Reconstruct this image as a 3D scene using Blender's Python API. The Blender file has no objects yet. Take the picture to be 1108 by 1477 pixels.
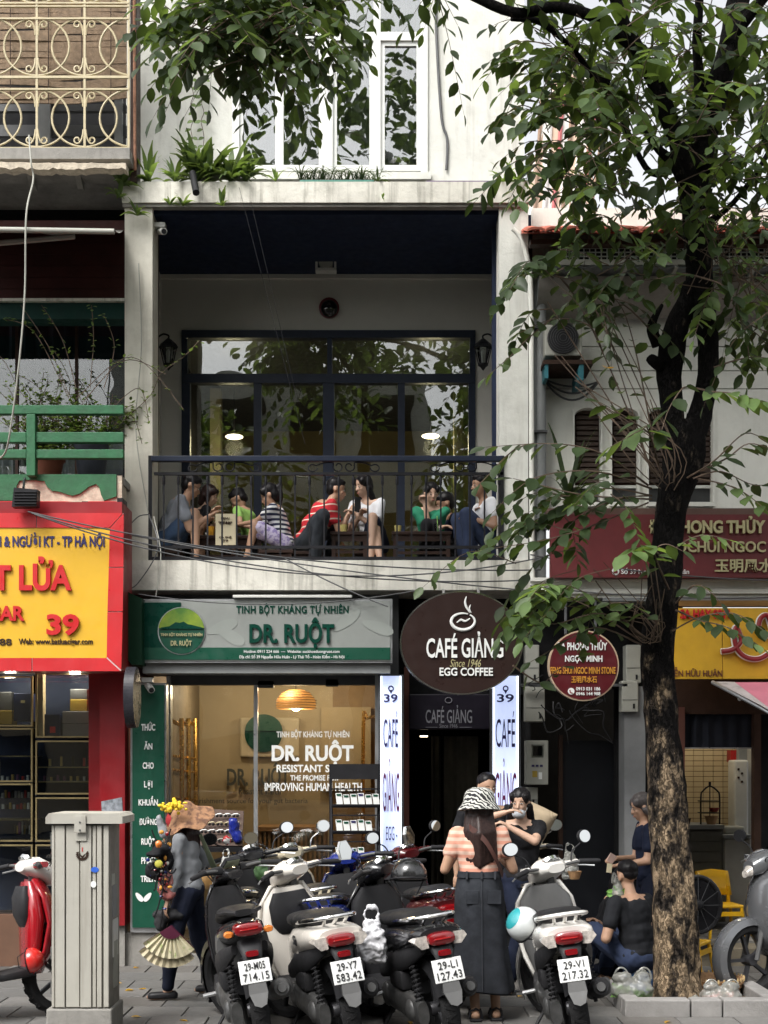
import bpy, bmesh, math, random
from mathutils import Vector, Matrix, noise
random.seed(7)
R = math.radians
sc = bpy.context.scene
C = sc.collection
F, H = 2000.0, 1.75            # focal length in photo pixels, eye height in metres

# ---------------------------------------------------------------- camera
cd = bpy.data.cameras.new('camera'); cam = bpy.data.objects.new('camera', cd); C.objects.link(cam)
cam.location = (0, 0, H); cam.rotation_euler = (R(90), 0, 0)
cd.sensor_fit = 'VERTICAL'; cd.sensor_height = 36; cd.sensor_width = 27
cd.lens = 36 * F / 1477; cd.shift_y = (1100 - 738.5) / 1477
cd.clip_start = 0.1; cd.clip_end = 3000
sc.camera = cam
# ---------------------------------------------------------------- sky and sun
SUN_EL, SUN_AZ = 52, 215       # azimuth the light comes from, clockwise from +Y (behind the camera, to the left)
w = bpy.data.worlds.new('World'); sc.world = w; w.use_nodes = True
nt = w.node_tree; nt.nodes.clear()
sky = nt.nodes.new('ShaderNodeTexSky'); sky.sky_type = 'NISHITA'; sky.sun_disc = False
sky.sun_elevation = R(SUN_EL); sky.sun_rotation = R(SUN_AZ); sky.dust_density = 5; sky.air_density = 1.2; sky.ozone_density = 1
hs = nt.nodes.new('ShaderNodeHueSaturation'); hs.inputs['Saturation'].default_value = 0.12
bg = nt.nodes.new('ShaderNodeBackground'); bg.inputs['Strength'].default_value = 0.15
wo = nt.nodes.new('ShaderNodeOutputWorld')
nt.links.new(sky.outputs[0], hs.inputs['Color']); nt.links.new(hs.outputs[0], bg.inputs['Color']); nt.links.new(bg.outputs[0], wo.inputs['Surface'])
sd = bpy.data.lights.new('sun', 'SUN'); sd.energy = 1.2; sd.angle = R(25); sd.color = (1, .96, .9)
so = bpy.data.objects.new('sun', sd); C.objects.link(so)
ld = Vector((math.sin(R(SUN_AZ)) * math.cos(R(SUN_EL)), math.cos(R(SUN_AZ)) * math.cos(R(SUN_EL)), math.sin(R(SUN_EL))))
so.rotation_euler = ld.to_track_quat('Z', 'Y').to_euler()
sc.view_settings.view_transform = 'Standard'; sc.view_settings.look = 'None'
sc.view_settings.gamma = 1; sc.view_settings.use_curve_mapping = False
sc.view_settings.exposure = 1.04
sc.cycles.max_bounces = 6; sc.cycles.diffuse_bounces = 3; sc.cycles.glossy_bounces = 3
sc.cycles.transparent_max_bounces = 12; sc.cycles.transmission_bounces = 3
sc.cycles.caustics_reflective = False; sc.cycles.caustics_refractive = False
sc.cycles.sample_clamp_indirect = 4; sc.cycles.use_denoising = True

# ---------------------------------------------------------------- helpers
def P(px, py, Y): return Vector(((px - 554) * Y / F, Y, H + (1100 - py) * Y / F))
def XX(px, Y): return (px - 554) * Y / F
def ZZ(py, Y): return H + (1100 - py) * Y / F
ORD = ('first', 'second', 'third', 'fourth', 'fifth', 'sixth', 'seventh', 'eighth', 'ninth')
def lin(c):
    return tuple((v / 255 / 12.92) if v / 255 <= .04045 else ((v / 255 + .055) / 1.055) ** 2.4 for v in c)
MATS = {}
def mat(name, c, rough=.6, metal=0, var=.12, vs=6, bump=0, bs=40, emit=None, es=1, streak=0, dirt=0, dirtc=(.06, .055, .05), coat=0, trans=0, spec=None, stripe=None, mix=None):
    """c linear base colour; var: noise variation; streak: vertical run marks; dirt: patchy grime; stripe=(axis,period,duty,colour); mix=(colour,scale,lo,hi)"""
    m = bpy.data.materials.new(name); m.use_nodes = True; n = m.node_tree; b = n.nodes['Principled BSDF']
    L = n.links.new
    if spec is None and max(c) < .06 and not coat and not metal: spec = .2
    if spec is not None: b.inputs['Specular IOR Level'].default_value = spec
    b.inputs['Roughness'].default_value = rough; b.inputs['Metallic'].default_value = metal
    if coat: b.inputs['Coat Weight'].default_value = coat; b.inputs['Coat Roughness'].default_value = .08
    tc = n.nodes.new('ShaderNodeTexCoord'); co = tc.outputs['Object']
    def rgb(col):
        x = n.nodes.new('ShaderNodeRGB'); x.outputs[0].default_value = (*col, 1); return x.outputs[0]
    def nz(scale, vec=None, det=5, rg=.6):
        x = n.nodes.new('ShaderNodeTexNoise'); x.inputs['Scale'].default_value = scale; x.inputs['Detail'].default_value = det; x.inputs['Roughness'].default_value = rg
        L(vec or co, x.inputs['Vector']); return x.outputs[0]
    def rng(v, a, b_, c0=0, d=1):
        x = n.nodes.new('ShaderNodeMapRange'); L(v, x.inputs[0])
        for i, q in enumerate((a, b_, c0, d)): x.inputs[i + 1].default_value = q
        return x.outputs[0]
    def mx(f, a, b_):
        x = n.nodes.new('ShaderNodeMix'); x.data_type = 'RGBA'
        if isinstance(f, float): x.inputs[0].default_value = f
        else: L(f, x.inputs[0])
        L(a, x.inputs[6]); L(b_, x.inputs[7]); return x.outputs[2]
    def scl(sx, sy, sz):
        x = n.nodes.new('ShaderNodeMapping'); x.inputs['Scale'].default_value = (sx, sy, sz); L(co, x.inputs[0]); return x.outputs[0]
    base = rgb(c)
    if mix: base = mx(rng(nz(mix[1]), mix[2], mix[3]), base, rgb(mix[0]))
    if stripe:
        s = n.nodes.new('ShaderNodeSeparateXYZ'); L(co, s.inputs[0])
        a = n.nodes.new('ShaderNodeMath'); a.operation = 'DIVIDE'; L(s.outputs[stripe[0]], a.inputs[0]); a.inputs[1].default_value = stripe[1]
        f = n.nodes.new('ShaderNodeMath'); f.operation = 'FRACT'; L(a.outputs[0], f.inputs[0])
        base = mx(rng(f.outputs[0], stripe[2] - .03, stripe[2] + .03), base, rgb(stripe[3]))
    if var:
        v = rng(nz(vs), .3, .7, 1 - var, 1 + var)
        x = n.nodes.new('ShaderNodeVectorMath'); x.operation = 'SCALE'; L(base, x.inputs[0]); L(v, x.inputs['Scale']); base = x.outputs[0]
    if streak:
        v = rng(nz(1, scl(14, 14, .9), 6), .52, .75, 0, streak); base = mx(v, base, rgb(dirtc))
    if dirt:
        v = rng(nz(2.3, None, 9, .7), .5, .72, 0, dirt); base = mx(v, base, rgb(dirtc))
    L(base, b.inputs['Base Color'])
    if rough > .15:
        L(rng(nz(vs * 2.3), .3, .7, max(.04, rough - .1), min(1, rough + .1)), b.inputs['Roughness'])
    if bump:
        bp = n.nodes.new('ShaderNodeBump'); bp.inputs['Strength'].default_value = bump; bp.inputs['Distance'].default_value = .01
        L(nz(bs, None, 6), bp.inputs['Height']); L(bp.outputs[0], b.inputs['Normal'])
    if emit:
        b.inputs['Emission Color'].default_value = (*emit, 1); b.inputs['Emission Strength'].default_value = es
    if trans: b.inputs['Transmission Weight'].default_value = trans
    MATS[name] = m; return m
def glass_mat(name, refl=.12, tint=(.9, .93, .92), rough=0.0, dirty=.0):
    m = bpy.data.materials.new(name); m.use_nodes = True; n = m.node_tree; n.nodes.clear(); L = n.links.new
    o = n.nodes.new('ShaderNodeOutputMaterial'); t = n.nodes.new('ShaderNodeBsdfTransparent'); t.inputs[0].default_value = (*tint, 1)
    g = n.nodes.new('ShaderNodeBsdfGlossy'); g.inputs['Roughness'].default_value = rough
    fr = n.nodes.new('ShaderNodeFresnel'); fr.inputs[0].default_value = 1.5
    a = n.nodes.new('ShaderNodeMath'); a.operation = 'MULTIPLY_ADD'; L(fr.outputs[0], a.inputs[0]); a.inputs[1].default_value = 1; a.inputs[2].default_value = refl - .04
    a.use_clamp = True
    # float glass is never quite flat
    nz = n.nodes.new('ShaderNodeTexNoise'); nz.inputs['Scale'].default_value = 1.6; nz.inputs['Detail'].default_value = 2
    bp = n.nodes.new('ShaderNodeBump'); bp.inputs['Strength'].default_value = .12; bp.inputs['Distance'].default_value = .02
    tc = n.nodes.new('ShaderNodeTexCoord'); L(tc.outputs['Object'], nz.inputs['Vector']); L(nz.outputs[0], bp.inputs['Height']); L(bp.outputs[0], g.inputs['Normal'])
    x = n.nodes.new('ShaderNodeMixShader'); L(a.outputs[0], x.inputs[0]); L(t.outputs[0], x.inputs[1]); L(g.outputs[0], x.inputs[2])
    out = x.outputs[0]
    if dirty:
        d = n.nodes.new('ShaderNodeBsdfDiffuse'); d.inputs[0].default_value = (.55, .55, .5, 1)
        y = n.nodes.new('ShaderNodeMixShader'); y.inputs[0].default_value = dirty; L(out, y.inputs[1]); L(d.outputs[0], y.inputs[2]); out = y.outputs[0]
    L(out, o.inputs[0]); MATS[name] = m; return m

WM = {}
def tag(o, label=None, cat=None, group=None, kind=None):
    if label: o['label'] = label
    if cat: o['category'] = cat
    if group: o['group'] = group
    if kind: o['kind'] = kind
    return o
def thing(name, label, cat, loc=(0, 0, 0), rot=0, group=None, tilt=0, pitch=0):
    o = bpy.data.objects.new(name, None); C.objects.link(o); o.empty_display_size = .1
    o.location = loc; o.rotation_euler = (pitch, tilt, rot)
    WM[o.name] = Matrix.Translation(Vector(loc)) @ o.rotation_euler.to_matrix().to_4x4()
    return tag(o, label, cat, group)
class MB:
    def __init__(s): s.v = []; s.f = []; s.sm = []
    def add(s, vs, fs, smooth=False):
        k = len(s.v); s.v += [Vector(v) for v in vs]; s.f += [[i + k for i in f] for f in fs]; s.sm += [smooth] * len(fs); return s
    def box(s, x0, x1, y0, y1, z0, z1, M=None, c=0):
        """c: chamfer of the vertical+horizontal edges on the faces (cheap bevel)"""
        if x0 > x1: x0, x1 = x1, x0
        if y0 > y1: y0, y1 = y1, y0
        if z0 > z1: z0, z1 = z1, z0
        if c and min(x1 - x0, y1 - y0, z1 - z0) > 2.2 * c:
            bm = bmesh.new(); bmesh.ops.create_cube(bm, size=1)
            for v in bm.verts: v.co = Vector(((x0 + x1) / 2 + v.co.x * (x1 - x0), (y0 + y1) / 2 + v.co.y * (y1 - y0), (z0 + z1) / 2 + v.co.z * (z1 - z0)))
            bmesh.ops.bevel(bm, geom=bm.edges[:], offset=c, segments=2, profile=.5, affect='EDGES')
            bm.verts.index_update()
            vs = [v.co.copy() for v in bm.verts]; fs = [[v.index for v in f.verts] for f in bm.faces]; bm.free()
        else:
            vs = [Vector((x, y, z)) for z in (z0, z1) for y in (y0, y1) for x in (x0, x1)]
            fs = [(0, 2, 3, 1), (4, 5, 7, 6), (0, 1, 5, 4), (2, 6, 7, 3), (0, 4, 6, 2), (1, 3, 7, 5)]
        if M: vs = [M @ v for v in vs]
        return s.add(vs, fs)
    def pbox(s, px0, px1, py0, py1, Y, d, c=0, M=None):
        """front face at distance Y covering photo rectangle, going d metres back"""
        return s.box(XX(px0, Y), XX(px1, Y), Y, Y + d, ZZ(py1, Y), ZZ(py0, Y), M, c)
    def tube(s, pts, r, n=8, caps=True):
        pts = [Vector(p) for p in pts]; m = len(pts)
        rs = r if isinstance(r, (list, tuple)) else [r] * m
        vs = []; fs = []; up = None
        for i, p in enumerate(pts):
            d = (pts[min(i + 1, m - 1)] - pts[max(i - 1, 0)])
            if d.length < 1e-9: d = Vector((0, 0, 1))
            d.normalize()
            if up is None:
                up = d.orthogonal().normalized()
            else:
                up = (up - d * up.dot(d))
                up = up.normalized() if up.length > 1e-6 else d.orthogonal().normalized()
            sd_ = d.cross(up)
            for k in range(n):
                a = 2 * math.pi * k / n
                vs.append(p + (up * math.cos(a) + sd_ * math.sin(a)) * rs[i])
        for i in range(m - 1):
            for k in range(n):
                fs.append((i * n + k, i * n + (k + 1) % n, (i + 1) * n + (k + 1) % n, (i + 1) * n + k))
        if caps: fs.append(tuple(range(n - 1, -1, -1))); fs.append(tuple((m - 1) * n + k for k in range(n)))
        return s.add(vs, fs, True)
    def sph(s, c, r, n=12, M=None, top=1, bot=-1):
        r = (r, r, r) if not isinstance(r, (tuple, list, Vector)) else r
        vs = []; fs = []; m = max(4, n // 2)
        for i in range(m + 1):
            t = math.pi * i / m
            for k in range(n):
                a = 2 * math.pi * k / n
                z = max(bot, min(top, math.cos(t)))
                v = Vector((r[0] * math.sin(t) * math.cos(a), r[1] * math.sin(t) * math.sin(a), r[2] * z))
                vs.append(Vector(c) + (M.to_3x3() @ v if M else v))
        for i in range(m):
            for k in range(n): fs.append((i * n + k, (i + 1) * n + k, (i + 1) * n + (k + 1) % n, i * n + (k + 1) % n))
        return s.add(vs, fs, True)
    def lathe(s, prof, c=(0, 0, 0), n=20, M=None, smooth=True):
        vs = []; fs = []
        for r, z in prof:
            for k in range(n):
                a = 2 * math.pi * k / n; v = Vector((r * math.cos(a), r * math.sin(a), z))
                vs.append(Vector(c) + (M.to_3x3() @ v if M else v))
        for i in range(len(prof) - 1):
            for k in range(n): fs.append((i * n + k, i * n + (k + 1) % n, (i + 1) * n + (k + 1) % n, (i + 1) * n + k))
        if prof[0][0] > 1e-4: fs.append(tuple(range(n - 1, -1, -1)))
        if prof[-1][0] > 1e-4: fs.append(tuple((len(prof) - 1) * n + k for k in range(n)))
        return s.add(vs, fs, smooth)
    def prism(s, poly, y0, y1, M=None):
        """poly: (x,z) outline counter-clockwise seen from -y"""
        n = len(poly)
        vs = [Vector((x, y0, z)) for x, z in poly] + [Vector((x, y1, z)) for x, z in poly]
        fs = [tuple(range(n)), tuple(range(2 * n - 1, n - 1, -1))] + [(i, n + i, n + (i + 1) % n, (i + 1) % n) for i in range(n)]
        if M: vs = [M @ v for v in vs]
        return s.add(vs, fs)
    def loft(s, secs, n=16, M=None, caps=True, e=2.6, axis='y'):
        """secs: (y, cx, cz, halfw, halfh[, exponent]) superellipse rings"""
        vs = []; fs = []
        for q in secs:
            y, cx, cz, hw, hh = q[:5]; ex = q[5] if len(q) > 5 else e
            for k in range(n):
                a = 2 * math.pi * k / n; ca, sa = math.cos(a), math.sin(a)
                u = hw * math.copysign(abs(ca) ** (2 / ex), ca); v = hh * math.copysign(abs(sa) ** (2 / ex), sa)
                p = Vector((cx + u, y, cz + v)) if axis == 'y' else Vector((cx + u, cz + v, y))
                vs.append(p)
        m = len(secs)
        for i in range(m - 1):
            for k in range(n): fs.append((i * n + k, i * n + (k + 1) % n, (i + 1) * n + (k + 1) % n, (i + 1) * n + k))
        if caps: fs.append(tuple(range(n - 1, -1, -1))); fs.append(tuple((m - 1) * n + k for k in range(n)))
        if M: vs = [M @ v for v in vs]
        return s.add(vs, fs, True)
    def mesh(s, name, W=None):
        me = bpy.data.meshes.new(name)
        inv = W.inverted() if W else None
        me.from_pydata([(inv @ v) if inv else v for v in s.v], [], s.f)
        me.polygons.foreach_set('use_smooth', s.sm)
        bm = bmesh.new(); bm.from_mesh(me); bmesh.ops.recalc_face_normals(bm, faces=bm.faces); bm.to_mesh(me); bm.free()
        me.update(); return me
    def build(s, name, m, parent=None, local=False, label=None, kind=None, sub=0, sharp=None):
        W = WM[parent.name] if parent else None
        me = s.mesh(name, None if (local or not parent) else W)
        o = bpy.data.objects.new(name, me); C.objects.link(o); me.materials.append(m)
        if parent: o.parent = parent; WM[o.name] = W
        else: WM[o.name] = Matrix.Identity(4)
        if label: o['label'] = label
        if kind: o['kind'] = kind
        if sub:
            md = o.modifiers.new('sub', 'SUBSURF'); md.levels = sub; md.render_levels = sub
        elif any(s.sm):
            try: me.set_sharp_from_angle(angle=R(sharp or 42))
            except Exception: pass
        return o
def inst(o, parent, loc=(0, 0, 0), rot=(0, 0, 0), scale=(1, 1, 1), m=None, name=None):
    """copy of a part, sharing its mesh"""
    c = o.copy(); C.objects.link(c); c.parent = parent; c.location = loc; c.rotation_euler = rot; c.scale = scale
    if parent is not None: WM[c.name] = WM[parent.name]
    return c
def copy_tree(o, parent=None):
    c = o.copy(); C.objects.link(c); c.parent = parent
    for ch in [x for x in C.objects if x.parent == o]: copy_tree(ch, c)
    return c
def slab(name, m, parent, *a, c=0, **k): return MB().pbox(*a, c=c).build(name, m, parent, **k)

_fc = {}
def text_mb(t, bold=0, shear=0, depth=.004, spacing=1):
    cu = bpy.data.curves.new('t', 'FONT'); cu.body = t; cu.extrude = depth / 2; cu.offset = bold; cu.shear = shear; cu.space_character = spacing; cu.resolution_u = 3
    o = bpy.data.objects.new('t', cu); C.objects.link(o)
    dg = bpy.context.evaluated_depsgraph_get(); ev = o.evaluated_get(dg); me = ev.to_mesh()
    vs = [v.co.copy() for v in me.vertices]; fs = [tuple(p.vertices) for p in me.polygons]; ev.to_mesh_clear()
    bpy.data.objects.remove(o); bpy.data.curves.remove(cu)
    return vs, fs
def text(t, rect, Y, m, parent, bold=.012, shear=0, depth=.004, name='lettering', spacing=1, M=None, local=False, label=None):
    """fits the text's bounding box into photo rectangle (px0,px1,py0,py1) at distance Y, facing the street; or, with M, into rect in metres of M's x-z plane"""
    vs, fs = text_mb(t, bold, shear, 1, spacing)
    x0 = min(v.x for v in vs); x1 = max(v.x for v in vs); y0 = min(v.y for v in vs); y1 = max(v.y for v in vs)
    if M is None: X0, X1, Z0, Z1 = XX(rect[0], Y), XX(rect[1], Y), ZZ(rect[3], Y), ZZ(rect[2], Y)
    else: X0, X1, Z0, Z1 = rect
    out = []
    for v in vs:
        p = Vector((X0 + (v.x - x0) / (x1 - x0) * (X1 - X0), (-v.z - .5) * depth + (Y if M is None else 0), Z0 + (v.y - y0) / (y1 - y0) * (Z1 - Z0)))
        out.append(M @ p if M else p)
    b = MB(); b.add(out, fs)
    return b.build(name, m, parent, local=local, label=label)
def ell(cx, cz, rx, rz, n=40, a0=0, a1=2 * math.pi):
    return [(cx + rx * math.cos(a0 + (a1 - a0) * i / n), cz + rz * math.sin(a0 + (a1 - a0) * i / n)) for i in range(n)]
def poly(name, pts, Y, d, m, parent, **k):
    """flat prism from an outline given in photo pixels at distance Y"""
    return MB().prism([(XX(a, Y), ZZ(b, Y)) for a, b in pts], Y, Y + d).build(name, m, parent, **k)
def line(name, pts, r, m, parent=None, n=6, **k): return MB().tube(pts, r, n).build(name, m, parent, **k)
def sag(a, b, s, n=14):
    a, b = Vector(a), Vector(b)
    return [a.lerp(b, i / n) - Vector((0, 0, s * 4 * (i / n) * (1 - i / n))) for i in range(n + 1)]
def smooth_pts(pts, n=6):
    pts = [Vector(p) for p in pts]; out = []
    for i in range(len(pts) - 1):
        p0 = pts[max(i - 1, 0)]; p1 = pts[i]; p2 = pts[i + 1]; p3 = pts[min(i + 2, len(pts) - 1)]
        for k in range(n):
            t = k / n
            out.append(.5 * ((2 * p1) + (p2 - p0) * t + (2 * p0 - 5 * p1 + 4 * p2 - p3) * t * t + (3 * p1 - p0 - 3 * p2 + p3) * t ** 3))
    return out + [pts[-1]]
# ================================================================ materials
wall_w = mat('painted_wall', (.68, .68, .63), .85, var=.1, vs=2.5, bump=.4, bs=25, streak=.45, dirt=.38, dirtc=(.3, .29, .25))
wall_old = mat('weathered_wall', (.66, .64, .57), .9, var=.1, vs=4, bump=.5, bs=30, streak=.85, dirt=.6, dirtc=(.16, .15, .12))
col_w = mat('column_paint', (.6, .58, .5), .85, var=.1, vs=4, bump=.5, bs=18, streak=.4, dirt=.5, dirtc=(.3, .28, .23))
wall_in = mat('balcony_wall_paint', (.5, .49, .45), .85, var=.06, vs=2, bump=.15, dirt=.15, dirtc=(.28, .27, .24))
wall_r = mat('cream_wall', (.76, .76, .70), .85, var=.06, vs=3, bump=.25, streak=.15, dirt=.2, dirtc=(.33, .32, .27))
navy = mat('navy_paint', (.012, .019, .045), .6, var=.2)
navy_metal = mat('dark_blue_metal', (.018, .024, .042), .38, var=.15)
iron = mat('black_iron', (.014, .014, .017), .5, var=.25)
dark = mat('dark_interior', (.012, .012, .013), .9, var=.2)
dark_brown = mat('dark_brown_wood', (.035, .018, .012), .55, var=.3, bump=.2)
concrete = mat('concrete', (.25, .24, .22), .9, var=.2, vs=5, bump=.4, streak=.3, dirt=.4, dirtc=(.08, .075, .07))
grey_p = mat('grey_paint', (.22, .23, .23), .6, var=.12)
grey_d = mat('dark_grey_metal', (.06, .062, .065), .5, var=.2)
pvc = mat('white_window_frame', (.72, .73, .7), .4, var=.04, dirt=.1)
glass = glass_mat('window_glass', .15)
glass_up = glass_mat('upper_window_glass', .24, (.8, .83, .82))
glass_s = glass_mat('shop_glass', .055)
glass_c = glass_mat('cabinet_glass', .07, (.85, .88, .87))
curtain_g = mat('grey_curtain', (.17, .175, .165), .9, var=.08)
chrome = mat('chrome', (.75, .75, .74), .12, metal=1, var=0)
steel = mat('brushed_steel', (.45, .46, .47), .35, metal=.8, var=.1)
green_s = mat('green_sign_paint', (.006, .065, .038), .35, var=.08)
green_dk = mat('dark_green_sign', (.004, .045, .03), .3, var=.1)
green_w = mat('green_old_paint', (.012, .105, .038), .6, var=.25, vs=10, bump=.3, dirt=.35, dirtc=(.03, .06, .03))
green_d = mat('dark_green_beam', (.006, .035, .028), .6, var=.2)
white_p = mat('white_print', (.75, .76, .74), .5, var=.03)
sign_grey = mat('silver_sign_face', (.25, .265, .25), .4, var=.06, dirt=.15, dirtc=(.15, .15, .14))
red_s = mat('red_sign_panel', (.52, .025, .03), .35, var=.12, vs=3, coat=.2, dirt=.12, dirtc=(.25, .03, .03))
red_w = mat('red_wall', (.22, .006, .01), .4, var=.2, vs=2)
red_l = mat('red_letter', (.5, .012, .015), .4, var=.06)
yellow_s = mat('yellow_sign_face', (.66, .38, .02), .45, var=.04, dirt=.06, dirtc=(.5, .3, .05))
yellow_d = mat('ochre_sign_face', (.6, .34, .015), .5, var=.08, dirt=.2, dirtc=(.3, .18, .02))
navy_l = mat('navy_letter', (.02, .015, .09), .5, var=.03)
brown_s = mat('brown_sign_face', (.028, .016, .014), .35, var=.1)
maroon = mat('maroon_sign_face', (.115, .012, .014), .55, var=.12, dirt=.2, dirtc=(.06, .008, .01))
gold_l = mat('pale_gold_letter', (.42, .38, .2), .5, var=.05)
gold_o = mat('orange_gold_letter', (.55, .25, .03), .5, var=.05)
cream_g = mat('cream_iron_paint', (.46, .39, .24), .5, var=.15, vs=14)
bamboo = mat('bamboo_slat', (.23, .16, .1), .8, var=.3, vs=20, bump=.3)
redwood = mat('red_brown_plank', (.045, .012, .01), .6, var=.25, bump=.3)
brass = mat('brass_frame', (.3, .24, .12), .4, metal=.6, var=.15)
awn_g = mat('grey_awning_cloth', (.2, .19, .175), .8, var=.12, vs=3, dirt=.4, dirtc=(.1, .09, .08))
tile_red = mat('red_roof_tile', (.5, .13, .08), .7, var=.2, vs=8)
plaster = mat('bare_plaster', (.48, .42, .33), .95, var=.25, vs=18, bump=.8, bs=30)
lamp_warm = mat('lit_downlight', (1, .9, .7), .5, var=0, emit=(1, .85, .6), es=3)
lightbox = mat('lit_sign_face', (.7, .75, .9), .5, var=0, emit=(.56, .66, 1.0), es=.42)
led_edge = mat('led_edge', (.8, .85, 1), .5, var=0, emit=(.8, .88, 1), es=1.1)
cloth_pink = mat('pink_awning_cloth', (.62, .2, .27), .8, var=.1, vs=5)
black_pl = mat('black_plastic', (.018, .018, .02), .42, var=.2)
white_pl = mat('white_plastic', (.6, .6, .57), .4, var=.06, dirt=.15)
off_w = mat('aged_white_box', (.33, .33, .29), .6, var=.1, dirt=.4, dirtc=(.15, .14, .11))

# ================================================================ the ground
asphalt = mat('asphalt', (.05, .05, .052), .85, var=.25, vs=30, bump=.5, bs=120)
grout = mat('pavement_bed', (.07, .066, .06), .95, var=.2)
MB().box(-60, 60, -60, 60, -.4, -.16).build('ground', asphalt, kind='structure')
MB().box(-40, 40, -3.2, 7.2, -.15, -.13).build('road', asphalt, kind='structure')
pav = MB().box(-40, 40, 7.36, 16, -.15, -.014).build('pavement', grout, kind='structure')
MB().box(-40, 40, -9, -3.36, -.15, 0).build('opposite_pavement', grout, kind='structure')
kst = mat('kerb_stone', (.24, .23, .215), .85, var=.18, bump=.4, dirt=.4)
kb = MB().box(-.5, .494, 7.2, 7.355, -.14, .002, c=.012).build('kerb_stone', kst, pav, local=True)
for i in range(-4, 5):
    if i: inst(kb, pav, (i, 0, 0))
slab_ms = [mat('paving_stone_%s' % n, c, .75, var=.16, vs=7, bump=.3, bs=60, dirt=.45, dirtc=(.06, .057, .052)) for n, c in (('grey', (.115, .113, .108)), ('pale', (.155, .15, .142)), ('warm', (.13, .122, .112)))]
slabs = [MB().box(-.196, .196, -.196, .196, -.02, .0, c=.005).build('paving_slab', slab_ms[i], pav, local=True) for i in range(3)]
rs = random.Random(3); first = [True] * 3
for j in range(11):
    for i in range(-8, 8):
        k = rs.choice((0, 0, 1, 2)); x = i * .4 + .2 + (.2 if j % 2 else 0); y = 7.76 + j * .4
        if 1.6 < x < 2.75 and 9.6 < y < 10.6: continue
        z = rs.uniform(-.003, .003)
        if first[k]: slabs[k].location = (x, y, z); first[k] = False
        else: inst(slabs[k], pav, (x, y, z), (rs.uniform(-.006, .006), rs.uniform(-.006, .006), rs.uniform(-.006, .006)))
# kerbs round the tree pit
ks = mat('tree_pit_stone', (.27, .26, .25), .85, var=.15, bump=.5, dirt=.35)
pit = thing('tree_pit_kerb', 'low grey stone kerb around the foot of the street tree', 'kerb', (2.05, 10, 0))
for a, b_ in ((1.66, 2.11), (2.12, 2.33), (2.34, 2.75)): MB().box(a, b_, 9.55, 9.68, -.01, .115, c=.01).build('kerb_stone', ks, pit)
MB().box(1.66, 1.78, 9.70, 10.5, -.01, .11, c=.01).build('kerb_stone', ks, pit)
MB().box(2.66, 2.78, 9.70, 10.5, -.01, .11, c=.01).build('kerb_stone', ks, pit)
soil = mat('soil', (.06, .045, .03), .95, var=.4, bump=1, bs=30)
MB().box(1.78, 2.66, 9.68, 10.5, -.01, .03).build('soil', soil, pit)

# ================================================================ cafe building (middle)
YB, YW = 12.0, 13.6
bd = thing('cafe_building', 'narrow white building with an open first floor balcony between two neighbours', 'building', (0, 12, 0))
def pb(name, m, *a, parent=bd, **k): return slab(name, m, parent, *a, **k)
pb('column', col_w, 180, 220, 297, 808, YB, .3, label='left concrete balcony column with drooping cables')
pb('column', wall_w, 720, 762, 297, 808, YB, .3, label='right balcony column partly covered by leaves')
pb('balcony_slab', wall_old, 180, 766, 808, 851, YB - .04, 1.8)
pb('roof_slab', wall_old, 176, 763, 262, 292, YB - .05, .10)
pb('drip_edge', concrete, 177, 762, 292, 298, YB - .03, .08)
MB().box(XX(182, 12), XX(758, 12), 12.07, 13.7, ZZ(305, 12), ZZ(292, 12)).build('ceiling', navy, bd)
pb('planter_back', wall_old, 180, 762, 264, 290, YB + .3, .05)
MB().box(XX(182, 12), XX(758, 12), 12.05, 12.3, ZZ(290, 12), ZZ(270, 12)).build('planter_soil', soil, bd)
# upper storey wall with a window opening
YU = 12.55
def opening_wall(name, m, px0, px1, py0, py1, ox0, ox1, oy0, oy1, Y, d, parent):
    b = MB(); b.pbox(px0, ox0, py0, py1, Y, d); b.pbox(ox1, px1, py0, py1, Y, d)
    b.pbox(ox0, ox1, py0, oy0, Y, d); b.pbox(ox0, ox1, oy1, py1, Y, d)
    return b.build(name, m, parent)
opening_wall('upper_wall', wall_w, 195, 756, -260, 285, 335, 617, -55, 250, YU, .2, bd)
pb('return_wall', wall_w, 182, 200, -260, 262, 12.8, 1.5)
win = pb('window_head', pvc, 340, 612, 46, 58, YU - .02, .07)
for a, b_ in ((335, 345), (466, 480), (539, 549), (607, 617)): pb('window_post', pvc, a, b_, -52, 248, YU - .025, .08)
pb('window_sill', wall_w, 340, 622, 248, 258, YU - .05, .08)
for a, b_ in ((345, 403), (403, 466), (480, 539), (549, 607)):
    w_ = slab('window_sash', pvc, bd, a, a + 6, 60, 246, YU, .04)
    slab('sash_stile', pvc, w_, b_ - 6, b_, 60, 246, YU, .04)
    slab('sash_rail', pvc, w_, a + 6, b_ - 6, 60, 66, YU, .04); slab('sash_rail', pvc, w_, a + 6, b_ - 6, 238, 246, YU, .04)
    slab('window_pane', glass_up, w_, a + 6, b_ - 6, 66, 238, YU + .02, .004)
for a, b_ in ((345, 466), (480, 539), (549, 607)): slab('window_pane', glass_up, bd, a, b_, -50, 46, YU + .03, .004)
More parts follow.
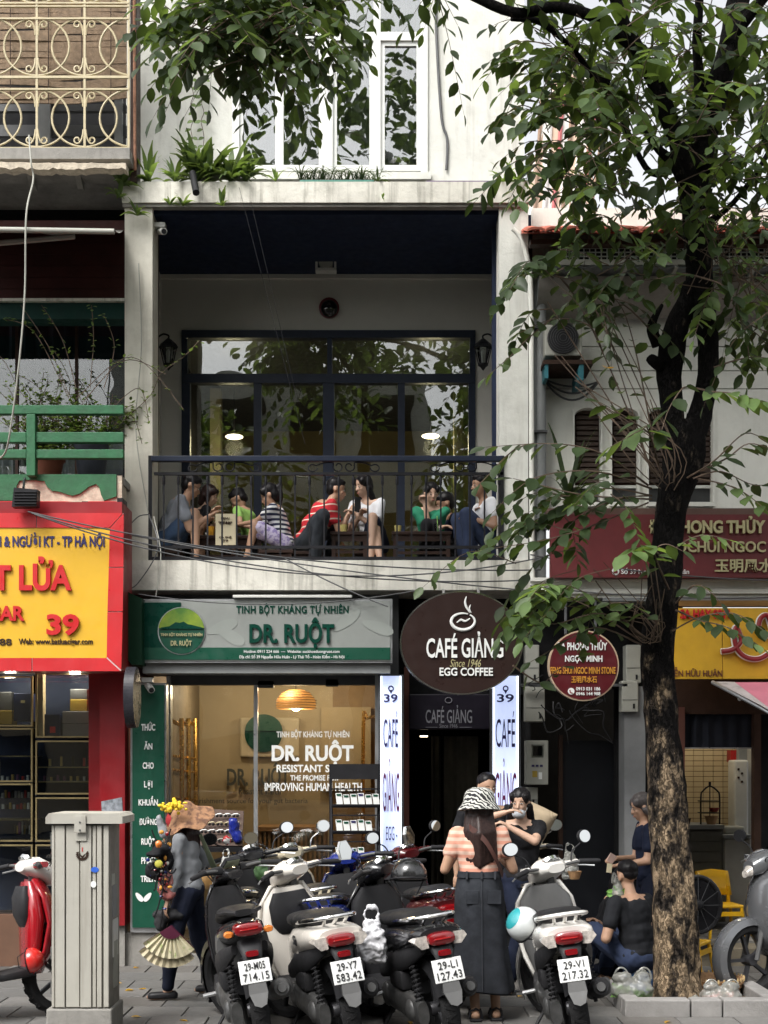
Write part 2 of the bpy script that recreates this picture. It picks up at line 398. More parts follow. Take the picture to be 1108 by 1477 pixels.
def curtain(name, m, px0, px1, py0, py1, Y, parent, amp=.02, per=.07, seed=1, sag_=0):
    r_ = random.Random(seed); x0, x1, z0, z1 = XX(px0, Y), XX(px1, Y), ZZ(py1, Y), ZZ(py0, Y)
    n = max(8, int((x1 - x0) / per * 5)); vs = []; ph = r_.uniform(0, 6)
    for j in range(5):
        for i in range(n + 1):
            x = x0 + (x1 - x0) * i / n
            vs.append((x, Y + amp * math.sin(x / per * 6.28 + ph + .5 * math.sin(x * 9 + j * .5)) * (.6 + .4 * math.sin(x * 3.1)), z1 + (z0 - z1) * j / 4))
    fs = [(j * (n + 1) + i, (j + 1) * (n + 1) + i, (j + 1) * (n + 1) + i + 1, j * (n + 1) + i + 1) for j in range(4) for i in range(n)]
    return MB().add(vs, fs, True).build(name, m, parent)
curtain('curtain', curtain_g, 330, 620, -60, 255, YU + .35, bd)
pb('room_back', dark, 325, 630, -80, 262, YU + 2.0, .1)
# cables and rust stain on upper wall
line('wall_cable', smooth_pts([P(628, -40, 12.53), P(630, 60, 12.53), P(637, 170, 12.53), P(645, 200, 12.53), P(644, 245, 12.53)]), .012, grey_d, bd)
# balcony back wall
b = MB(); b.pbox(180, 262, 395, 860, YW, .2); b.pbox(686, 770, 395, 860, YW, .2); b.pbox(262, 686, 395, 476, YW, .2)
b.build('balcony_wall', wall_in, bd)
pb('downstand_beam', navy, 170, 770, 310, 396, YW + .05, .15)
pb('cornice', wall_in, 225, 722, 395, 401, YW - .06, .06)
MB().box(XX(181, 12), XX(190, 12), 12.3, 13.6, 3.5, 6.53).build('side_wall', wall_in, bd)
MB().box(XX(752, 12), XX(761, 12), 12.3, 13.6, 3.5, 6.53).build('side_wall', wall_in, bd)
pb('corner_post', dark_brown, 218, 228, 300, 806, YB + .32, .06)
pb('corner_post', navy, 710, 718, 330, 806, YB + .32, .06)
# window wall: frames and panes
for a in ((262, 270), (472, 479), (678, 686)): pb('window_post', navy_metal, a[0], a[1], 476, 560, YW - .02, .08)
for a in ((262, 274), (366, 377), (466, 482), (574, 584), (676, 686)): pb('window_post', navy_metal, a[0], a[1], 552, 850, YW - .025, .09)
for a in ((476, 487), (539, 552)): pb('window_rail', navy_metal, 262, 686, a[0], a[1], YW - .035, .08)
for a, b_, c_, d_ in ((270, 472, 487, 539), (479, 678, 487, 539)): pb('window_pane', glass, a, b_, c_, d_, YW + .02, .005)
for a, b_ in ((274, 366), (377, 466), (482, 574), (584, 676)): pb('window_pane', glass, a, b_, 552, 850, YW + .015, .005)
# upstairs room behind the glass
yel = mat('yellow_room_wall', (.28, .22, .09), .9, var=.25, vs=1.5)
yel2 = mat('pale_room_column', (.2, .17, .1), .8, var=.1)
rm = thing('upstairs_room', 'dim yellow walled room with lit lamps behind the balcony windows', 'room', (0, 15, 3.5))
slab('room_wall', yel, rm, 180, 780, 460, 880, 18.2, .1)
MB().box(-2.2, 1.3, 13.85, 18.2, 3.4, 3.5).build('room_floor', dark_brown, rm)
MB().box(-2.2, 1.3, 13.85, 18.2, 6.1, 6.2).build('room_ceiling', grey_d, rm)
MB().box(-2.25, -2.15, 13.85, 18.2, 3.4, 6.2).build('room_side', dark, rm); MB().box(1.25, 1.35, 13.85, 18.2, 3.4, 6.2).build('room_side', dark, rm)
slab('room_pillar', yel2, rm, 303, 318, 560, 850, 16, .2); slab('room_pillar', yel2, rm, 655, 668, 560, 850, 15.5, .2)
def lamp_light(name, loc, e, col, r=.1):
    l = bpy.data.lights.new(name, 'POINT'); l.energy = e; l.color = col; l.shadow_soft_size = r
    o = bpy.data.objects.new(name, l); C.objects.link(o); o.location = loc; return o
for px, py, y in ((338, 630, 15.5), (621, 629, 15.5)):
    t = thing('ceiling_lamp', ('glowing disc lamp seen through the left balcony window pane' if px < 500 else 'glowing disc lamp seen through the right balcony window pane'), 'lamp', tuple(P(px, py, y)), group='lamps in the room behind the balcony')
    p = P(px, py, y)
    MB().sph(p, (.1, .1, .022), 16).build('lamp_shade', lamp_warm, t)
    MB().tube([p + Vector((0, 0, .02)), Vector((p.x, p.y, 6.1))], .006, 5).build('lamp_rod', grey_d, t)
    lamp_light('ceiling_lamp_light', (p.x, p.y, p.z - .12), 7, (1, .85, .5))

# railing
rl = thing('balcony_railing', 'black wrought iron balcony railing with scrolls under the top rail', 'railing', (-.5, 12, 3.5))
YR = 11.98
slab('top_rail', navy_metal, rl, 218, 728, 657, 665, YR - .02, .06, c=.006)
slab('upper_rail', iron, rl, 222, 726, 681, 685, YR, .03)
slab('lower_rail', iron, rl, 218, 726, 787, 791, YR, .03)
slab('bottom_rail', iron, rl, 214, 728, 803, 808, YR - .01, .05)
slab('end_post', iron, rl, 214, 219, 657, 806, YR, .04); slab('end_post', iron, rl, 722, 727, 657, 806, YR, .04)
bal = MB(); x0 = XX(236, YR)
bal.box(-.007, .007, -.007, .007, ZZ(803, YR), ZZ(683, YR)); z = ZZ(700, YR)
bal.lathe([(.007, z + .09), (.0125, z + .07), (.0125, z + .015), (.007, z)], n=8)
bo = bal.build('baluster', iron, rl, local=True)
bo.data.transform(Matrix.Translation(-Vector(rl.location)))
pxs = [236 + i * 21.05 for i in range(24)]
bo.location = (XX(pxs[0], YR), YR + .015, 0)
for q in pxs[1:]: inst(bo, rl, (XX(q, YR), YR + .015, 0))
for o_ in [x for x in C.objects if x.parent == rl and x.name.startswith('baluster')]: pass
def scroll(cx, cz, r, turns, dirn, sx=1, n=18):
    pts = []
    for i in range(n + 1):
        t = i / n; a = t * turns * 2 * math.pi * dirn; rr = r * (1 - .75 * t)
        pts.append(Vector((cx + sx * rr * math.cos(a), 0, cz + rr * math.sin(a))))
    return pts
for cx in (323, 496, 672):
    for s in (-1, 1):
        pts = []
        for i in range(34):
            t = i / 33
            if t < .35: a = t / .35; p = (s * (45 - 7 * math.cos(a * 5.5) * (1 - .2 * a)), 7 + 5 * math.sin(a * 5.5))
            elif t < .65: a = (t - .35) / .3; p = (s * (41 - 27 * a), 4 - 12 * math.sin(a * 1.57) + 8 * a)
            else: a = (t - .65) / .35; rr = 8 * (1 - .6 * a); p = (s * (13 - 5 - rr * math.cos(3.14 + a * 6)), 1 + rr * math.sin(a * 6) + 4)
            pts.append(P(cx + p[0], 672 + p[1] - 4, YR + .015))
        MB().tube(pts, .006, 5).build('scroll', iron, rl)

# fittings on the cafe building
t = thing('floodlight', 'old square floodlight hanging under the dark balcony ceiling', 'lamp', tuple(P(469, 375, 13.2)))
b = MB(); b.pbox(455, 485, 357, 366, 13.1, .25); b.build('lamp_housing', white_pl, t)
b = MB(); b.pbox(455, 458, 362, 388, 13.2, .03); b.pbox(482, 485, 362, 388, 13.2, .03); b.pbox(455, 485, 386, 390, 13.2, .1); b.build('lamp_frame', white_pl, t)
MB().loft([(13.2, XX(470, 13.2), ZZ(375, 13.2), .07, .075), (13.38, XX(470, 13.2), ZZ(373, 13.2), .06, .06)], 14).build('lamp_glass', off_w, t)
t = thing('round_wall_lamp', 'round glass dome with dark red rim high on the balcony wall', 'lamp', tuple(P(475, 445, 13.5)))
Mx = Matrix.Rotation(R(90), 4, 'X')
MB().lathe([(.1, 0), (.1, .03), (.085, .035)], P(475, 445, 13.6), 24, Mx).build('rim', mat('dark_red_rim', (.12, .01, .02), .4), t)
MB().sph(P(475, 445, 13.56), (.085, .05, .085), 20).build('dome', mat('dark_glass_dome', (.05, .05, .05), .05, metal=.9, var=0), t)
def lantern(cx, cy, side, label):
    Y = 13.2
    t = thing('wall_lantern', label, 'lamp', tuple(P(cx, cy, Y)), group='carriage lanterns on the balcony wall')
    b = MB(); c0 = P(cx, 0, Y)
    def L(py, w): return [(c0.x - w, c0.y - w, ZZ(py, Y)), (c0.x + w, c0.y - w, ZZ(py, Y)), (c0.x + w, c0.y + w, ZZ(py, Y)), (c0.x - w, c0.y + w, ZZ(py, Y))]
    k = .00655
    MB().lathe([(.012, ZZ(488, Y) - 0), (.03, ZZ(490, Y)), (.075, ZZ(496, Y)), (.09, ZZ(500, Y)), (.09, ZZ(502, Y)), (.02, ZZ(502, Y))][::-1], (c0.x, c0.y, 0), 6, smooth=False).build('lantern_roof', iron, t)
    b = MB()
    for i in range(6):
        a = i * math.pi / 3
        b.tube([(c0.x + .078 * math.cos(a), c0.y + .078 * math.sin(a), ZZ(502, Y)), (c0.x + .043 * math.cos(a), c0.y + .043 * math.sin(a), ZZ(526, Y))], .007, 4)
    b.lathe([(.0, ZZ(535, Y)), (.012, ZZ(533, Y)), (.025, ZZ(530, Y)), (.05, ZZ(527, Y)), (.05, ZZ(525, Y)), (0, ZZ(524, Y))], (c0.x, c0.y, 0), 10)
    b.build('lantern_cage', iron, t)
    MB().lathe([(.035, ZZ(525, Y)), (.068, ZZ(503, Y))], (c0.x, c0.y, 0), 6, smooth=False).build('lantern_glass', glass_c, t)
    MB().lathe([(.02, ZZ(525, Y)), (.022, ZZ(508, Y)), (.005, ZZ(504, Y))], (c0.x, c0.y, 0), 10).build('bulb', white_pl, t)
    MB().tube(smooth_pts([P(cx, 489, Y), P(cx, 484, Y), P(cx + side * 8, 482, Y), P(cx + side * 16, 488, Y), P(cx + side * 19, 496, Y)]), .009, 6).build('bracket', iron, t)
    MB().tube(scroll(P(cx + side * 15, 0, Y).x, ZZ(492, Y), .03, 1.2, side), .006, 5).data if False else None
lantern(243, 505, -1, 'black carriage lantern at the left end of the balcony')
lantern(697, 505, 1, 'black carriage lantern at the right end of the balcony')
def cctv(cx, cy, Y, label, s=1):
    t = thing('security_camera', label, 'camera', tuple(P(cx, cy, Y)), group='white security cameras')
    slab('mount', white_pl, t, cx - 9 * s, cx + 7 * s, cy - 10 * s, cy - 3 * s, Y, .08, c=.004)
    a, b_ = P(cx, cy - 3 * s, Y + .03), P(cx + 1, cy + 3 * s, Y + .02)
    MB().tube([a, b_], .01, 8).build('arm', white_pl, t)
    MB().tube([b_ + Vector((-.02, .06, .02)), b_ + Vector((.04, -.08, -.035))], .03, 12).build('camera_body', white_pl, t)
    MB().tube([b_ + Vector((.04, -.08, -.035)), b_ + Vector((.043, -.087, -.037))], .022, 12).build('lens', black_pl, t)
cctv(231, 330, 12.1, 'white security camera under the balcony ceiling at its left end')
cctv(213, 987, 11.85, 'white security camera above the green vertical sign')

# ================================================================ ground floor shopfront (green)
YS = 11.75
YG = 12.15   # glazing plane
pb('soffit_wall', grey_d, 180, 575, 851, 975, 12.3, .1)
pb('entry_lintel', dark, 575, 770, 851, 1002, 12.6, .1)
s1 = thing('shop_sign', 'wide silver and green fascia sign of the starch shop above the glass front', 'sign', tuple(P(385, 960, YS)))
slab('sign_box', steel, s1, 205, 566, 864, 956, YS, .25)
slab('sign_face', sign_grey, s1, 208, 563, 867, 953, YS - .01, .012)
slab('green_band', green_s, s1, 208, 563, 934, 951.5, YS - .016, .008)
poly('green_corner', [(208, 934), (240, 934), (261, 920), (261, 869), (208, 869)], YS - .017, .008, green_dk, s1)
slab('shutter_box', grey_p, s1, 206, 563, 956, 971, YS + .05, .3)
def disc(name, cx, cy, r, Y, d, m, parent, n=40, rz=None): return MB().prism([(XX(cx, Y) + a, ZZ(cy, Y) + b_) for a, b_ in ell(0, 0, r * Y / F, (rz or r) * Y / F, n)], Y, Y + d).build(name, m, parent)
def starch_logo(cx, cy, r, Y, parent):
    disc('logo_rim', cx, cy, r + 1.5, Y, .012, steel, parent)
    disc('logo_disc', cx, cy, r, Y - .006, .012, green_s, parent)
    lo = mat('logo_light_green', (.06, .17, .02), .5, mix=((.2, .28, .02), 3, .4, .6))
    a0 = math.asin(.12)
    pts = [(XX(cx, Y) + r * Y / F * math.cos(a), ZZ(cy, Y) + r * Y / F * math.sin(a)) for a in [a0 + (math.pi - 2 * a0) * i / 24 for i in range(25)]]
    MB().prism(pts, Y - .012, Y - .003).build('logo_sky', lo, parent)
    k = r / 34
    poly('logo_hills', [(cx - 31 * k, cy - 5 * k), (cx - 18 * k, cy - 7 * k), (cx - 9 * k, cy - 13 * k), (cx - 3 * k, cy - 12 * k), (cx + 3 * k, cy - 14 * k), (cx + 9 * k, cy - 10 * k), (cx + 15 * k, cy - 9 * k), (cx + 31 * k, cy - 5 * k), (cx + 31 * k, cy - 3 * k), (cx - 31 * k, cy - 3 * k)][::-1], Y - .017, .005, green_dk, parent)
    text('TINH BỘT KHÁNG TỰ NHIÊN', (cx - 31 * k, cx + 31 * k, cy + 2 * k, cy + 9 * k), Y - .017, gold_l, parent, bold=.02)
    text('DR. RUỘT', (cx - 16 * k, cx + 15 * k, cy + 12 * k, cy + 24 * k), Y - .017, gold_l, parent, bold=.02)
starch_logo(262, 910, 33, YS - .02, s1)
text('TINH BỘT KHÁNG TỰ NHIÊN', (341, 503, 870, 888), YS - .012, green_dk, s1, bold=.028, spacing=1.1)
text('DR. RUỘT', (360, 482, 891, 935), YS - .012, green_dk, s1, bold=.03, depth=.02)
text('Hotline: 0911 224 666  —  Website: suckhoeduongruot.com', (352, 490, 937.5, 943), YS - .018, white_p, s1, bold=.01)
text('Địa chỉ: Số 39 Nguyễn Hữu Huân - Lý Thái Tổ - Hoàn Kiếm - Hà Nội', (345, 497, 944, 951), YS - .018, white_p, s1, bold=.01)
leafm = mat('pale_leaf_print', (.265, .285, .265), .45, var=.03)
for cx, cy, a in ((320, 905, 20), (545, 905, -20), (500, 895, 40), (332, 917, -30)):
    pts = [(XX(cx, YS) + math.cos(R(a)) * u - math.sin(R(a)) * v, ZZ(cy, YS) + math.sin(R(a)) * u + math.cos(R(a)) * v) for u, v in [(.14 * math.cos(t), .05 * math.sin(t) * (1 + .3 * math.cos(t))) for t in [i * math.pi / 9 for i in range(18)]]]
    MB().prism(pts, YS - .013 - cx * 2e-6, YS - .009).build('leaf_print', leafm, s1)
t = thing('light_tube', 'unlit fluorescent tube batten along the top of the silver shop sign', 'lamp', tuple(P(420, 859, 11.7)))
slab('tube_batten', white_pl, t, 336, 508, 858, 862, 11.7, .05, c=.004)
# vertical green sign
s2 = thing('vertical_sign', 'tall narrow green sign with white words beside the red pillar', 'sign', tuple(P(213, 1340, 11.9)))
slab('sign_frame', steel, s2, 188, 240, 985, 1345, 11.92, .15)
slab('sign_face', green_s, s2, 191, 237, 988, 1338, 11.9, .03)
for wd, y in (('THỨC', 1049), ('ĂN', 1076), ('CHO', 1104), ('LỢI', 1131), ('KHUẨN', 1157), ('ĐƯỜNG', 1185), ('RUỘT', 1213), ('PHÁT', 1241), ('TRIỂN', 1267)):
    hw = {'THỨC': 10, 'ĂN': 6, 'CHO': 8, 'LỢI': 6, 'KHUẨN': 14, 'ĐƯỜNG': 13, 'RUỘT': 10, 'PHÁT': 10, 'TRIỂN': 11}[wd]
    up = {'THỨC': 8, 'ĂN': 7, 'CHO': 4.5, 'LỢI': 5.5, 'KHUẨN': 9, 'ĐƯỜNG': 7, 'RUỘT': 7, 'PHÁT': 7, 'TRIỂN': 9}[wd]
    dn = 8 if wd in ('RUỘT',) else (7.5 if wd == 'LỢI' else 5)
    text(wd, (214 - hw, 214 + hw, y - up, y + dn), 11.896, white_p, s2, bold=.03)
for s in (-1, 1):
    pts = [(207 + s * (3 + 9 * math.cos(t_) * .5 + 4), 1294 - s * 0 - 7 * math.sin(t_) * .8 - 2) for t_ in [i * math.pi / 8 for i in range(16)]]
    c_ = (207 + s * 6, 1294); pts = []
    for i in range(16):
        a = i * math.pi / 8; u, v = 8 * math.cos(a), 3.6 * math.sin(a) * (1 - .25 * math.cos(a)); an = R(50 if s > 0 else 130)
        pts.append((c_[0] + u * math.cos(an) - v * math.sin(an), c_[1] - (u * math.sin(an) + v * math.cos(an))))
    poly('leaf_mark', pts, 11.895, .004, white_p, s2)
# plinth and steps
pb('plinth', concrete, 178, 240, 1345, 1398, 11.95, .3)
pb('plinth', concrete, 240, 548, 1378, 1398, 12.0, .3)
pb('shop_pier', steel, 240, 246, 975, 1378, YG - .05, .12); pb('shop_pier', steel, 541, 548, 972, 1378, YG - .05, .12)
pb('shop_head', grey_d, 240, 548, 971, 988, YG - .02, .1)
g = pb('shop_glass', glass_s, 246, 366, 988, 1378, YG, .01); pb('shop_glass', glass_s, 374, 541, 988, 1378, YG + .02, .01)
pb('glass_edge', steel, 366, 372, 988, 1378, YG - .01, .025)
pb('door_hinge', grey_d, 372, 395, 982, 992, YG - .02, .06); pb('door_hinge', grey_d, 470, 488, 980, 990, YG - .02, .06)
# lettering on the glass
text('TINH BỘT KHÁNG TỰ NHIÊN', (399, 504, 1052, 1066), YG - .012, white_p, g, bold=.02)
text('DR. RUỘT', (392, 510, 1067, 1104), YG - .012, white_p, g, bold=.035)
text('RESISTANT STARCH', (399, 520, 1103, 1114), YG - .012, white_p, g, bold=.025)
text('THE PROMISE FOR', (419, 488, 1118, 1126), YG - .012, white_p, g, bold=.02)
text('IMPROVING HUMAN HEALTH', (382, 522, 1129, 1141), YG - .012, white_p, g, bold=.02)
# interior of the green shop
shop_w = mat('warm_shop_wall', (.46, .37, .24), .8, var=.04); shop_b = mat('tan_shop_panel', (.3, .2, .11), .7, var=.1)
woodl = mat('oak_slat', (.35, .2, .09), .6, var=.15); gold_pipe = mat('gold_pipe', (.7, .45, .15), .25, metal=1, var=.05)
si = thing('shop_interior', 'warmly lit shop room with beige walls behind the glass front', 'room', tuple(P(390, 1300, 14)))
MB().box(-2.1, XX(560, 12), 12.35, 15.5, -.02, .16).build('shop_floor', mat('shop_floor_tile', (.2, .17, .13), .3), si)
MB().box(-2.1, XX(560, 12), 12.35, 15.5, 2.62, 2.7).build('shop_ceiling', mat('shop_ceiling_paint', (.25, .22, .18), .8), si)
slab('back_wall', shop_w, si, 200, 480, 980, 1400, 15.4, .1); slab('back_wall', shop_b, si, 480, 570, 980, 1400, 15.4, .1)
MB().box(-2.15, -2.05, 12.35, 15.5, 0, 2.7).build('side_wall', mat('taupe_side_wall', (.2, .16, .11), .7), si)
MB().box(XX(549, 12.3), XX(560, 12.3), 12.35, 15.5, 0, 2.7).build('side_wall', shop_b, si)
slab('wall_panel', mat('cream_wall_panel', (.55, .47, .34), .7, var=.03), si, 346, 432, 1035, 1092, 15.3, .06, c=.02)
slab('wall_panel', mat('cream_wall_panel_b', (.42, .33, .2), .7, var=.03), si, 463, 535, 1020, 1140, 15.3, .05)
disc('wall_logo', 380, 1058, 27, 15.27, .03, green_dk, si); lo2 = MB().prism([(XX(380, 15.2) + 27 * 15.2 / F * math.cos(a), ZZ(1054, 15.2) + 24 * 15.2 / F * math.sin(a)) for a in [math.pi * i / 20 for i in range(21)]], 15.24, 15.27).build('wall_logo_top', green_s, si)
text('DR. RUỘT', (328, 418, 1100, 1140), 15.3, mat('dark_grey_letter', (.06, .065, .06), .6), si, bold=.02, depth=.03)
text('Resistant starch', (345, 405, 1136, 1146), 15.35, grey_d, si, bold=0)
text('nourishment source for your gut bacteria', (272, 444, 1151, 1161), 15.35, grey_d, si, bold=0)
for i in range(3):   # gold pipe shelving
    x = 262 + i * 10; yy = 13.4 + i * .5
    MB().tube(smooth_pts([P(x, 1330, yy), P(x, 1060, yy), P(x - 3, 1046, yy), P(x - 14, 1040, yy)], 3), .022, 8).build('rack_pipe', gold_pipe, si)
for z in (1090, 1110, 1150, 1180): line('rack_bar', [P(248, z, 13.2), P(282, z + 4, 14.4)], .014, gold_pipe, si)
MB().tube(smooth_pts([P(524, 1330, 14.6), P(524, 1050, 14.6), P(530, 1036, 14.6), P(545, 1034, 14.6)], 3), .02, 8).build('rack_pipe', gold_pipe, si)
dk = thing('reception_desk', 'slatted wooden reception counter inside the lit green shop', 'desk', (P(425, 1300, 14).x, 14, .16))
slab('desk_body', shop_b, dk, 372, 470, 1198, 1320, 14.1, .5)
slab('desk_top', woodl, dk, 370, 472, 1193, 1199, 14.0, .6)
for i in range(15): slab('slat', woodl, dk, 374 + i * 6.6, 377.2 + i * 6.6, 1200, 1320, 14.04, .05)
pl = thing('pendant_lamp', 'lit woven rattan dome lamp hanging in the green shop', 'lamp', tuple(P(426, 1010, 13.2)))
rat = mat('rattan_shade', (.3, .13, .04), .6, var=.35, vs=40, emit=(1, .4, .08), es=.35)
c = P(427, 0, 13.2); z0 = ZZ(1023, 13.2)
MB().lathe([(.17, z0), (.19, z0 + .03), (.185, z0 + .09), (.14, z0 + .15), (.07, z0 + .185), (.015, z0 + .19)], (c.x, c.y, 0), 24).build('lamp_shade', rat, pl)
for k in range(7):
    zz = z0 + .01 + k * .025; rr = .19 if zz < z0 + .09 else .19 - (zz - z0 - .09) * .95
    MB().tube([(c.x + (rr + .004) * math.cos(a), c.y + (rr + .004) * math.sin(a), zz) for a in [i * math.pi / 12 for i in range(25)]], .004, 4).build('woven_ring', woodl, pl)
MB().tube([(c.x, c.y, z0 + .19), (c.x, c.y, 2.62)], .004, 5).build('cord', black_pl, pl)
MB().sph((c.x, c.y, z0 + .03), .05, 12).build('bulb', mat('lit_bulb', (1, .8, .4), .5, var=0, emit=(1, .7, .35), es=14), pl)
lamp_light('pendant_light', (c.x, c.y, z0 - .05), 7, (1, .72, .42), .08)
for k, (px, py, yy) in enumerate(((409, 982, 13), (470, 990, 14.6), (330, 990, 14.4))):
    t = thing('downlight', ['small lit downlight above the pendant lamp', 'small lit downlight over the shop back wall, right of the pendant lamp', 'small lit downlight over the shop back wall, left of the pendant lamp'][k], 'lamp', (XX(px, yy), yy, 2.61), group='downlights in the green shop')
    MB().lathe([(.05, 2.60), (.05, 2.625)], (XX(px, yy), yy, 0), 14).build('lamp_disc', lamp_warm, t)
    lamp_light('downlight_light', (XX(px, yy), yy, 2.5), 8, (1, .78, .52), .06)

# lit vertical cafe signs
def lit_sign(px0, px1, Y, label, py0=975, py1=1300):
    t = thing('lit_sign', label, 'sign', tuple(P((px0 + px1) / 2, py1, Y)), group='glowing vertical cafe signs')
    slab('sign_box', grey_d, t, px0 - 3, px1 + 3, py0 - 2, py1 + 2, Y + .01, .14)
    slab('sign_face', lightbox, t, px0, px1, py0, py1, Y, .02)
    slab('led_strip', led_edge, t, px0, px0 + 2, py0, py1, Y - .004, .004); slab('led_strip', led_edge, t, px1 - 2, px1, py0, py1, Y - .004, .004)
    ink = navy_l; w_ = px1 - px0; c_ = (px0 + px1) / 2; y_ = Y - .006
    MB().tube([(XX(c_, y_) + .02 * math.cos(a), y_, ZZ(993, y_) + .02 * math.sin(a)) for a in [i * math.pi / 6 for i in range(13)]], .006, 5).build('pin_mark', ink, t)
    poly('pin_point', [(c_ - 3, 995), (c_ + 3, 995), (c_, 1001)][::-1], y_, .004, ink, t)
    text('39', (c_ - w_ * .34, c_ + w_ * .32, 1001, 1013), y_, ink, t, bold=.02)
    text('CAFÉ', (px0 + 4, px1 - 5, 1026, 1078), y_, ink, t, bold=.0)
    text('GIẢNG', (px0 + 3, px1 - 3, 1094, 1171), y_, mat('sign_ink_red' + label[:3], (.12, .01, .07), .5), t, bold=.0)
    text('EGG -', (px0 + 8, px1 - 6, 1192, 1212), y_, ink, t, bold=-.003)
    text('COFFEE', (px0 + 4, px1 - 5, 1226, 1246), y_, ink, t, bold=-.003)
    return t
lit_sign(549, 579, 11.9, 'glowing blue-white vertical cafe sign between the glass shopfront and the dark entrance')
lit_sign(711, 748, 11.75, 'glowing blue-white vertical cafe sign right of the dark entrance behind the masked woman')

# hanging oval sign
ov = thing('oval_sign', 'large dark brown oval cafe sign with a steaming cup hanging over the entrance', 'sign', tuple(P(666, 925, 11.2)))
yo = 11.2; cx, cy = 666, 927
def ellp(cx, cy, rx, ry, Y, d, n=56): return MB().prism([(XX(cx, Y) + a, ZZ(cy, Y) + b_) for a, b_ in ell(0, 0, rx * Y / F, ry * Y / F, n)], Y, Y + d)
ellp(cx, cy, 89, 75, yo, .16).build('sign_rim', chrome, ov)
ellp(cx, cy, 87, 73, yo - .006, .01).build('sign_face', brown_s, ov)
yt = yo - .008
text('CAFÉ GIẢNG', (615, 726, 911, 949), yt, white_p, ov, bold=.018, depth=.012)
text('Since 1946', (649, 694, 951, 962), yt, gold_l, ov, bold=.0, shear=.3)
text('EGG COFFEE', (634, 711, 963, 975), yt, white_p, ov, bold=.022, depth=.012)
MB().tube([P(668 + 17 * math.cos(a), 896 + 12.5 * math.sin(a) * (1 if math.sin(a) > 0 else .9), yt - .004) for a in [R(-55) + i * R(350) / 30 for i in range(31)]], [.006 + .008 * abs(math.sin(i / 30 * math.pi)) for i in range(31)], 6).build('cup_ring', white_p, ov)
MB().tube(smooth_pts([P(659, 898, yt - .004), P(665, 894, yt - .004), P(671, 896, yt - .004), P(678, 892, yt - .004)]), [.004 + .005 * math.sin(i / 18 * math.pi) for i in range(19)], 6).build('cup_swirl', white_p, ov)
MB().tube(smooth_pts([P(678, 884, yt - .004), P(673, 876, yt - .004), P(671, 868, yt - .004), P(673, 860, yt - .004)]), [.002 + .008 * math.sin(i / 18 * math.pi) for i in range(19)], 6).build('steam', white_p, ov)
MB().tube(smooth_pts([P(680, 884, yt - .004), P(677, 878, yt - .004), P(679, 872, yt - .004)]), [.002 + .005 * math.sin(i / 12 * math.pi) for i in range(13)], 6).build('steam', white_p, ov)
MB().tube([P(640, 862, yo + .1), P(640, 850, 12.0)], .012, 6).build('hanger', steel, ov); MB().tube([P(690, 858, yo + .1), P(690, 848, 12.0)], .012, 6).build('hanger', steel, ov)

# entrance passage
en = thing('entrance_sign', 'small dark sign with faint cafe lettering over the entrance passage', 'sign', tuple(P(646, 1025, 12.2)))
slab('sign_box', mat('plum_black_sign', (.012, .010, .016), .4), en, 590, 708, 1001, 1052, 12.2, .2, c=.01)
fade = mat('faded_letter', (.16, .16, .18), .6, var=.1)
text('CAFÉ GIẢNG', (614, 681, 1017, 1043), 12.195, fade, en, bold=.01); text('Since 1946', (634, 660, 1044, 1050), 12.195, fade, en, bold=0)
line('rule', [P(614, 1049, 12.19), P(631, 1049, 12.19)], .003, fade, en, 4); line('rule', [P(663, 1049, 12.19), P(681, 1049, 12.19)], .003, fade, en, 4)
MB().tube([P(647 + 5 * math.cos(i * .63), 1010 + 4 * math.sin(i * .63), 12.19) for i in range(11)], .004, 5).build('cup_ring', fade, en)
olive = mat('olive_curtain', (.07, .062, .045), .85, var=.2)
MB().box(XX(583, 12.4), XX(590, 12.4), 12.3, 12.5, 0, 2.6).build('entrance_jamb', mat('red_brown_jamb', (.1, .03, .018), .6), bd)
MB().box(XX(584, 12.6), XX(588, 12.6), 12.5, 18, 0, 3.2).build('passage_wall', dark, bd); MB().box(XX(756, 12.6), XX(762, 12.6), 12.4, 18, 0, 3.2).build('passage_wall', dark, bd)
pb('passage_end', dark, 560, 790, 900, 1420, 18, .1)
MB().box(XX(584, 12.6), XX(760, 12.6), 12.4, 18, -.02, .01).build('passage_floor', grey_d, bd)
curtain('passage_curtain', olive, 622, 636, 1062, 1330, 13.4, bd, amp=.03, per=.06); curtain('passage_curtain', olive, 640, 690, 1062, 1380, 13.3, bd, amp=.02, per=.1, seed=4)
slab('exit_light', lamp_warm, bd, 606, 617, 1061, 1063, 13.2, .02)

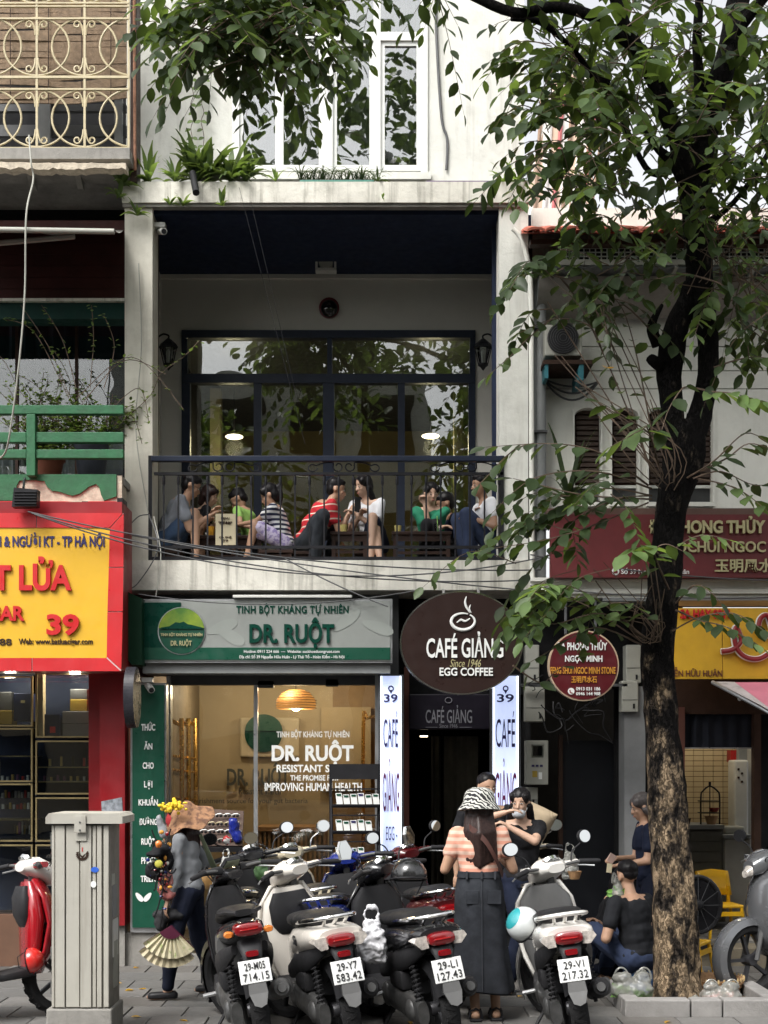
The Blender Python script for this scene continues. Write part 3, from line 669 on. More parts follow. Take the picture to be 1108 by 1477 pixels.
# brochure stand
yst = 11.75
st = thing('brochure_stand', 'tall black metal stand holding rows of white brochures before the shop glass', 'stand', (XX(512, yst), yst, 0))
for a in (477, 546): MB().box(XX(a, yst) - .012, XX(a, yst) + .012, yst, yst + .03, 0, ZZ(1102, yst)).build('stand_post', iron, st)
for a in (483, 551): MB().tube([(XX(a, yst), yst - .28, 0), (XX(a - 5, yst), yst, ZZ(1150, yst))], .012, 6).build('stand_leg', iron, st)
slab('header_board', black_pl, st, 477, 546, 1102, 1124, yst - .01, .02)
slab('shelf_bar', iron, st, 478, 546, 1137, 1139, yst, .02)
for k, y in enumerate((1162, 1200, 1240, 1278)):
    sh = slab('stand_shelf', iron, st, 478, 549, y, y + 3, yst - .12, .14)
    slab('shelf_bar', iron, st, 478, 549, y + 13, y + 15, yst - .1, .02)
    n = (6, 5, 4, 1)[k]
    for i in range(n):
        x = 484 + i * 10.6; y0 = y - 18 + (i * 5 % 3)
        bq = poly('brochure', [(x, y0), (x + 9, y0), (x + 11, y), (x + 2, y)][::-1], yst - .09, .006, white_p, sh)
        poly('brochure_top', [(x + 1, y0 + 1), (x + 8, y0 + 1), (x + 8, y0 + 4), (x + 2, y0 + 4)][::-1], yst - .094, .003, green_s if (i + k) % 4 != 3 else navy_l, sh)
    slab('shelf_lip', iron, sh, 478, 549, y - 2, y, yst - .14, .01)
# ================================================================ left building
lb = thing('left_building', 'old shop house with cream iron grille above a green wooden balcony', 'building', (-3.5, 12, 0))
def pl_(name, m, *a, parent=lb, **k): return slab(name, m, parent, *a, **k)
# grille
gr = thing('window_grille', 'cream painted iron grille of overlapping rings and scrolls on the top floor', 'grille', tuple(P(60, 215, 11.72)))
YL = 11.72
ring = None
def ring_mb(rx, rz): return MB().tube([(rx * math.cos(a), 0, rz * math.sin(a)) for a in [i * math.pi / 18 for i in range(37)]], .0095, 6, caps=False)
WMI = Matrix.Identity(4)
rg = ring_mb(47 * YL / F, 41.5 * YL / F).build('ring', cream_g, gr, local=True)
sc0 = None
def cs(px, py, sx, sz):   # C scroll beside a bar
    pts = []
    for i in range(22):
        t = i / 21
        if t < .5: a = t / .5; pts.append((sx * (2 + 9 * (1 - math.cos(a * 1.5)) * 1.0), sz * (22 - 20 * math.sin(a * 1.57))))
        else:
            a = (t - .5) / .5; rr = 5.2 * (1 - .55 * a); an = -math.pi / 2 + a * 5.2
            pts.append((sx * (10.5 + rr * math.cos(an)), sz * (7 + rr * math.sin(an))))
    return [P(px + u, py + v, YL - .008) for u, v in pts]
g0 = Vector(gr.location); firstr = True
for cy, tops in ((170.5, (130, 211)), (67.5, (27, 108)), (-37, (-77, 4))):
    for cx in (-16, 53, 122, 191):
        p = P(cx, cy, YL) - g0
        if cx == 191:
            pass
        if firstr: rg.location = p; firstr = False
        elif cx != 191: inst(rg, gr, p)
        else:
            MB().tube([P(cx + 47 * math.cos(a), cy + 41.5 * math.sin(a), YL) for a in [R(98) + i * R(164) / 16 for i in range(17)]], .0095, 6).build('ring', cream_g, gr)
        if cx < 180:
            for s in (-1, 1):
                for (py, sz) in ((tops[0], 1), (tops[1], -1)):
                    MB().tube(cs(cx, py + (2 if sz > 0 else -2), s, sz), .008, 5).build('scroll', cream_g, gr)
for cx in (-16, 53, 122): slab('upright_bar', cream_g, gr, cx - 1.6, cx + 1.6, -90, 212, YL - .012, .016)
slab('upright_bar', cream_g, gr, 184, 187, -90, 213, YL - .012, .02)
for y, h in ((3, 2), (7.5, 2), (25, 2.5), (109, 3.4), (127, 2.4), (212, 2.4), (-80, 3)): slab('cross_bar', cream_g, gr, -60, 186, y, y + h, YL - .016, .02)
# bamboo blinds
bl = thing('bamboo_blind', 'sagging brown bamboo blind behind the iron grille', 'blind', tuple(P(60, 150, 12.1)))
rb = random.Random(5)
for i in range(26):
    y = -60 + i * 8.2; d = rb.uniform(-2, 2); e = rb.uniform(-3, 3)
    bpts = smooth_pts([P(-40, y + e, 12.06), P(40, y + d, 12.03 + rb.uniform(0, .03)), P(110, y - d, 12.04), P(183, y + e * .5 - (i > 20) * 8, 12.07)], 4)
    b = MB(); n = len(bpts); hh = .026
    b.add([p + Vector((0, 0, hh)) for p in bpts] + [p - Vector((0, 0, hh - .003)) for p in bpts] + [p + Vector((0, .008, hh)) for p in bpts] + [p + Vector((0, .008, -hh)) for p in bpts],
          [(k, k + 1, n + k + 1, n + k) for k in range(n - 1)] + [(2 * n + k, 2 * n + k + 1, 3 * n + k + 1, 3 * n + k) for k in range(n - 1)] + [(k, k + 1, 2 * n + k + 1, 2 * n + k) for k in range(n - 1)])
    b.build('bamboo_slat', bamboo, bl)
for x in (15, 70, 118, 160): line('blind_cord', [P(x, -60, 12.015), P(x, 150, 12.015)], .004, dark_brown, bl, 5)
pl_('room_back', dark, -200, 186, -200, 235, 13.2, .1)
for a in ((55, 72), (165, 176)): pl_('window_jamb', grey_p, a[0], a[1], 130, 206, 12.5, .06)
for a in ((150, 160), (180, 196)): pl_('window_bar', grey_d, -60, 182, a[0], a[1], 12.55, .05)
pl_('edge_board', dark_brown, 188, 197, -200, 262, 11.9, .2); line('edge_pipe', [P(193, -100, 11.85), P(195, 245, 11.85)], .013, mat('rusty_strip', (.25, .12, .07), .8, var=.4, vs=30), lb, 8)
pl_('ledge', concrete, -200, 187, 213, 229, 11.7, .5)
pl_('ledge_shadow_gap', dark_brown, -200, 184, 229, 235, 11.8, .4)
bb = MB(); rr_ = random.Random(2); top = []; bot = []
for i in range(40):
    x = -60 + i * 6.2; top.append((x, 234 + .06 * (x) * .1 + rr_.uniform(-1, 1))); bot.append((x, 243 + rr_.uniform(-2, 2)))
poly('broken_ledge_edge', top[::1] + bot[::-1], 11.62, .12, plaster, lb)
MB().box(XX(-200, 12), XX(184, 12), 11.75, 13.5, ZZ(243, 12), ZZ(236, 12)).build('upper_soffit', concrete, lb)
for x in (50, 118): MB().prism([(0, 0), (.35, 0), (.35, -.03), (.05, -.2), (0, -.2)], -.025, .025, Matrix.Translation(P(x, 243, 12.2)) @ Matrix.Rotation(R(-90), 4, 'Z')).build('soffit_bracket', concrete, lb)
# awning
aw = thing('grey_awning', 'dirty grey cloth awning on a pale pole under the left top floor', 'awning', tuple(P(90, 335, 11.2)))
n = 12; vs = []
for j in range(5):
    for i in range(n + 1):
        t = j / 4; y = 11.05 + t * 1.1; x = XX(-150, 11.05) + i / n * (XX(165 + 14 * t, y) - XX(-150, 11.05))
        vs.append((x, y, ZZ(331, 11.05) + t * .42 + .02 * math.sin(i * 1.3) * math.sin(t * 3.1) - .03 * math.sin(t * 3.1)))
MB().add(vs, [(j * (n + 1) + i, j * (n + 1) + i + 1, (j + 1) * (n + 1) + i + 1, (j + 1) * (n + 1) + i) for j in range(4) for i in range(n)], True).build('awning_cloth', awn_g, aw)
MB().tube([P(-150, 329, 11.03), P(165, 334, 11.03)], .022, 10).build('awning_pole', off_w, aw)
MB().tube([P(-60, 356, 11.4), P(108, 341, 11.4)], .022, 6).build('awning_arm', off_w, aw)
for i in range(7): pl_('louvre_plank', redwood, -200, 181, 318 + i * 16.5, 334 + i * 16.5, 12.1 + .004 * (i % 2), .05)
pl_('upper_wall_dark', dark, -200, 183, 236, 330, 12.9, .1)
pl_('white_trim', wall_old, -200, 181, 430, 434, 12.0, .2)
pl_('green_beam', green_d, -200, 181, 434, 460, 12.05, .2)
# first floor windows, curtains
glass_l = glass_mat('left_window_glass', .09)
for a, b_ in ((-80, 22), (26, 108), (112, 180)): pl_('window_pane', glass_l, a, b_, 460, 700, 12.65, .005)
for a in (22, 108): pl_('window_post', dark_brown, a, a + 4, 460, 700, 12.63, .05)
wc = mat('white_net_curtain', (.32, .33, .36), .9, var=.08)
curtain('curtain', wc, -60, 20, 470, 710, 12.9, lb, amp=.03, per=.09, seed=2); curtain('curtain', curtain_g, 30, 84, 600, 710, 12.9, lb, amp=.03, per=.08, seed=5); curtain('curtain', wc, 84, 178, 640, 710, 12.85, lb, amp=.03, per=.08, seed=3)
curtain('curtain', mat('dark_blue_curtain', (.015, .02, .03), .9), -60, 180, 455, 560, 12.8, lb, amp=.04, per=.12, seed=8)
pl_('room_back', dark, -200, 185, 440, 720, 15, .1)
pl_('balcony_floor', concrete, -200, 180, 690, 700, 11.75, 1.3)
# green wooden balcony
gb = thing('green_balcony', 'weathered green wooden balcony rails with a post above the red sign', 'balcony', tuple(P(80, 690, 11.6)))
for y0, y1 in ((584, 597), (623, 638), (648, 661)):
    slab('rail', green_w, gb, -200, 38 if y0 > 600 else 178, y0, y1, 11.62, .07, c=.006)
    if y0 > 600: slab('rail', green_w, gb, 51, 178, y0, y1, 11.62, .07, c=.006)
slab('post', green_w, gb, 38, 51, 597, 686, 11.6, .09, c=.006)
# green fascia with peeled plaster
pl_('fascia_plaster', plaster, -200, 176, 686, 742, 11.7, .2)
poly('fascia_paint', [(-200, 684), (168, 684), (168, 716), (150, 722), (146, 714), (143, 702), (138, 698), (128, 702), (115, 712), (104, 715), (97, 713), (85, 709), (75, 708), (68, 702), (64, 694), (45, 692), (28, 693), (24, 700), (22, 722), (-200, 722)][::-1], 11.682, .018, green_w, lb)
pt = lambda nm, lab, cx, w0, y0, y1, m, grp='plant pots on the green balcony': MB().lathe([(w0 * .36, ZZ(y1, 12)), (w0 * .46, ZZ(y1 - (y1 - y0) * .75, 12)), (w0 * .5, ZZ(y0 + 4, 12)), (w0 * .54, ZZ(y0 + 3.5, 12)), (w0 * .54, ZZ(y0, 12)), (w0 * .48, ZZ(y0, 12)), (w0 * .47, ZZ(y0 + 3, 12)), (0, ZZ(y0 + 3, 12))], (XX(cx, 12), 12, 0), 24).build(nm, m)
terra = mat('terracotta', (.2, .06, .03), .7, var=.15)
o = pt('plant_pot', '', 70, .27, 662, 694, terra); tag(o, 'terracotta pot behind the lowest green rail, right of the post', 'plant pot', 'plant pots on the green balcony')
o = pt('plant_pot', '', 132, .31, 636, 694, mat('slate_pot', (.03, .035, .045), .5)); tag(o, 'large dark slate pot behind the green rails', 'plant pot', 'plant pots on the green balcony')
# red framed cigar shop sign
ss = thing('shop_sign', 'large yellow cigar shop sign with red raised letters in a red panel frame', 'sign', tuple(P(60, 960, 11.3)))
YC = 11.3
slab('sign_back', red_w, ss, -200, 176, 724, 966, YC + .03, .45)
poly('frame_panel', [(-200, 740), (52, 740), (52, 761), (-200, 761)][::-1], YC, .035, red_s, ss)
poly('frame_panel', [(53.2, 740), (177, 740), (158, 761), (53.2, 761)][::-1], YC, .035, red_s, ss)
poly('frame_panel', [(178.5, 741), (178, 817.5), (157, 817.5), (158.5, 762)][::-1], YC, .035, red_s, ss)
poly('frame_panel', [(178, 819), (177, 881.5), (155, 881.5), (157, 819)][::-1], YC, .035, red_s, ss)
poly('frame_panel', [(177, 883), (175, 966), (154, 947), (155, 883)][::-1], YC, .035, red_s, ss)
poly('frame_panel', [(47, 949), (153, 949), (174, 968), (47, 968)][::-1], YC, .035, red_s, ss)
poly('frame_panel', [(-200, 949), (45.5, 949), (45.5, 968), (-200, 968)][::-1], YC, .035, red_s, ss)
poly('joint_filler', [(-200, 740.5), (178, 740.5), (174.5, 967.5), (-200, 967.5)][::-1], YC + .012, .018, white_p, ss)
poly('top_cover', [(-200, 723), (168, 723), (168, 740), (-200, 740)][::-1], YC + .06, .3, red_s, ss)
poly('peeled_patch', [(81, 725), (118, 722), (119, 727), (100, 732), (84, 735), (80, 729)][::-1], YC + .055, .006, plaster, ss)
slab('dark_notch', black_pl, ss, 118, 127, 723, 729, YC + .052, .01); slab('dark_notch', black_pl, ss, 169, 177, 718, 738, YC + .08, .2)
poly('sign_face', [(-200, 761), (158.5, 761), (154, 949), (-200, 949)][::-1], YC + .008, .01, yellow_s, ss)
yy = YC + .005
text('THƯƠNG BINH & NGƯỜI KT - TP HÀ NỘI', (-86, 151, 768, 793), yy, navy_l, ss, bold=.03)
text('BẬT LỬA', (-56, 104, 803, 862), yy, red_l, ss, bold=.035, depth=.024)
text('CIGAR', (-42, 36, 874, 896), yy, red_l, ss, bold=.035, depth=.02)
text('39', (68, 115, 886, 917), yy, red_l, ss, bold=.035, depth=.024)
text('0912.345.688', (-80, 17, 921, 931), yy, dark_brown, ss, bold=.02); text('Web: www.batluacigar.com', (27, 134, 921, 932), yy, dark_brown, ss, bold=.02)
t = thing('floodlight', 'black square floodlight on top of the red framed sign', 'lamp', tuple(P(36, 716, 11.2)))
MB().prism([(XX(a, 11.15), ZZ(b_, 11.15)) for a, b_ in ((17, 731), (53, 730), (54, 706), (20, 703))], 11.15, 11.25).build('lamp_body', black_pl, t)
for i in range(5): slab('cooling_fin', black_pl, t, 20, 52, 708 + i * 4.2, 710 + i * 4.2, 11.135, .02)
MB().tube([P(34, 704, 11.2), P(35, 694, 11.35), P(36, 690, 11.6)], .01, 6).build('lamp_arm', black_pl, t)
# cigar shop front
pl_('shop_back', dark, -200, 145, 960, 1345, 12.9, .1)
MB().box(-4.6, XX(140, 12), 12, 14, ZZ(968, 12), ZZ(960, 12)).build('shop_soffit', dark, lb)
pl_('red_pier', red_w, 144, 180, 962, 1335, 11.85, .9)
pl_('red_pier_return', red_w, 128, 144, 966, 1190, 12.02, .5)
poly('silver_sticker', [(146, 1156), (176, 1150), (177, 1171), (147, 1174)][::-1], 11.844, .004, mat('silver_sticker', (.25, .27, .3), .35, var=.5, vs=30), lb)
pl_('shop_plinth', concrete, 60, 180, 1335, 1396, 11.9, .4)
pl_('tiled_step', mat('brown_step', (.12, .06, .035), .6), -200, 60, 1320, 1396, 12.0, .4)
for k, (a, b_) in enumerate(((-60, 47), (51, 140))):
    cab = thing('display_cabinet', ('glass display cabinet with pipes and lighters at the left picture edge', 'glass display cabinet with cardboard boxes and cigar racks beside the red pillar')[k], 'cabinet', (XX((a + b_) / 2, 12.1), 12.1, 0), group='display cabinets of the cigar shop')
    rows = ((975, 1048), (1050, 1128), (1130, 1214), (1218, 1330)) if k == 0 else ((970, 1064), (1068, 1146), (1150, 1214), (1218, 1330))
    for r0, r1 in rows:
        for q in ((a, a + 2.4, r0, r1), (b_ - 2.4, b_, r0, r1), (a + 2.4, b_ - 2.4, r0, r0 + 2.4), (a + 2.4, b_ - 2.4, r1 - 2.4, r1)): slab('frame_bar', brass, cab, *q, 12.1, .03)
        slab('cabinet_pane', glass_c, cab, a + 2.4, b_ - 2.4, r0 + 2.4, r1 - 2.4, 12.11, .004)
    slab('cabinet_back', navy, cab, a, b_, 968, 1330, 12.6, .03)
    for r0, r1 in rows: slab('cabinet_shelf', grey_d, cab, a, b_, r1 - 1, r1 + 1, 12.13, .45)
    for y in ((1090, 1182) if k == 0 else (1106, 1127)): slab('glass_shelf', brass, cab, a, b_, y, y + 1.5, 12.2, .35)
slab('post_cream', mat('cream_post', (.42, .34, .2), .5), lb, 53, 62, 970, 1062, 12.14, .1)
def goods(name, lab, cat, rects, grp):
    for k, (a, b_, c_, d_, y, m, lb_) in enumerate(rects):
        o = slab(name, m, None, a, b_, c_, d_, y, .18, c=.004); tag(o, lb_, cat, grp)
cardg = mat('grey_card', (.2, .2, .2), .8, var=.08); cardn = mat('navy_card', (.012, .018, .05), .5); cardy = mat('mustard_card', (.35, .24, .03), .6)
goods('cardboard_box', '', 'box', (
    (90, 140, 1044, 1062, 12.2, cardg, 'lower flat grey box of the pair on the upper cabinet shelf'), (90, 140, 1026, 1043.5, 12.2, cardg, 'upper flat grey box of the pair on the upper cabinet shelf'),
    (101, 126, 1009, 1025.5, 12.22, cardy, 'mustard yellow box standing on the flat grey boxes'), (101, 126, 994, 1008.5, 12.23, grey_d, 'dark box on top of the mustard yellow box'),
    (64, 87, 1030, 1062, 12.2, cardn, 'navy box with reddish picture beside the flat grey boxes'), (20, 46, 1000, 1040, 12.2, cardn, 'navy square box with a small crest in the left cabinet'),
    (-4, 17, 1025, 1045, 12.2, cardy, 'mustard yellow box at the left edge of the left cabinet'), (-4, 17, 998, 1024.5, 12.21, grey_d, 'grey box on the mustard box at the left edge')), 'boxes in the cigar shop cabinets')
slab('box_mark', red_l, C.objects['cardboard_box.004'], 72, 80, 1048, 1057, 12.195, .003)
slab('box_mark', gold_l, C.objects['cardboard_box.005'], 30, 36, 1010, 1014, 12.195, .003)
rg_ = random.Random(9)
cols = [mat('lighter_' + n, c, .35, var=.1) for n, c in (('red', (.35, .02, .02)), ('silver', (.4, .4, .42)), ('purple', (.12, .03, .1)), ('white', (.6, .6, .58)), ('gold', (.4, .28, .08)), ('black', (.02, .02, .02)))]
protos = []
for m in cols:
    o = MB().box(-.011, .011, -.011, .011, 0, .075, c=.003).build('lighter', m); protos.append(o)
used = [False] * len(protos)
def small_row(px0, px1, py, y, n, what, hs=1.0):
    for i in range(n):
        k = rg_.randrange(len(protos)); p = P(px0 + (px1 - px0) * (i + .5) / n, py, y + rg_.uniform(0, .1))
        if not used[k]: o = protos[k]; used[k] = True
        else: o = protos[k].copy(); C.objects.link(o)
        o.location = p; o.scale = (1, 1, hs * rg_.uniform(.7, 1.2)); tag(o, what % ORD[i], 'lighter', 'lighters and small goods in the cabinets')
small_row(0, 44, 1128, 12.2, 6, '%s small smoking item from the left on the middle shelf of the left cabinet', .9)
small_row(2, 44, 1151, 12.3, 9, '%s lighter from the left on the upper step of the left cabinet display', .8)
small_row(2, 44, 1167, 12.22, 8, '%s lighter from the left on the middle step of the left cabinet display', .7)
small_row(20, 44, 1203, 12.2, 7, '%s tall lighter from the left on the bottom step of the left cabinet', 1.4)
small_row(60, 136, 1126, 12.3, 8, '%s small item from the left in the lower rack of the right cabinet', .6); small_row(64, 130, 1105, 12.3, 4, '%s slim tube from the left standing on the glass shelf of the right cabinet', 1.2)
small_row(70, 138, 1212, 12.25, 8, '%s small item from the left, low in the right cabinet', .8)
for k, px in enumerate((8, 103)):
    t = thing('downlight', ['lit downlight under the red sign at the left edge', 'lit downlight under the red sign above the cardboard boxes'][k], 'lamp', tuple(P(px, 970, 12.0)), group='downlights under the red sign')
    z = ZZ(968, 12); MB().lathe([(.05, z - .012), (.055, z - .004), (.055, z + .004)], (XX(px, 12.05), 12.06, 0), 16).build('lamp_disc', lamp_warm, t)
    lamp_light('downlight_light', (XX(px, 12.05), 12.2, z - .06), 7, (1, .88, .7), .05)
# edge-on box signs on the party wall
t = thing('side_sign', 'dark green projecting sign box seen edge on beside the silver shop sign', 'sign', tuple(P(190, 900, 11.6)))
MB().prism([(XX(a, 11.55), ZZ(b_, 11.55)) for a, b_ in ((179, 851), (203, 862), (203, 958), (188, 958), (179, 945))], 11.6, 12.1).build('sign_box', mat('deep_green_box', (.004, .03, .014), .5), t)
t = thing('round_side_sign', 'grey curved rim of a round projecting sign seen edge on', 'sign', tuple(P(190, 1005, 11.3)))
Mr = Matrix.Translation(P(191, 1006, 11.35)) @ Matrix.Rotation(R(90), 4, 'Z')
MB().prism(ell(0, 0, .19, .25, 56), -.04, .04, Mr).build('sign_rim', mat('dark_lacquer', (.03, .03, .036), .3), t)

# ================================================================ right building
rbld = thing('right_building', 'pale shop house with arched brown windows behind the street tree', 'building', (3.5, 12, 0))
def pr(name, m, *a, parent=rbld, **k): return slab(name, m, parent, *a, **k)
YRB = 12.3
grooved = wall_r
for i, (y0, y1) in enumerate(((448, 499), (500.5, 534), (535.5, 560), (561.5, 585))): pr('wall_course', wall_r, 768, 1400, y0, y1, YRB + .002 * (i % 2), .2)
pr('wall_pier', wall_r, 768, 829, 585, 745, YRB, .2)
for k, (a, b_) in enumerate(((829, 867), (883, 921), (936, 975), (990, 1029))):
    nx = (883, 936, 990, 1400)[k]
    pr('wall_pier', wall_r, b_, nx, 585, 745, YRB, .2)
    # arch spandrels
    w0 = XX(a, YRB); w1 = XX(b_, YRB); z0 = ZZ(585, YRB); cxm = (w0 + w1) / 2; zz = ZZ(600, YRB)
    pts = [(w0, z0 + .002), (w0, zz)] + [(cxm - (w1 - w0) / 2 * math.cos(t), zz + .075 * math.sin(t)) for t in [math.pi * i / 12 for i in range(1, 12)]] + [(w1, zz), (w1, z0 + .002)]
    MB().prism(pts, YRB + .001, YRB + .2).build('arch_head', wall_r, rbld)
    pr('window_frame', wall_r, a - 2.5, a, 590, 742, YRB - .03, .03); pr('window_frame', wall_r, b_, b_ + 2.5, 590, 742, YRB - .03, .03)
    sh = pr('shutter', dark_brown, a, b_, 585, 700, YRB + .12, .04)
    sl = None
    for i in range(14): slab('shutter_slat', mat('shutter_brown', (.07, .045, .035), .6) if 'shutter_brown' not in MATS else MATS['shutter_brown'], sh, a + 3, b_ - 3, 592 + i * 7.6, 597 + i * 7.6, YRB + .10, .02)
    pr('window_rail', pvc, a, b_, 700, 704, YRB + .1, .05); pr('low_pane', grey_d, a, b_, 704, 726, YRB + .13, .02)
    pr('window_sill', wall_r, a - 3, b_ + 3, 724, 730, YRB - .05, .1)
pr('inner_wall', dark, 768, 1400, 580, 745, YRB + .5, .1)
pr('brown_ledge', mat('brown_ledge', (.11, .06, .045), .7), 790, 1400, 733, 743, 11.9, .3)
# awning roof under the lattice, roof tiles
rib = mat('corrugated_sheet', (.11, .125, .125), .6, var=.15)
pr('gutter_beam', wall_r, 800, 1400, 374, 382, 11.75, .15)
b = MB(); x = XX(776, 12)
n = 120; vs = []
for j, (y, z) in enumerate(((11.7, ZZ(384, 11.7)), (11.7, ZZ(386, 11.7)), (12.25, ZZ(408, 12.25)))):
    for i in range(n + 1): vs.append((x + i * .028, y, z + .008 * math.sin(i * 1.3)))
MB().add(vs, [(j * (n + 1) + i, j * (n + 1) + i + 1, (j + 1) * (n + 1) + i + 1, (j + 1) * (n + 1) + i) for j in range(2) for i in range(n)], True).build('canopy_sheet', rib, rbld)
n = 20; vs = []
for j in range(6):
    for i in range(n + 1):
        t = j / 5; vs.append((XX(776, 12) + i * .17, 11.9 + .32 * (1 - math.cos(t * 1.5)) , ZZ(404, 12) - t * .27 + .012 * math.sin(i * 2.1) * t))
MB().add(vs, [(j * (n + 1) + i, j * (n + 1) + i + 1, (j + 1) * (n + 1) + i + 1, (j + 1) * (n + 1) + i) for j in range(5) for i in range(n)], True).build('rolled_awning', mat('faded_awning', (.27, .255, .23), .85, var=.15, streak=.4), rbld)
pr('wall_head', wall_r, 768, 1400, 300, 450, 12.5, .1)
for x in (962, 1075, 890): MB().tube([P(x + 14, 384, 11.7), P(x - 20, 452, 12.28)], .02, 4).build('awning_strut', off_w, rbld)
# tile roof
rt = MB()
n = 0
tl = MB()
prof = [( .5 * .16 * math.cos(a), .035 * math.sin(a)) for a in [math.pi * i / 6 for i in range(7)]]
vs = [(-u, 0, v) for u, v in prof] + [(-u * .9, .42, v + .17) for u, v in prof]
tl.add(vs, [(i, i + 1, 8 + i, 7 + i) for i in range(6)], True); tl.add([(-u, -.002, v) for u, v in prof] + [(-u, -.002, v - .02) for u, v in prof], [(i, i + 1, 8 + i, 7 + i) for i in range(6)])
tb_ = MB(); tb_.add([(-.09, 0, -.02), (.09, 0, -.02), (.09, .42, .15), (-.09, .42, .15)], [(0, 1, 2, 3)])
tl.add(tb_.v, tb_.f)
to = tl.build('roof_tile', tile_red, rbld, local=True); f_ = True
for j in range(3):
    for i in range(22):
        loc = Vector((XX(771, 11.6) + i * .155, 11.45 + j * .38, ZZ(343, 11.6) + j * .14 + .004 * (i % 3))) - Vector(rbld.location)
        if f_: to.location = loc; f_ = False
        else: inst(to, rbld, loc, (0, 0, random.uniform(-.02, .02)))
pr('fascia_board', dark_brown, 765, 1400, 345, 352, 11.6, .1)
# lattice
lt = thing('white_lattice', 'white metal square lattice strip under the red tiled eaves', 'lattice', tuple(P(990, 380, 11.78)))
slab('lattice_rail', pvc, lt, 806, 1300, 347, 352, 11.76, .03)
for i in range(58): slab('lattice_bar', pvc, lt, 808 + i * 8.4, 809.6 + i * 8.4, 352, 374, 11.77, .01)
for y in (357, 363, 369): slab('lattice_bar', pvc, lt, 806, 1300, y, y + 1.2, 11.765, .012)
pr('lattice_back', dark, 800, 1400, 345, 400, 12.3, .1)
# drain pipes
pr('pipe_recess', dark_brown, 762, 768, 330, 850, 12.25, .2)
line('drain_pipe', smooth_pts([P(740, 330, 11.9), P(752, 345, 11.9), P(762, 380, 11.9), P(766, 440, 11.9), P(767, 700, 11.9), P(768, 850, 11.9)]), .022, wall_r, bd, 10)
line('drain_pipe', [P(781, 400, 12.1), P(781, 855, 12.1)], .042, grey_p, rbld, 12); line('drain_pipe', [P(773, 400, 12.15), P(773, 855, 12.15)], .02, grey_p, rbld, 8)
for y in (470, 620, 760): pr('pipe_clip', grey_d, 768, 790, y, y + 3, 12.04, .1)
line('wall_pipe', [P(1104, -40, 11.9), P(1104, 330, 11.9)], .04, wall_r, rbld) if False else None
# air conditioner
ac = thing('air_conditioner', 'grey outdoor air conditioner with round black fan on a blue bracket', 'air conditioner', tuple(P(812, 515, 12.0)))
slab('ac_case', off_w, ac, 786, 840, 468, 513, 11.9, .35, c=.01)
MB().prism([(XX(812, 11.9) + a, ZZ(488, 11.9) + b_) for a, b_ in ell(0, 0, .135, .135, 28)], 11.88, 11.9).build('fan_well', black_pl, ac)
for k in range(6): MB().tube([(XX(812, 11.9) + (.03 + k * .02) * math.cos(a), 11.872, ZZ(488, 11.9) + (.03 + k * .02) * math.sin(a)) for a in [i * .39 for i in range(17)]], .002, 4).build('fan_grille_ring', grey_d, ac)
slab('bracket_shelf', dark_brown, ac, 784, 856, 519, 525, 11.85, .45)
blue_b = mat('teal_bracket', (.02, .13, .16), .5)
poly('bracket', [(836, 525), (842, 525), (842, 548), (834, 548), (834, 535)][::-1], 11.86, .4, blue_b, ac); poly('bracket', [(786, 519), (791, 519), (791, 545), (786, 545)][::-1], 11.86, .4, blue_b, ac)
for k in range(3): line('wire_loop', sag(P(788, 548 + k * 2, 12.2), P(862, 551 + k, 12.2), .05 + k * .05), .009, grey_d, ac)
# maroon fascia sign
ms = thing('shop_sign', 'wide maroon feng shui stone shop sign with pale gold letters behind the trunk', 'sign', tuple(P(950, 830, 11.7)))
slab('sign_face', maroon, ms, 795, 1400, 742, 833, 11.7, .12)
text('ĐÁ PHONG THỦY', (936, 1103, 745, 770), 11.695, gold_l, ms, bold=.035, depth=.03)
text('TOCHUI NGOC', (962, 1104, 781, 797), 11.695, gold_l, ms, bold=.02, depth=.02)
text('玉明風水石', (1031, 1135, 806, 826), 11.695, gold_l, ms, bold=.02, depth=.015)
text('Số 39 Nguyễn Hữu Huân', (896, 994, 819, 830), 11.695, white_p, ms, bold=.01)
disc('home_icon', 888, 824, 5.4, 11.692, .006, white_p, ms, 16)
poly('home_mark', [(885, 827), (891, 827), (891, 823.5), (888, 820.5), (885, 823.5)][::-1], 11.687, .004, maroon, ms)
# moulding below
for y0, y1, d in ((833, 838, .0), (838, 850, .05), (850, 856, .02), (856, 862, .06)): pr('moulding', wall_r, 766, 1400, y0, y1, 11.82 + d, .3)
pr('grey_string', grey_p, 870, 1400, 862, 867, 11.85, .3)
# yellow sign
ys = thing('shop_sign', 'ochre yellow shop sign with a red handwritten flourish right of the trunk', 'sign', tuple(P(1050, 980, 11.6)))
slab('sign_face', yellow_d, ys, 966, 1041.5, 877, 979, 11.6, .1); slab('sign_face', yellow_d, ys, 1042.5, 1400, 877, 979, 11.6, .1)
slab('sign_trim', mat('brown_trim', (.2, .1, .02), .5), ys, 966, 1400, 866, 874, 11.65, .1)
text('SA HAY - 0...', (981, 1052, 879, 893), 11.594, red_l, ys, bold=.03, depth=.02) if False else text('SA HAY 0911', (981, 1052, 879, 893), 11.594, red_l, ys, bold=.03, depth=.02)
text('NGUYỄN HỮU HUÂN', (944, 1042, 962, 976), 11.594, mat('brown_letter', (.12, .03, .01), .5), ys, bold=.02)
fl = smooth_pts([P(a, b_, 11.57) for a, b_ in ((1040, 940), (1056, 937), (1068, 925), (1062, 905), (1058, 915), (1062, 935), (1075, 948), (1095, 950), (1115, 938))], 6)
MB().tube(fl, .026, 8).build('flourish_edge', white_p, ys); MB().tube([p - Vector((0, .02, 0)) for p in fl], .019, 8).build('flourish', red_w, ys)
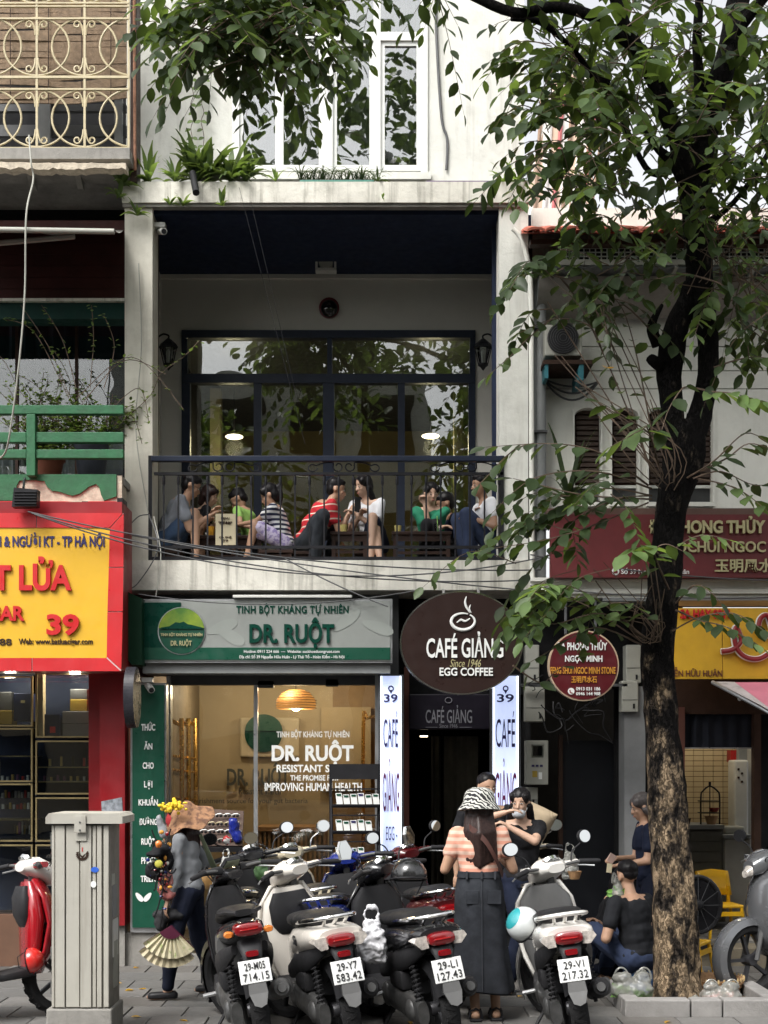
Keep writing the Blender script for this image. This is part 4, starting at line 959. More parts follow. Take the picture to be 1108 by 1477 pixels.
fl = smooth_pts([P(a, b_, 11.57) for a, b_ in ((1112, 905), (1106, 888), (1096, 893), (1094, 910), (1104, 917), (1118, 912))], 6)
MB().tube(fl, .026, 8).build('flourish_edge', white_p, ys); MB().tube([p - Vector((0, .02, 0)) for p in fl], .019, 8).build('flourish', red_w, ys)
# pink awning
pa = thing('pink_awning', 'pink cloth awning with a white frame at the right edge', 'awning', tuple(P(1080, 1000, 11.4)))
vs = [P(1060, 984, 11.55), P(1300, 984, 11.55), P(1300, 1060, 10.7), P(1138, 1042, 10.7)]
MB().add(vs, [(0, 1, 2, 3)]).build('awning_cloth', cloth_pink, pa)
v2 = [P(1028, 983, 11.57), P(1060, 983.5, 11.56), P(1140, 1043, 10.69), P(1095, 1016, 10.95)]
MB().add(v2, [(0, 1, 2, 3)]).build('awning_side', mat('white_awning_edge', (.5, .45, .44), .8, streak=.5), pa)
MB().tube([P(1028, 984, 11.55), P(1100, 1022, 11.0), P(1180, 1068, 10.6)], .018, 8).build('awning_frame', steel, pa)
t = thing('globe_lamp', 'small white round lamp under the pink awning', 'lamp', tuple(P(1067, 1008, 11.6))); MB().sph(P(1067, 1008, 11.6), .018, 12).build('lamp_globe', white_p, t); line('lamp_wire', [P(1067, 1005, 11.6), P(1067, 984, 11.62)], .003, black_pl, t, 4)
# dark ground floor
pr('door_head', dark_brown, 965, 1400, 980, 1030, 12.15, .1)
pr('dark_pier', mat('red_brown_post', (.09, .03, .02), .5), 968, 988, 1020, 1380, 12.1, .15)
pr('dark_pier', dark_brown, 1088, 1098, 1030, 1330, 12.1, .1); pr('side_dark', dark, 1098, 1400, 1030, 1380, 12.4, .1)
pr('grey_pillar', mat('grey_pillar', (.2, .205, .21), .8, var=.1, dirt=.2), 901, 931, 990, 1250, 12.05, .3)
pr('passage_back', dark, 755, 905, 860, 1400, 14.5, .1); pr('passage_infill', dark, 888, 985, 860, 1400, 12.45, .1)
pr('dark_shutter', mat('dark_door', (.010, .011, .014), .45, var=.15), 812, 886, 1068, 1385, 12.6, .04)
pr('door_frame', dark_brown, 806, 812, 1060, 1385, 12.58, .06)
pr('passage_head', dark, 766, 905, 866, 985, 12.35, .05)
MB().box(XX(766, 12), XX(970, 12), 12.1, 12.5, ZZ(990, 12), ZZ(985, 12)).build('lintel', dark, rbld)
# kitchen room
kr = thing('kitchen_room', 'small food shop room lined with beige brick tiles right of the trunk', 'room', (2.9, 14, 0))
YK = 13.8
tm = mat('beige_tile', (.5, .4, .25), .35, var=.06, vs=3); gm = mat('brown_grout', (.18, .11, .06), .9)
slab('tile_bed', gm, kr, 960, 1090, 1060, 1400, YK + .01, .05)
tw, th = .098, .052
to = MB().box(-tw / 2 + .003, tw / 2 - .003, 0, .012, .003, th - .003).build('wall_tile', tm, kr, local=True); ft = True
x0 = XX(972, YK)
for j in range(22):
    for i in range(7):
        loc = Vector((x0 + (i + .5) * tw, YK - .002, ZZ(1218, YK) + j * th)) - Vector(kr.location)
        if ft: to.location = loc; ft = False
        else: inst(to, kr, loc)
MB().box(2.4, 4.2, 12.3, 14, -.02, .17).build('room_floor', concrete, kr)
MB().box(XX(985, 12.2), 4.2, 11.9, 12.35, -.02, .15).build('stone_step', mat('step_stone', (.2, .17, .12), .8, var=.25, bump=.4), kr)
MB().box(2.4, 4.2, 12.3, 14, 2.7, 2.75).build('room_ceiling', dark, kr)
slab('right_wall', mat('white_side', (.42, .4, .34), .7), kr, 1068, 1090, 1060, 1400, YK - .1, .1)
ct = thing('shop_counter', 'grey counter with plank front in the tiled food shop', 'counter', (XX(1010, 13), 13, .17))
slab('counter_body', mat('grey_counter', (.13, .125, .105), .6), ct, 985, 1043, 1195, 1330, 13.2, .5)
for i in range(6): slab('front_plank', mat('counter_plank', (.14, .135, .115), .6) if i == 0 else MATS['counter_plank'], ct, 986, 1042, 1199 + i * 15, 1213 + i * 15, 13.18, .02)
slab('counter_top', grey_p, ct, 983, 1045, 1190, 1196, 13.15, .6)
fz = thing('chest_freezer', 'beige chest box standing right of the grey counter', 'freezer', (XX(1065, 13.1), 13.1, .17))
slab('freezer_body', mat('beige_chest', (.3, .29, .26), .5), fz, 1046, 1083, 1210, 1330, 13.1, .5, c=.01); slab('freezer_lid', grey_p, fz, 1045, 1084, 1204, 1210, 13.08, .55, c=.006)
o = slab('stuffed_sack', off_w, None, 1046, 1075, 1192, 1204, 13.2, .2, c=.02); tag(o, 'crumpled pale bag lying on the beige chest', 'bag')
fr = thing('wall_cooler', 'tall white narrow appliance standing against the tiled wall', 'cooler', (XX(1070, 13.4), 13.4, 1))
slab('cooler_body', white_pl, fr, 1059, 1080, 1096, 1206, 13.4, .25, c=.02); slab('cooler_top', grey_p, fr, 1066, 1078, 1078, 1096, 13.45, .1)
for i in range(4): slab('cooler_sticker', dark_brown, fr, 1064 + (i % 2) * 5, 1067 + (i % 2) * 5, 1108 + i * 6, 1111 + i * 6, 13.395, .006)
o = slab('red_box', mat('red_box', (.3, .01, .01), .5), None, 1054, 1066, 1082, 1099, 13.6, .15); tag(o, 'small red box mounted high on the tiled wall', 'box')
bc = thing('wire_stand', 'arched black wire stand holding small baskets on the counter', 'stand', tuple(P(1025, 1190, 13.3)))
yb = 13.3; pts = [P(1011, 1190, yb), P(1011, 1150, yb), P(1014, 1141, yb), P(1024, 1134, yb), P(1035, 1141, yb), P(1038, 1150, yb), P(1038, 1190, yb)]
MB().tube(smooth_pts(pts, 4), .008, 6).build('arch', iron, bc); MB().tube([P(1024, 1134, yb), P(1024, 1128, yb)], .012, 6).build('finial', iron, bc)
for k, y in enumerate((1155, 1172, 1190)): slab('wire_shelf', iron, bc, 1011, 1038, y, y + 1.5, yb - .06, .14)
line('rod', [P(1024, 1190, yb), P(1024, 1134, yb)], .005, iron, bc)
for k, (cx, y, w_, h_, lb_) in enumerate(((1026, 1189, 10, 12, 'small wicker basket on the lowest wire shelf'), (1030, 1171, 8, 6, 'small red basket on the middle wire shelf'), (991, 1190, 6, 10, 'small brown pot at the left end of the counter'))):
    p = P(cx, y, 13.28); o = MB().lathe([(w_ * .004, 0), (w_ * .0066, h_ * .0066), (w_ * .006, h_ * .0066), (.01, .01)], p, 14).build('small_basket', (woodl, red_w, dark_brown)[k]); tag(o, lb_, 'basket', 'small baskets on the counter')
# curtain over the opening
curtain('door_curtain', mat('navy_curtain', (.014, .016, .024), .85), 985, 1090, 1026, 1079, 12.2, rbld, amp=.02, per=.11, seed=6)
slab('curtain_rod', steel, rbld, 983, 1090, 1078, 1080, 12.18, .02)
lamp_light('shop_room_light', (2.95, 13.1, 2.55), 11, (1, .86, .62), .15)
t = thing('ceiling_lamp', 'pale strip lamp under the dark curtain head of the food shop', 'lamp', (2.95, 13.1, 2.66)); MB().box(2.8, 3.1, 13.07, 13.13, 2.63, 2.7).build('lamp_tube', lamp_warm, t)

# round hanging sign
rn = thing('round_sign', 'round dark red stone shop sign with pale rim hanging between cafe sign and trunk', 'sign', tuple(P(842, 960, 11.3)))
disc('sign_rim', 842, 960, 51, 11.3, .08, mat('pale_rim', (.5, .38, .26), .5), rn, 48); disc('sign_face', 842, 960, 49, 11.294, .01, mat('deep_red_face', (.085, .006, .01), .4), rn, 48)
yt = 11.288
text('ĐÁ PHONG THỦY', (803, 876, 923, 938), yt, white_p, rn, bold=.03); text('NGỌC MINH', (815, 869, 945, 957), yt, white_p, rn, bold=.03)
text('FENG SHUI NGOC MINH STONE', (794, 888, 962, 972), yt, gold_o, rn, bold=.02); text('玉明風水石', (824, 861, 975, 985), yt, gold_o, rn, bold=.02)
text('0913 031 186', (831, 866, 991, 996), yt, white_p, rn, bold=.02); text('0946 144 988', (831, 866, 998, 1003), yt, white_p, rn, bold=.02)
disc('phone_icon', 824, 997, 4.8, yt - .002, .004, white_p, rn, 16)
MB().tube([P(822, 995, yt - .005), P(823, 999, yt - .005), P(826, 1000, yt - .005)], .005, 5).build('phone_mark', red_w, rn)
for x in (816, 859): line('hanger', [P(x, 915, 11.34), P(x, 862, 11.9)], .012, grey_d, rn)
# electric boxes
def ebox(x0, x1, y0, y1, Y, lab, screen=False):
    t = thing('meter_box', lab, 'meter box', tuple(P((x0 + x1) / 2, y1, Y)), group='utility boxes beside the entrance')
    slab('box_case', off_w, t, x0, x1, y0, y1, Y, .16, c=.008)
    if screen:
        slab('window', glass_c, t, x0 + 8, x1 - 7, y0 + 6, y0 + 24, Y - .004, .006); slab('meter_face', dark, t, x0 + 10, x1 - 9, y0 + 8, y0 + 22, Y - .002, .004)
        slab('sticker', cardy, t, x0 + 9, x0 + 16, y0 + 44, y0 + 53, Y - .003, .004); slab('sticker', white_p, t, x0 + 18, x0 + 23, y0 + 46, y0 + 56, Y - .003, .004)
        for i in range(3): slab('switch', navy_l, t, x0 + 8 + i * 6, x0 + 12 + i * 6, y0 + 35, y0 + 38, Y - .004, .006)
    else:
        slab('box_seam', grey_d, t, x0 + 1, x1 - 1, y0 + (y1 - y0) * .6, y0 + (y1 - y0) * .6 + .8, Y - .003, .004)
        slab('latch', black_pl, t, x1 - 8, x1 - 5, y1 - 12, y1 - 5, Y - .004, .006)
ebox(758, 786, 990, 1041, 12.1, 'upper grey utility box between the lit sign and the doorway')
ebox(759, 791, 1068, 1132, 12.1, 'electricity meter box with a dark window below the upper utility box', True)
ebox(897, 921, 982, 1027, 12.0, 'beige utility box hanging left of the tree trunk under the round sign')
ebox(903, 925, 930, 985, 12.05, 'tall pale utility box behind the trunk fork beside the round sign')
ebox(758, 778, 930, 985, 12.2, 'dim utility box partly hidden by leaves right of the oval sign')
ebox(760, 776, 1136, 1165, 12.2, 'small pale box below the electricity meter')
o = slab('iron_bar', grey_d, None, 752, 905, 986, 990, 12.0, .04); tag(o, 'grey horizontal iron bar carrying the utility boxes', 'bar')

rc_ = random.Random(21); b = MB()
for i in range(16):
    x = rc_.uniform(765, 860); y = rc_.uniform(985, 1030); q = [P(x, y, 12.0)]
    for k in range(4): q.append(q[-1] + Vector((rc_.uniform(-.05, .14), rc_.uniform(-.04, .04), rc_.uniform(-.13, .09))))
    b.tube(smooth_pts(q, 4), rc_.choice((.003, .004, .006)), 5)
tag(b.build('wire_tangle', black_pl), 'tangle of loose grey wires around the utility boxes by the doorway', 'wires', None, 'stuff')
# building behind at the upper right, draped with striped sheets
tb = thing('far_building', 'sunlit building under pale striped tarpaulins beyond the tiled roof', 'building', (5, 24, 0))
tar = mat('striped_tarpaulin', (.62, .45, .34), .8, var=.15, stripe=(0, .3, .5, (.68, .66, .62)))
Yt = 24
MB().prism([(XX(a, Yt), ZZ(b_, Yt)) for a, b_ in ((762, 330), (858, 330), (850, 105), (800, 110), (783, 190))], Yt, Yt + 4).build('tarpaulin_wall', tar, tb)
for i in range(7):
    a = 770 + i * 13; MB().tube([P(a, 330, Yt - .02), P(a + 12 + i * 3, 120 + abs(i - 3) * 6, Yt - .02)], .035, 5).build('tarpaulin_fold', (mat('fold_%s' % ('brown', 'white', 'pink')[i % 3], ((.3, .2, .14), (.7, .68, .65), (.5, .15, .15))[i % 3], .8) if 'fold_%s' % ('brown', 'white', 'pink')[i % 3] not in MATS else MATS['fold_%s' % ('brown', 'white', 'pink')[i % 3]]), tb)

# opposite side of the street, seen only as reflections in the glass
for k, (x0, x1, h, c, yb_) in enumerate(((-16, -7, 9, (.45, .38, .28), -10), (-6.9, 1.2, 12, (.5, .5, .45), -9.5), (1.3, 8, 8.5, (.35, .3, .25), -10), (8.1, 18, 11, (.5, .42, .3), -9.7))):
    t = thing('opposite_house', 'plain %s shop house across the street, mirrored in the windows' % ('tan', 'white', 'brown', 'ochre')[k], 'house', (x0, yb_, 0))
    m = mat('opposite_wall_%s' % ('tan', 'white', 'brown', 'ochre')[k], c, .9, var=.1, dirt=.3)
    MB().box(x0, x1, yb_ - 6, yb_, 0, h).build('wall', m, t)
    for fl_ in range(int(h // 3)):
        for j in range(int((x1 - x0) // 2)):
            x = x0 + .5 + j * 2
            MB().box(x, x + 1.1, yb_ - .02, yb_ + .05, fl_ * 3 + .9, fl_ * 3 + 2.4).build('window', dark, t)
# ================================================================ street tree
def leaf_mat(name, c, tr, gl=.45):
    m = bpy.data.materials.new(name); m.use_nodes = True; n = m.node_tree; b = n.nodes['Principled BSDF']; L = n.links.new
    g = n.nodes.new('ShaderNodeNewGeometry'); z = n.nodes.new('ShaderNodeTexNoise'); z.inputs['Scale'].default_value = 5; z.inputs['Detail'].default_value = 3
    L(g.outputs['Position'], z.inputs['Vector'])
    r = n.nodes.new('ShaderNodeMapRange'); L(z.outputs[0], r.inputs[0])
    for i, q in enumerate((.3, .7, .6, 1.5)): r.inputs[i + 1].default_value = q
    v = n.nodes.new('ShaderNodeVectorMath'); v.operation = 'SCALE'; v.inputs[0].default_value = c; L(r.outputs[0], v.inputs['Scale'])
    L(v.outputs[0], b.inputs['Base Color']); b.inputs['Roughness'].default_value = gl; b.inputs['Specular IOR Level'].default_value = .35
    t = n.nodes.new('ShaderNodeBsdfTranslucent'); v2 = n.nodes.new('ShaderNodeVectorMath'); v2.operation = 'MULTIPLY'; L(v.outputs[0], v2.inputs[0]); v2.inputs[1].default_value = (2.5, 2.3, 1.0)
    L(v2.outputs[0], t.inputs[0]); x = n.nodes.new('ShaderNodeMixShader'); x.inputs[0].default_value = tr
    L(b.outputs[0], x.inputs[1]); L(t.outputs[0], x.inputs[2]); L(x.outputs[0], n.nodes['Material Output'].inputs[0]); MATS[name] = m; return m
LM = [leaf_mat('leaf_dark', (.030, .050, .020), .38), leaf_mat('leaf_mid', (.056, .09, .033), .42), leaf_mat('leaf_fresh', (.105, .165, .06), .42), leaf_mat('leaf_yellow', (.5, .3, .03), .3)]
def bark_mat(name, scale=1):
    m = bpy.data.materials.new(name); m.use_nodes = True; n = m.node_tree; b = n.nodes['Principled BSDF']; L = n.links.new
    tc = n.nodes.new('ShaderNodeTexCoord'); mp = n.nodes.new('ShaderNodeMapping'); mp.inputs['Scale'].default_value = (1.1, 1.1, .55); L(tc.outputs['Object'], mp.inputs[0])
    z = n.nodes.new('ShaderNodeTexNoise'); z.inputs['Scale'].default_value = 11; z.inputs['Detail'].default_value = 9; z.inputs['Roughness'].default_value = .62; L(mp.outputs[0], z.inputs['Vector'])
    vo = n.nodes.new('ShaderNodeTexVoronoi'); vo.inputs['Scale'].default_value = 20; vo.feature = 'DISTANCE_TO_EDGE'
    ad = n.nodes.new('ShaderNodeVectorMath'); ad.operation = 'ADD'; sc_ = n.nodes.new('ShaderNodeVectorMath'); sc_.operation = 'SCALE'; sc_.inputs['Scale'].default_value = .35
    L(z.outputs['Color'], sc_.inputs[0]); L(mp.outputs[0], ad.inputs[0]); L(sc_.outputs[0], ad.inputs[1]); L(ad.outputs[0], vo.inputs['Vector'])
    # backlit shade painted into colour up high, pale flaking bark low on the trunk
    s = n.nodes.new('ShaderNodeSeparateXYZ'); L(tc.outputs['Object'], s.inputs[0])
    h = n.nodes.new('ShaderNodeMapRange'); L(s.outputs[2], h.inputs[0])
    for i, q in enumerate((.9, 3.4, 0, 1)): h.inputs[i + 1].default_value = q
    thr = n.nodes.new('ShaderNodeMath'); thr.operation = 'MULTIPLY_ADD'; L(h.outputs[0], thr.inputs[0]); thr.inputs[1].default_value = -.22; L(z.outputs[0], thr.inputs[2])
    cr = n.nodes.new('ShaderNodeValToRGB'); L(thr.outputs[0], cr.inputs[0])
    e = cr.color_ramp.elements; e[0].position = .36; e[0].color = (.008, .007, .007, 1); e[1].position = .6; e[1].color = (.42, .31, .2, 1)
    q = e.new(.45); q.color = (.06, .048, .038, 1); q = e.new(.50); q.color = (.2, .15, .1, 1)
    mx = n.nodes.new('ShaderNodeMix'); mx.data_type = 'RGBA'; mx.blend_type = 'MULTIPLY'; mx.inputs[0].default_value = .7
    r = n.nodes.new('ShaderNodeMapRange'); L(vo.outputs['Distance'], r.inputs[0])
    for i, q in enumerate((0, .12, .3, 1)): r.inputs[i + 1].default_value = q
    L(cr.outputs[0], mx.inputs[6]); L(r.outputs[0], mx.inputs[7]); L(mx.outputs[2], b.inputs['Base Color']); b.inputs['Roughness'].default_value = .9; b.inputs['Specular IOR Level'].default_value = .1
    bp = n.nodes.new('ShaderNodeBump'); bp.inputs['Strength'].default_value = 1; bp.inputs['Distance'].default_value = .03
    mm = n.nodes.new('ShaderNodeMath'); mm.operation = 'MULTIPLY_ADD'; L(z.outputs[0], mm.inputs[0]); mm.inputs[1].default_value = 1.5; L(r.outputs[0], mm.inputs[2]); L(mm.outputs[0], bp.inputs['Height']); L(bp.outputs[0], b.inputs['Normal'])
    MATS[name] = m; return m
bark = bark_mat('flaking_bark'); twigm = mat('twig_bark', (.09, .06, .04), .8, var=.3)
YT = 10.1
tree = thing('street_tree', 'large street tree with pale flaking lower trunk and dark forked upper trunk', 'tree', (XX(975, YT), YT, 0))
def bumpy_tube(pts, rs, n=20, amp=.1, seed=0, sub=5):
    P_ = smooth_pts(pts, sub); R_ = []
    for i in range(len(rs) - 1):
        for k in range(sub): R_.append(rs[i] + (rs[i + 1] - rs[i]) * k / sub)
    R_.append(rs[-1]); b = MB().tube(P_, R_, n)
    m = len(P_)
    for i, v in enumerate(b.v):
        c = P_[min(i // n, m - 1)]; d = v - c
        q = Vector((v.x * 5, v.y * 5, v.z * 2.2 + seed)); f = 1 + amp * 1.6 * noise.noise(q) + amp * noise.noise(q * 3.1)
        a = math.atan2(d.y, d.x); f += amp * .45 * math.sin(3 * a + v.z * 2 + seed)
        b.v[i] = c + d * f
    return b
T = lambda x, y, Y=YT: P(x, y, Y)
trunk = bumpy_tube([T(976, 1460), T(975, 1447), T(974, 1400), T(971, 1320), T(967, 1220), T(961, 1120), T(953, 1010), T(950, 930), T(957, 860), T(966, 780), T(972, 720), T(985, 655), T(990, 610)],
                   [.21, .195, .172, .158, .145, .132, .118, .122, .114, .11, .12, .15, .13], 28, .13, sub=7)
trunk.v = [v if v.z > -.02 else Vector((v.x, v.y, -.02)) for v in trunk.v]
tk = trunk.build('trunk', bark, tree)
def branch(pts, rs, Y=YT, seed=1, n=16, amp=.12, name='branch'):
    pp = [T(*p) if len(p) == 3 else T(p[0], p[1], Y) for p in pts]
    return bumpy_tube(pp, rs, n, amp, seed).build(name, bark, tree)
branch([(975, 660), (972, 600), (966, 545), (972, 490), (990, 440), (1000, 410)], [.10, .085, .09, .092, .08, .07], seed=2, n=20)
branch([(990, 655), (1012, 600), (1020, 540), (1020, 480), (1012, 430), (1008, 380), (1003, 320), (1000, 270), (1004, 230)], [.11, .09, .078, .08, .105, .10, .10, .11, .105], seed=3, n=20)
branch([(950, 497, 10.1), (940, 470, 10.05), (955, 440, 10.1)], [.05, .035, .015], seed=9, n=10, name='branch_stub'); branch([(958, 530, 10.1), (942, 520, 10), (938, 516, 10)], [.05, .04, .03], seed=8, n=10, name='branch_stub')
branch([(1000, 275), (985, 225, 10), (965, 170, 9.9), (945, 120, 9.8), (925, 80, 9.7), (900, 35, 9.6), (880, -30, 9.5)], [.09, .075, .065, .055, .05, .045, .035], seed=4)
branch([(1003, 250), (1018, 190), (1035, 130), (1052, 70, 10.2), (1062, 20, 10.3), (1075, -60, 10.4), (1100, -200, 10.6)], [.115, .09, .085, .08, .085, .07, .05], seed=5, n=18)
branch([(1000, 240), (1003, 180), (1008, 120), (1005, 60), (1010, -20, 10)], [.08, .05, .04, .035, .03], seed=6)
branch([(1000, 300), (975, 240, 9.9), (950, 215, 9.8), (930, 190, 9.7)], [.05, .04, .03, .02], seed=7, n=10)
branch([(925, 75, 9.7), (885, 45, 9.6), (850, 22, 9.5), (800, 10, 9.5), (740, 18, 9.5), (660, -15, 9.5), (560, -40, 9.5), (450, -60, 9.6), (360, -90, 9.7)], [.05, .04, .038, .036, .034, .03, .027, .024, .02], seed=10, n=12, amp=.06)
branch([(880, 120, 9.9), (855, 110, 9.9), (838, 85, 9.9), (815, 60, 9.8), (780, 32, 9.7), (738, 27, 9.6)], [.02, .025, .022, .02, .022, .018], seed=11, n=8)
branch([(1050, 60, 10.2), (1090, 10, 10.1), (1150, -60, 10)], [.05, .04, .03], seed=12, n=10)
branch([(1005, 330), (1050, 300, 10), (1090, 250, 9.9), (1130, 180, 9.8)], [.03, .022, .018, .012], seed=13, n=8)
branch([(985, 235, 10), (940, 250, 10), (900, 180, 10.2), (870, 120, 10.3)], [.03, .022, .02, .014], seed=14, n=8)
rt_ = random.Random(11)
leaves = []      # (matrix, material index, length)
twigs = MB()
def leaf_frame(pos, d, up, ln, wd):
    d = d.normalized(); s_ = d.cross(up)
    s_ = s_.normalized() if s_.length > 1e-4 else d.orthogonal().normalized()
    n_ = s_.cross(d)
    return Matrix((( s_.x * wd, d.x * ln, n_.x * ln, pos.x), (s_.y * wd, d.y * ln, n_.y * ln, pos.y), (s_.z * wd, d.z * ln, n_.z * ln, pos.z), (0, 0, 0, 1)))
def add_leaf(pos, d, ln, mi=None, wd=None, roll=.6):
    up = Vector((rt_.uniform(-roll, roll), rt_.uniform(-roll, roll) - .35, 1))
    if mi is None:
        u = rt_.random(); mi = 0 if u < .45 else (1 if u < .88 else (2 if u < .985 else 3))
    leaves.append((leaf_frame(pos, d, up, ln, (wd or ln * rt_.uniform(.46, .62))), mi, ln))
def twig(pts, n=10, ln=.13, mi=None, r=.005, start=.25, droop=.45, spread=1.0):
    pts = smooth_pts(pts, 5); twigs.tube(pts, [r * (1 - .75 * i / (len(pts) - 1)) for i in range(len(pts))], 4)
    seg = [0]
    for a, b_ in zip(pts, pts[1:]): seg.append(seg[-1] + (b_ - a).length)
    tot = seg[-1]
    for i in range(n):
        t = tot * (start + (1 - start) * i / max(1, n - 1)); k = max(0, min(len(pts) - 2, next((j for j in range(len(seg) - 1) if seg[j + 1] >= t), len(pts) - 2)))
        p = pts[k].lerp(pts[k + 1], (t - seg[k]) / max(1e-6, seg[k + 1] - seg[k])); d = (pts[k + 1] - pts[k]).normalized()
        if i == n - 1: dd = d + Vector((0, 0, -droop * .6))
        else:
            side = d.cross(Vector((0, 0, 1))); side = side.normalized() if side.length > .1 else Vector((1, 0, 0))
            dd = d * .55 + side * ((1 if i % 2 else -1) * spread) + Vector((rt_.uniform(-.25, .25), rt_.uniform(-.25, .25), -droop + rt_.uniform(-.3, .3)))
        f = .75 + .35 * math.sin(math.pi * (i + 1) / (n + 1))
        add_leaf(p, dd, ln * f * rt_.uniform(.85, 1.1), mi)
def rtwig(p, out=None, n=None, L=None, mi=None, ln=.125):
    L = L or rt_.uniform(.35, .75)
    d = (out or Vector((rt_.uniform(-1, 1), rt_.uniform(-1, 1), rt_.uniform(-.5, .4)))).normalized()
    q = p + d * L * .5 + Vector((0, 0, rt_.uniform(0, .06))); e = p + d * L + Vector((rt_.uniform(-.05, .05), 0, -L * .3))
    twig([p, q, e], n or rt_.randint(7, 12), ln * rt_.uniform(.85, 1.15), mi)
# hand placed sprays low on the tree
for pts, n, ln, mi in (
    ([(930, 925, 10), (880, 878, 9.8), (820, 845, 9.6), (770, 850, 9.5)], 13, .19, None), ([(930, 920, 10), (870, 885, 9.7), (800, 900, 9.4), (765, 890, 9.4)], 12, .17, 1),
    ([(925, 930, 10), (860, 905, 9.7), (800, 935, 9.5), (765, 955, 9.4)], 10, .15, 0), ([(925, 925, 10), (840, 870, 9.9), (790, 850, 9.9), (750, 870, 9.8)], 11, .17, 2),
    ([(935, 700, 10), (870, 655, 9.7), (800, 640, 9.6), (700, 645, 9.5)], 13, .15, 0), ([(940, 705, 10), (860, 680, 9.6), (770, 690, 9.4), (710, 740, 9.4)], 13, .15, 0),
    ([(940, 715, 10), (870, 705, 9.9), (800, 735, 9.8), (740, 770, 9.7)], 13, .15, 1), ([(940, 715, 10), (890, 720, 9.7), (830, 750, 9.6), (790, 800, 9.6)], 12, .15, 0),
    ([(940, 720, 10), (850, 715, 9.6), (780, 700, 9.6), (740, 690, 9.6)], 11, .16, 0), ([(935, 725, 10), (850, 760, 9.6), (780, 780, 9.4), (715, 790, 9.4)], 12, .16, 0),
    ([(940, 680, 10), (905, 590, 9.9), (870, 510, 9.9), (835, 440, 9.8), (790, 400, 9.8)], 13, .14, None), ([(945, 650, 10), (920, 520, 9.8), (900, 450, 9.8), (880, 425, 9.7)], 10, .14, 0),
    ([(870, 510, 9.9), (850, 470, 9.9), (800, 460, 9.9), (750, 480, 9.8)], 10, .13, 0), ([(795, 460, 9.9), (760, 490, 9.8), (735, 515, 9.8), (700, 545, 9.7)], 7, .13, 1),
    ([(955, 640, 9.9), (930, 620, 9.7), (900, 600, 9.6), (865, 580, 9.5)], 9, .16, 0), ([(950, 670, 9.9), (935, 620, 9.5), (925, 620, 9.4), (880, 645, 9.3)], 7, .2, 1),
    ([(1005, 560, 9.9), (1030, 565, 9.7), (1060, 568, 9.6), (1100, 580, 9.5)], 12, .17, 2), ([(1030, 530, 10), (1060, 520, 9.9), (1090, 515, 9.8), (1130, 520, 9.7)], 12, .15, 1),
    ([(1010, 680, 10), (1050, 660, 9.7), (1080, 640, 9.6), (1120, 650, 9.6)], 9, .15, 0), ([(1005, 690, 10), (1050, 700, 9.8), (1080, 715, 9.7), (1115, 745, 9.6)], 10, .16, 1),
    ([(990, 690, 10), (1030, 665, 9.8), (1075, 625, 9.8), (1110, 640, 9.7)], 6, .14, 0), ([(965, 800, 9.9), (990, 780, 9.7), (1020, 772, 9.6), (1062, 782, 9.6)], 11, .11, 2),
    ([(960, 810, 9.9), (940, 790, 9.6), (925, 788, 9.5), (905, 800, 9.4)], 8, .19, 2), ([(965, 850, 9.9), (945, 800, 9.5), (960, 785, 9.4), (985, 795, 9.4)], 6, .16, 1),
    ([(975, 880, 9.9), (1010, 895, 9.7), (1050, 905, 9.5), (1100, 935, 9.4)], 13, .14, None), ([(975, 870, 9.9), (1000, 845, 9.6), (1020, 850, 9.5), (1040, 870, 9.5)], 6, .14, 0),
    ([(970, 910, 9.9), (1010, 890, 9.8), (1060, 885, 9.7), (1110, 915, 9.6)], 11, .14, 0), ([(1000, 690, 10), (1040, 680, 9.9), (1090, 700, 9.8), (1140, 690, 9.8)], 9, .14, 0),
    ([(945, 900, 9.8), (925, 880, 9.6), (905, 870, 9.5), (880, 870, 9.5)], 7, .13, None), ([(1000, 560, 9.9), (985, 560, 9.7), (965, 590, 9.6), (955, 620, 9.5)], 6, .17, 0),
    ([(1010, 400, 9.8), (985, 395, 9.7), (960, 400, 9.6), (930, 405, 9.6)], 8, .14, 0), ([(1010, 400, 9.8), (1040, 410, 9.7), (1060, 430, 9.7), (1075, 480, 9.7)], 9, .14, 0),
    ([(960, 500, 10), (900, 440, 9.9), (885, 470, 9.9), (880, 505, 9.8)], 6, .12, 0), ([(1060, 440, 10), (1075, 480, 9.9), (1080, 520, 9.9), (1070, 540, 9.9)], 6, .13, 0),
    ([(770, 640, 9.6), (740, 650, 9.5), (700, 690, 9.5), (690, 700, 9.4)], 6, .15, 0), ([(740, 960, 9.4), (780, 985, 9.5), (800, 970, 9.5), (830, 950, 9.5)], 5, .14, 0)):
    twig([P(*p) for p in pts], n, ln, mi, r=.008)
for k in range(13):
    a = rt_.uniform(740, 900); rtwig(P(a, rt_.uniform(690, 830) if a > 720 else rt_.uniform(700, 800), rt_.uniform(9.4, 10)), Vector((rt_.uniform(-1, .2), rt_.uniform(-.5, .5), rt_.uniform(-.4, .1))), mi=rt_.choice((0, 0, 1)))
for k in range(8): rtwig(P(rt_.uniform(770, 880), rt_.uniform(845, 880), rt_.uniform(9.4, 10)), Vector((rt_.uniform(-1, .3), rt_.uniform(-.5, .3), rt_.uniform(-.3, .1))), mi=rt_.choice((0, 1, 2, 2)), ln=.15)
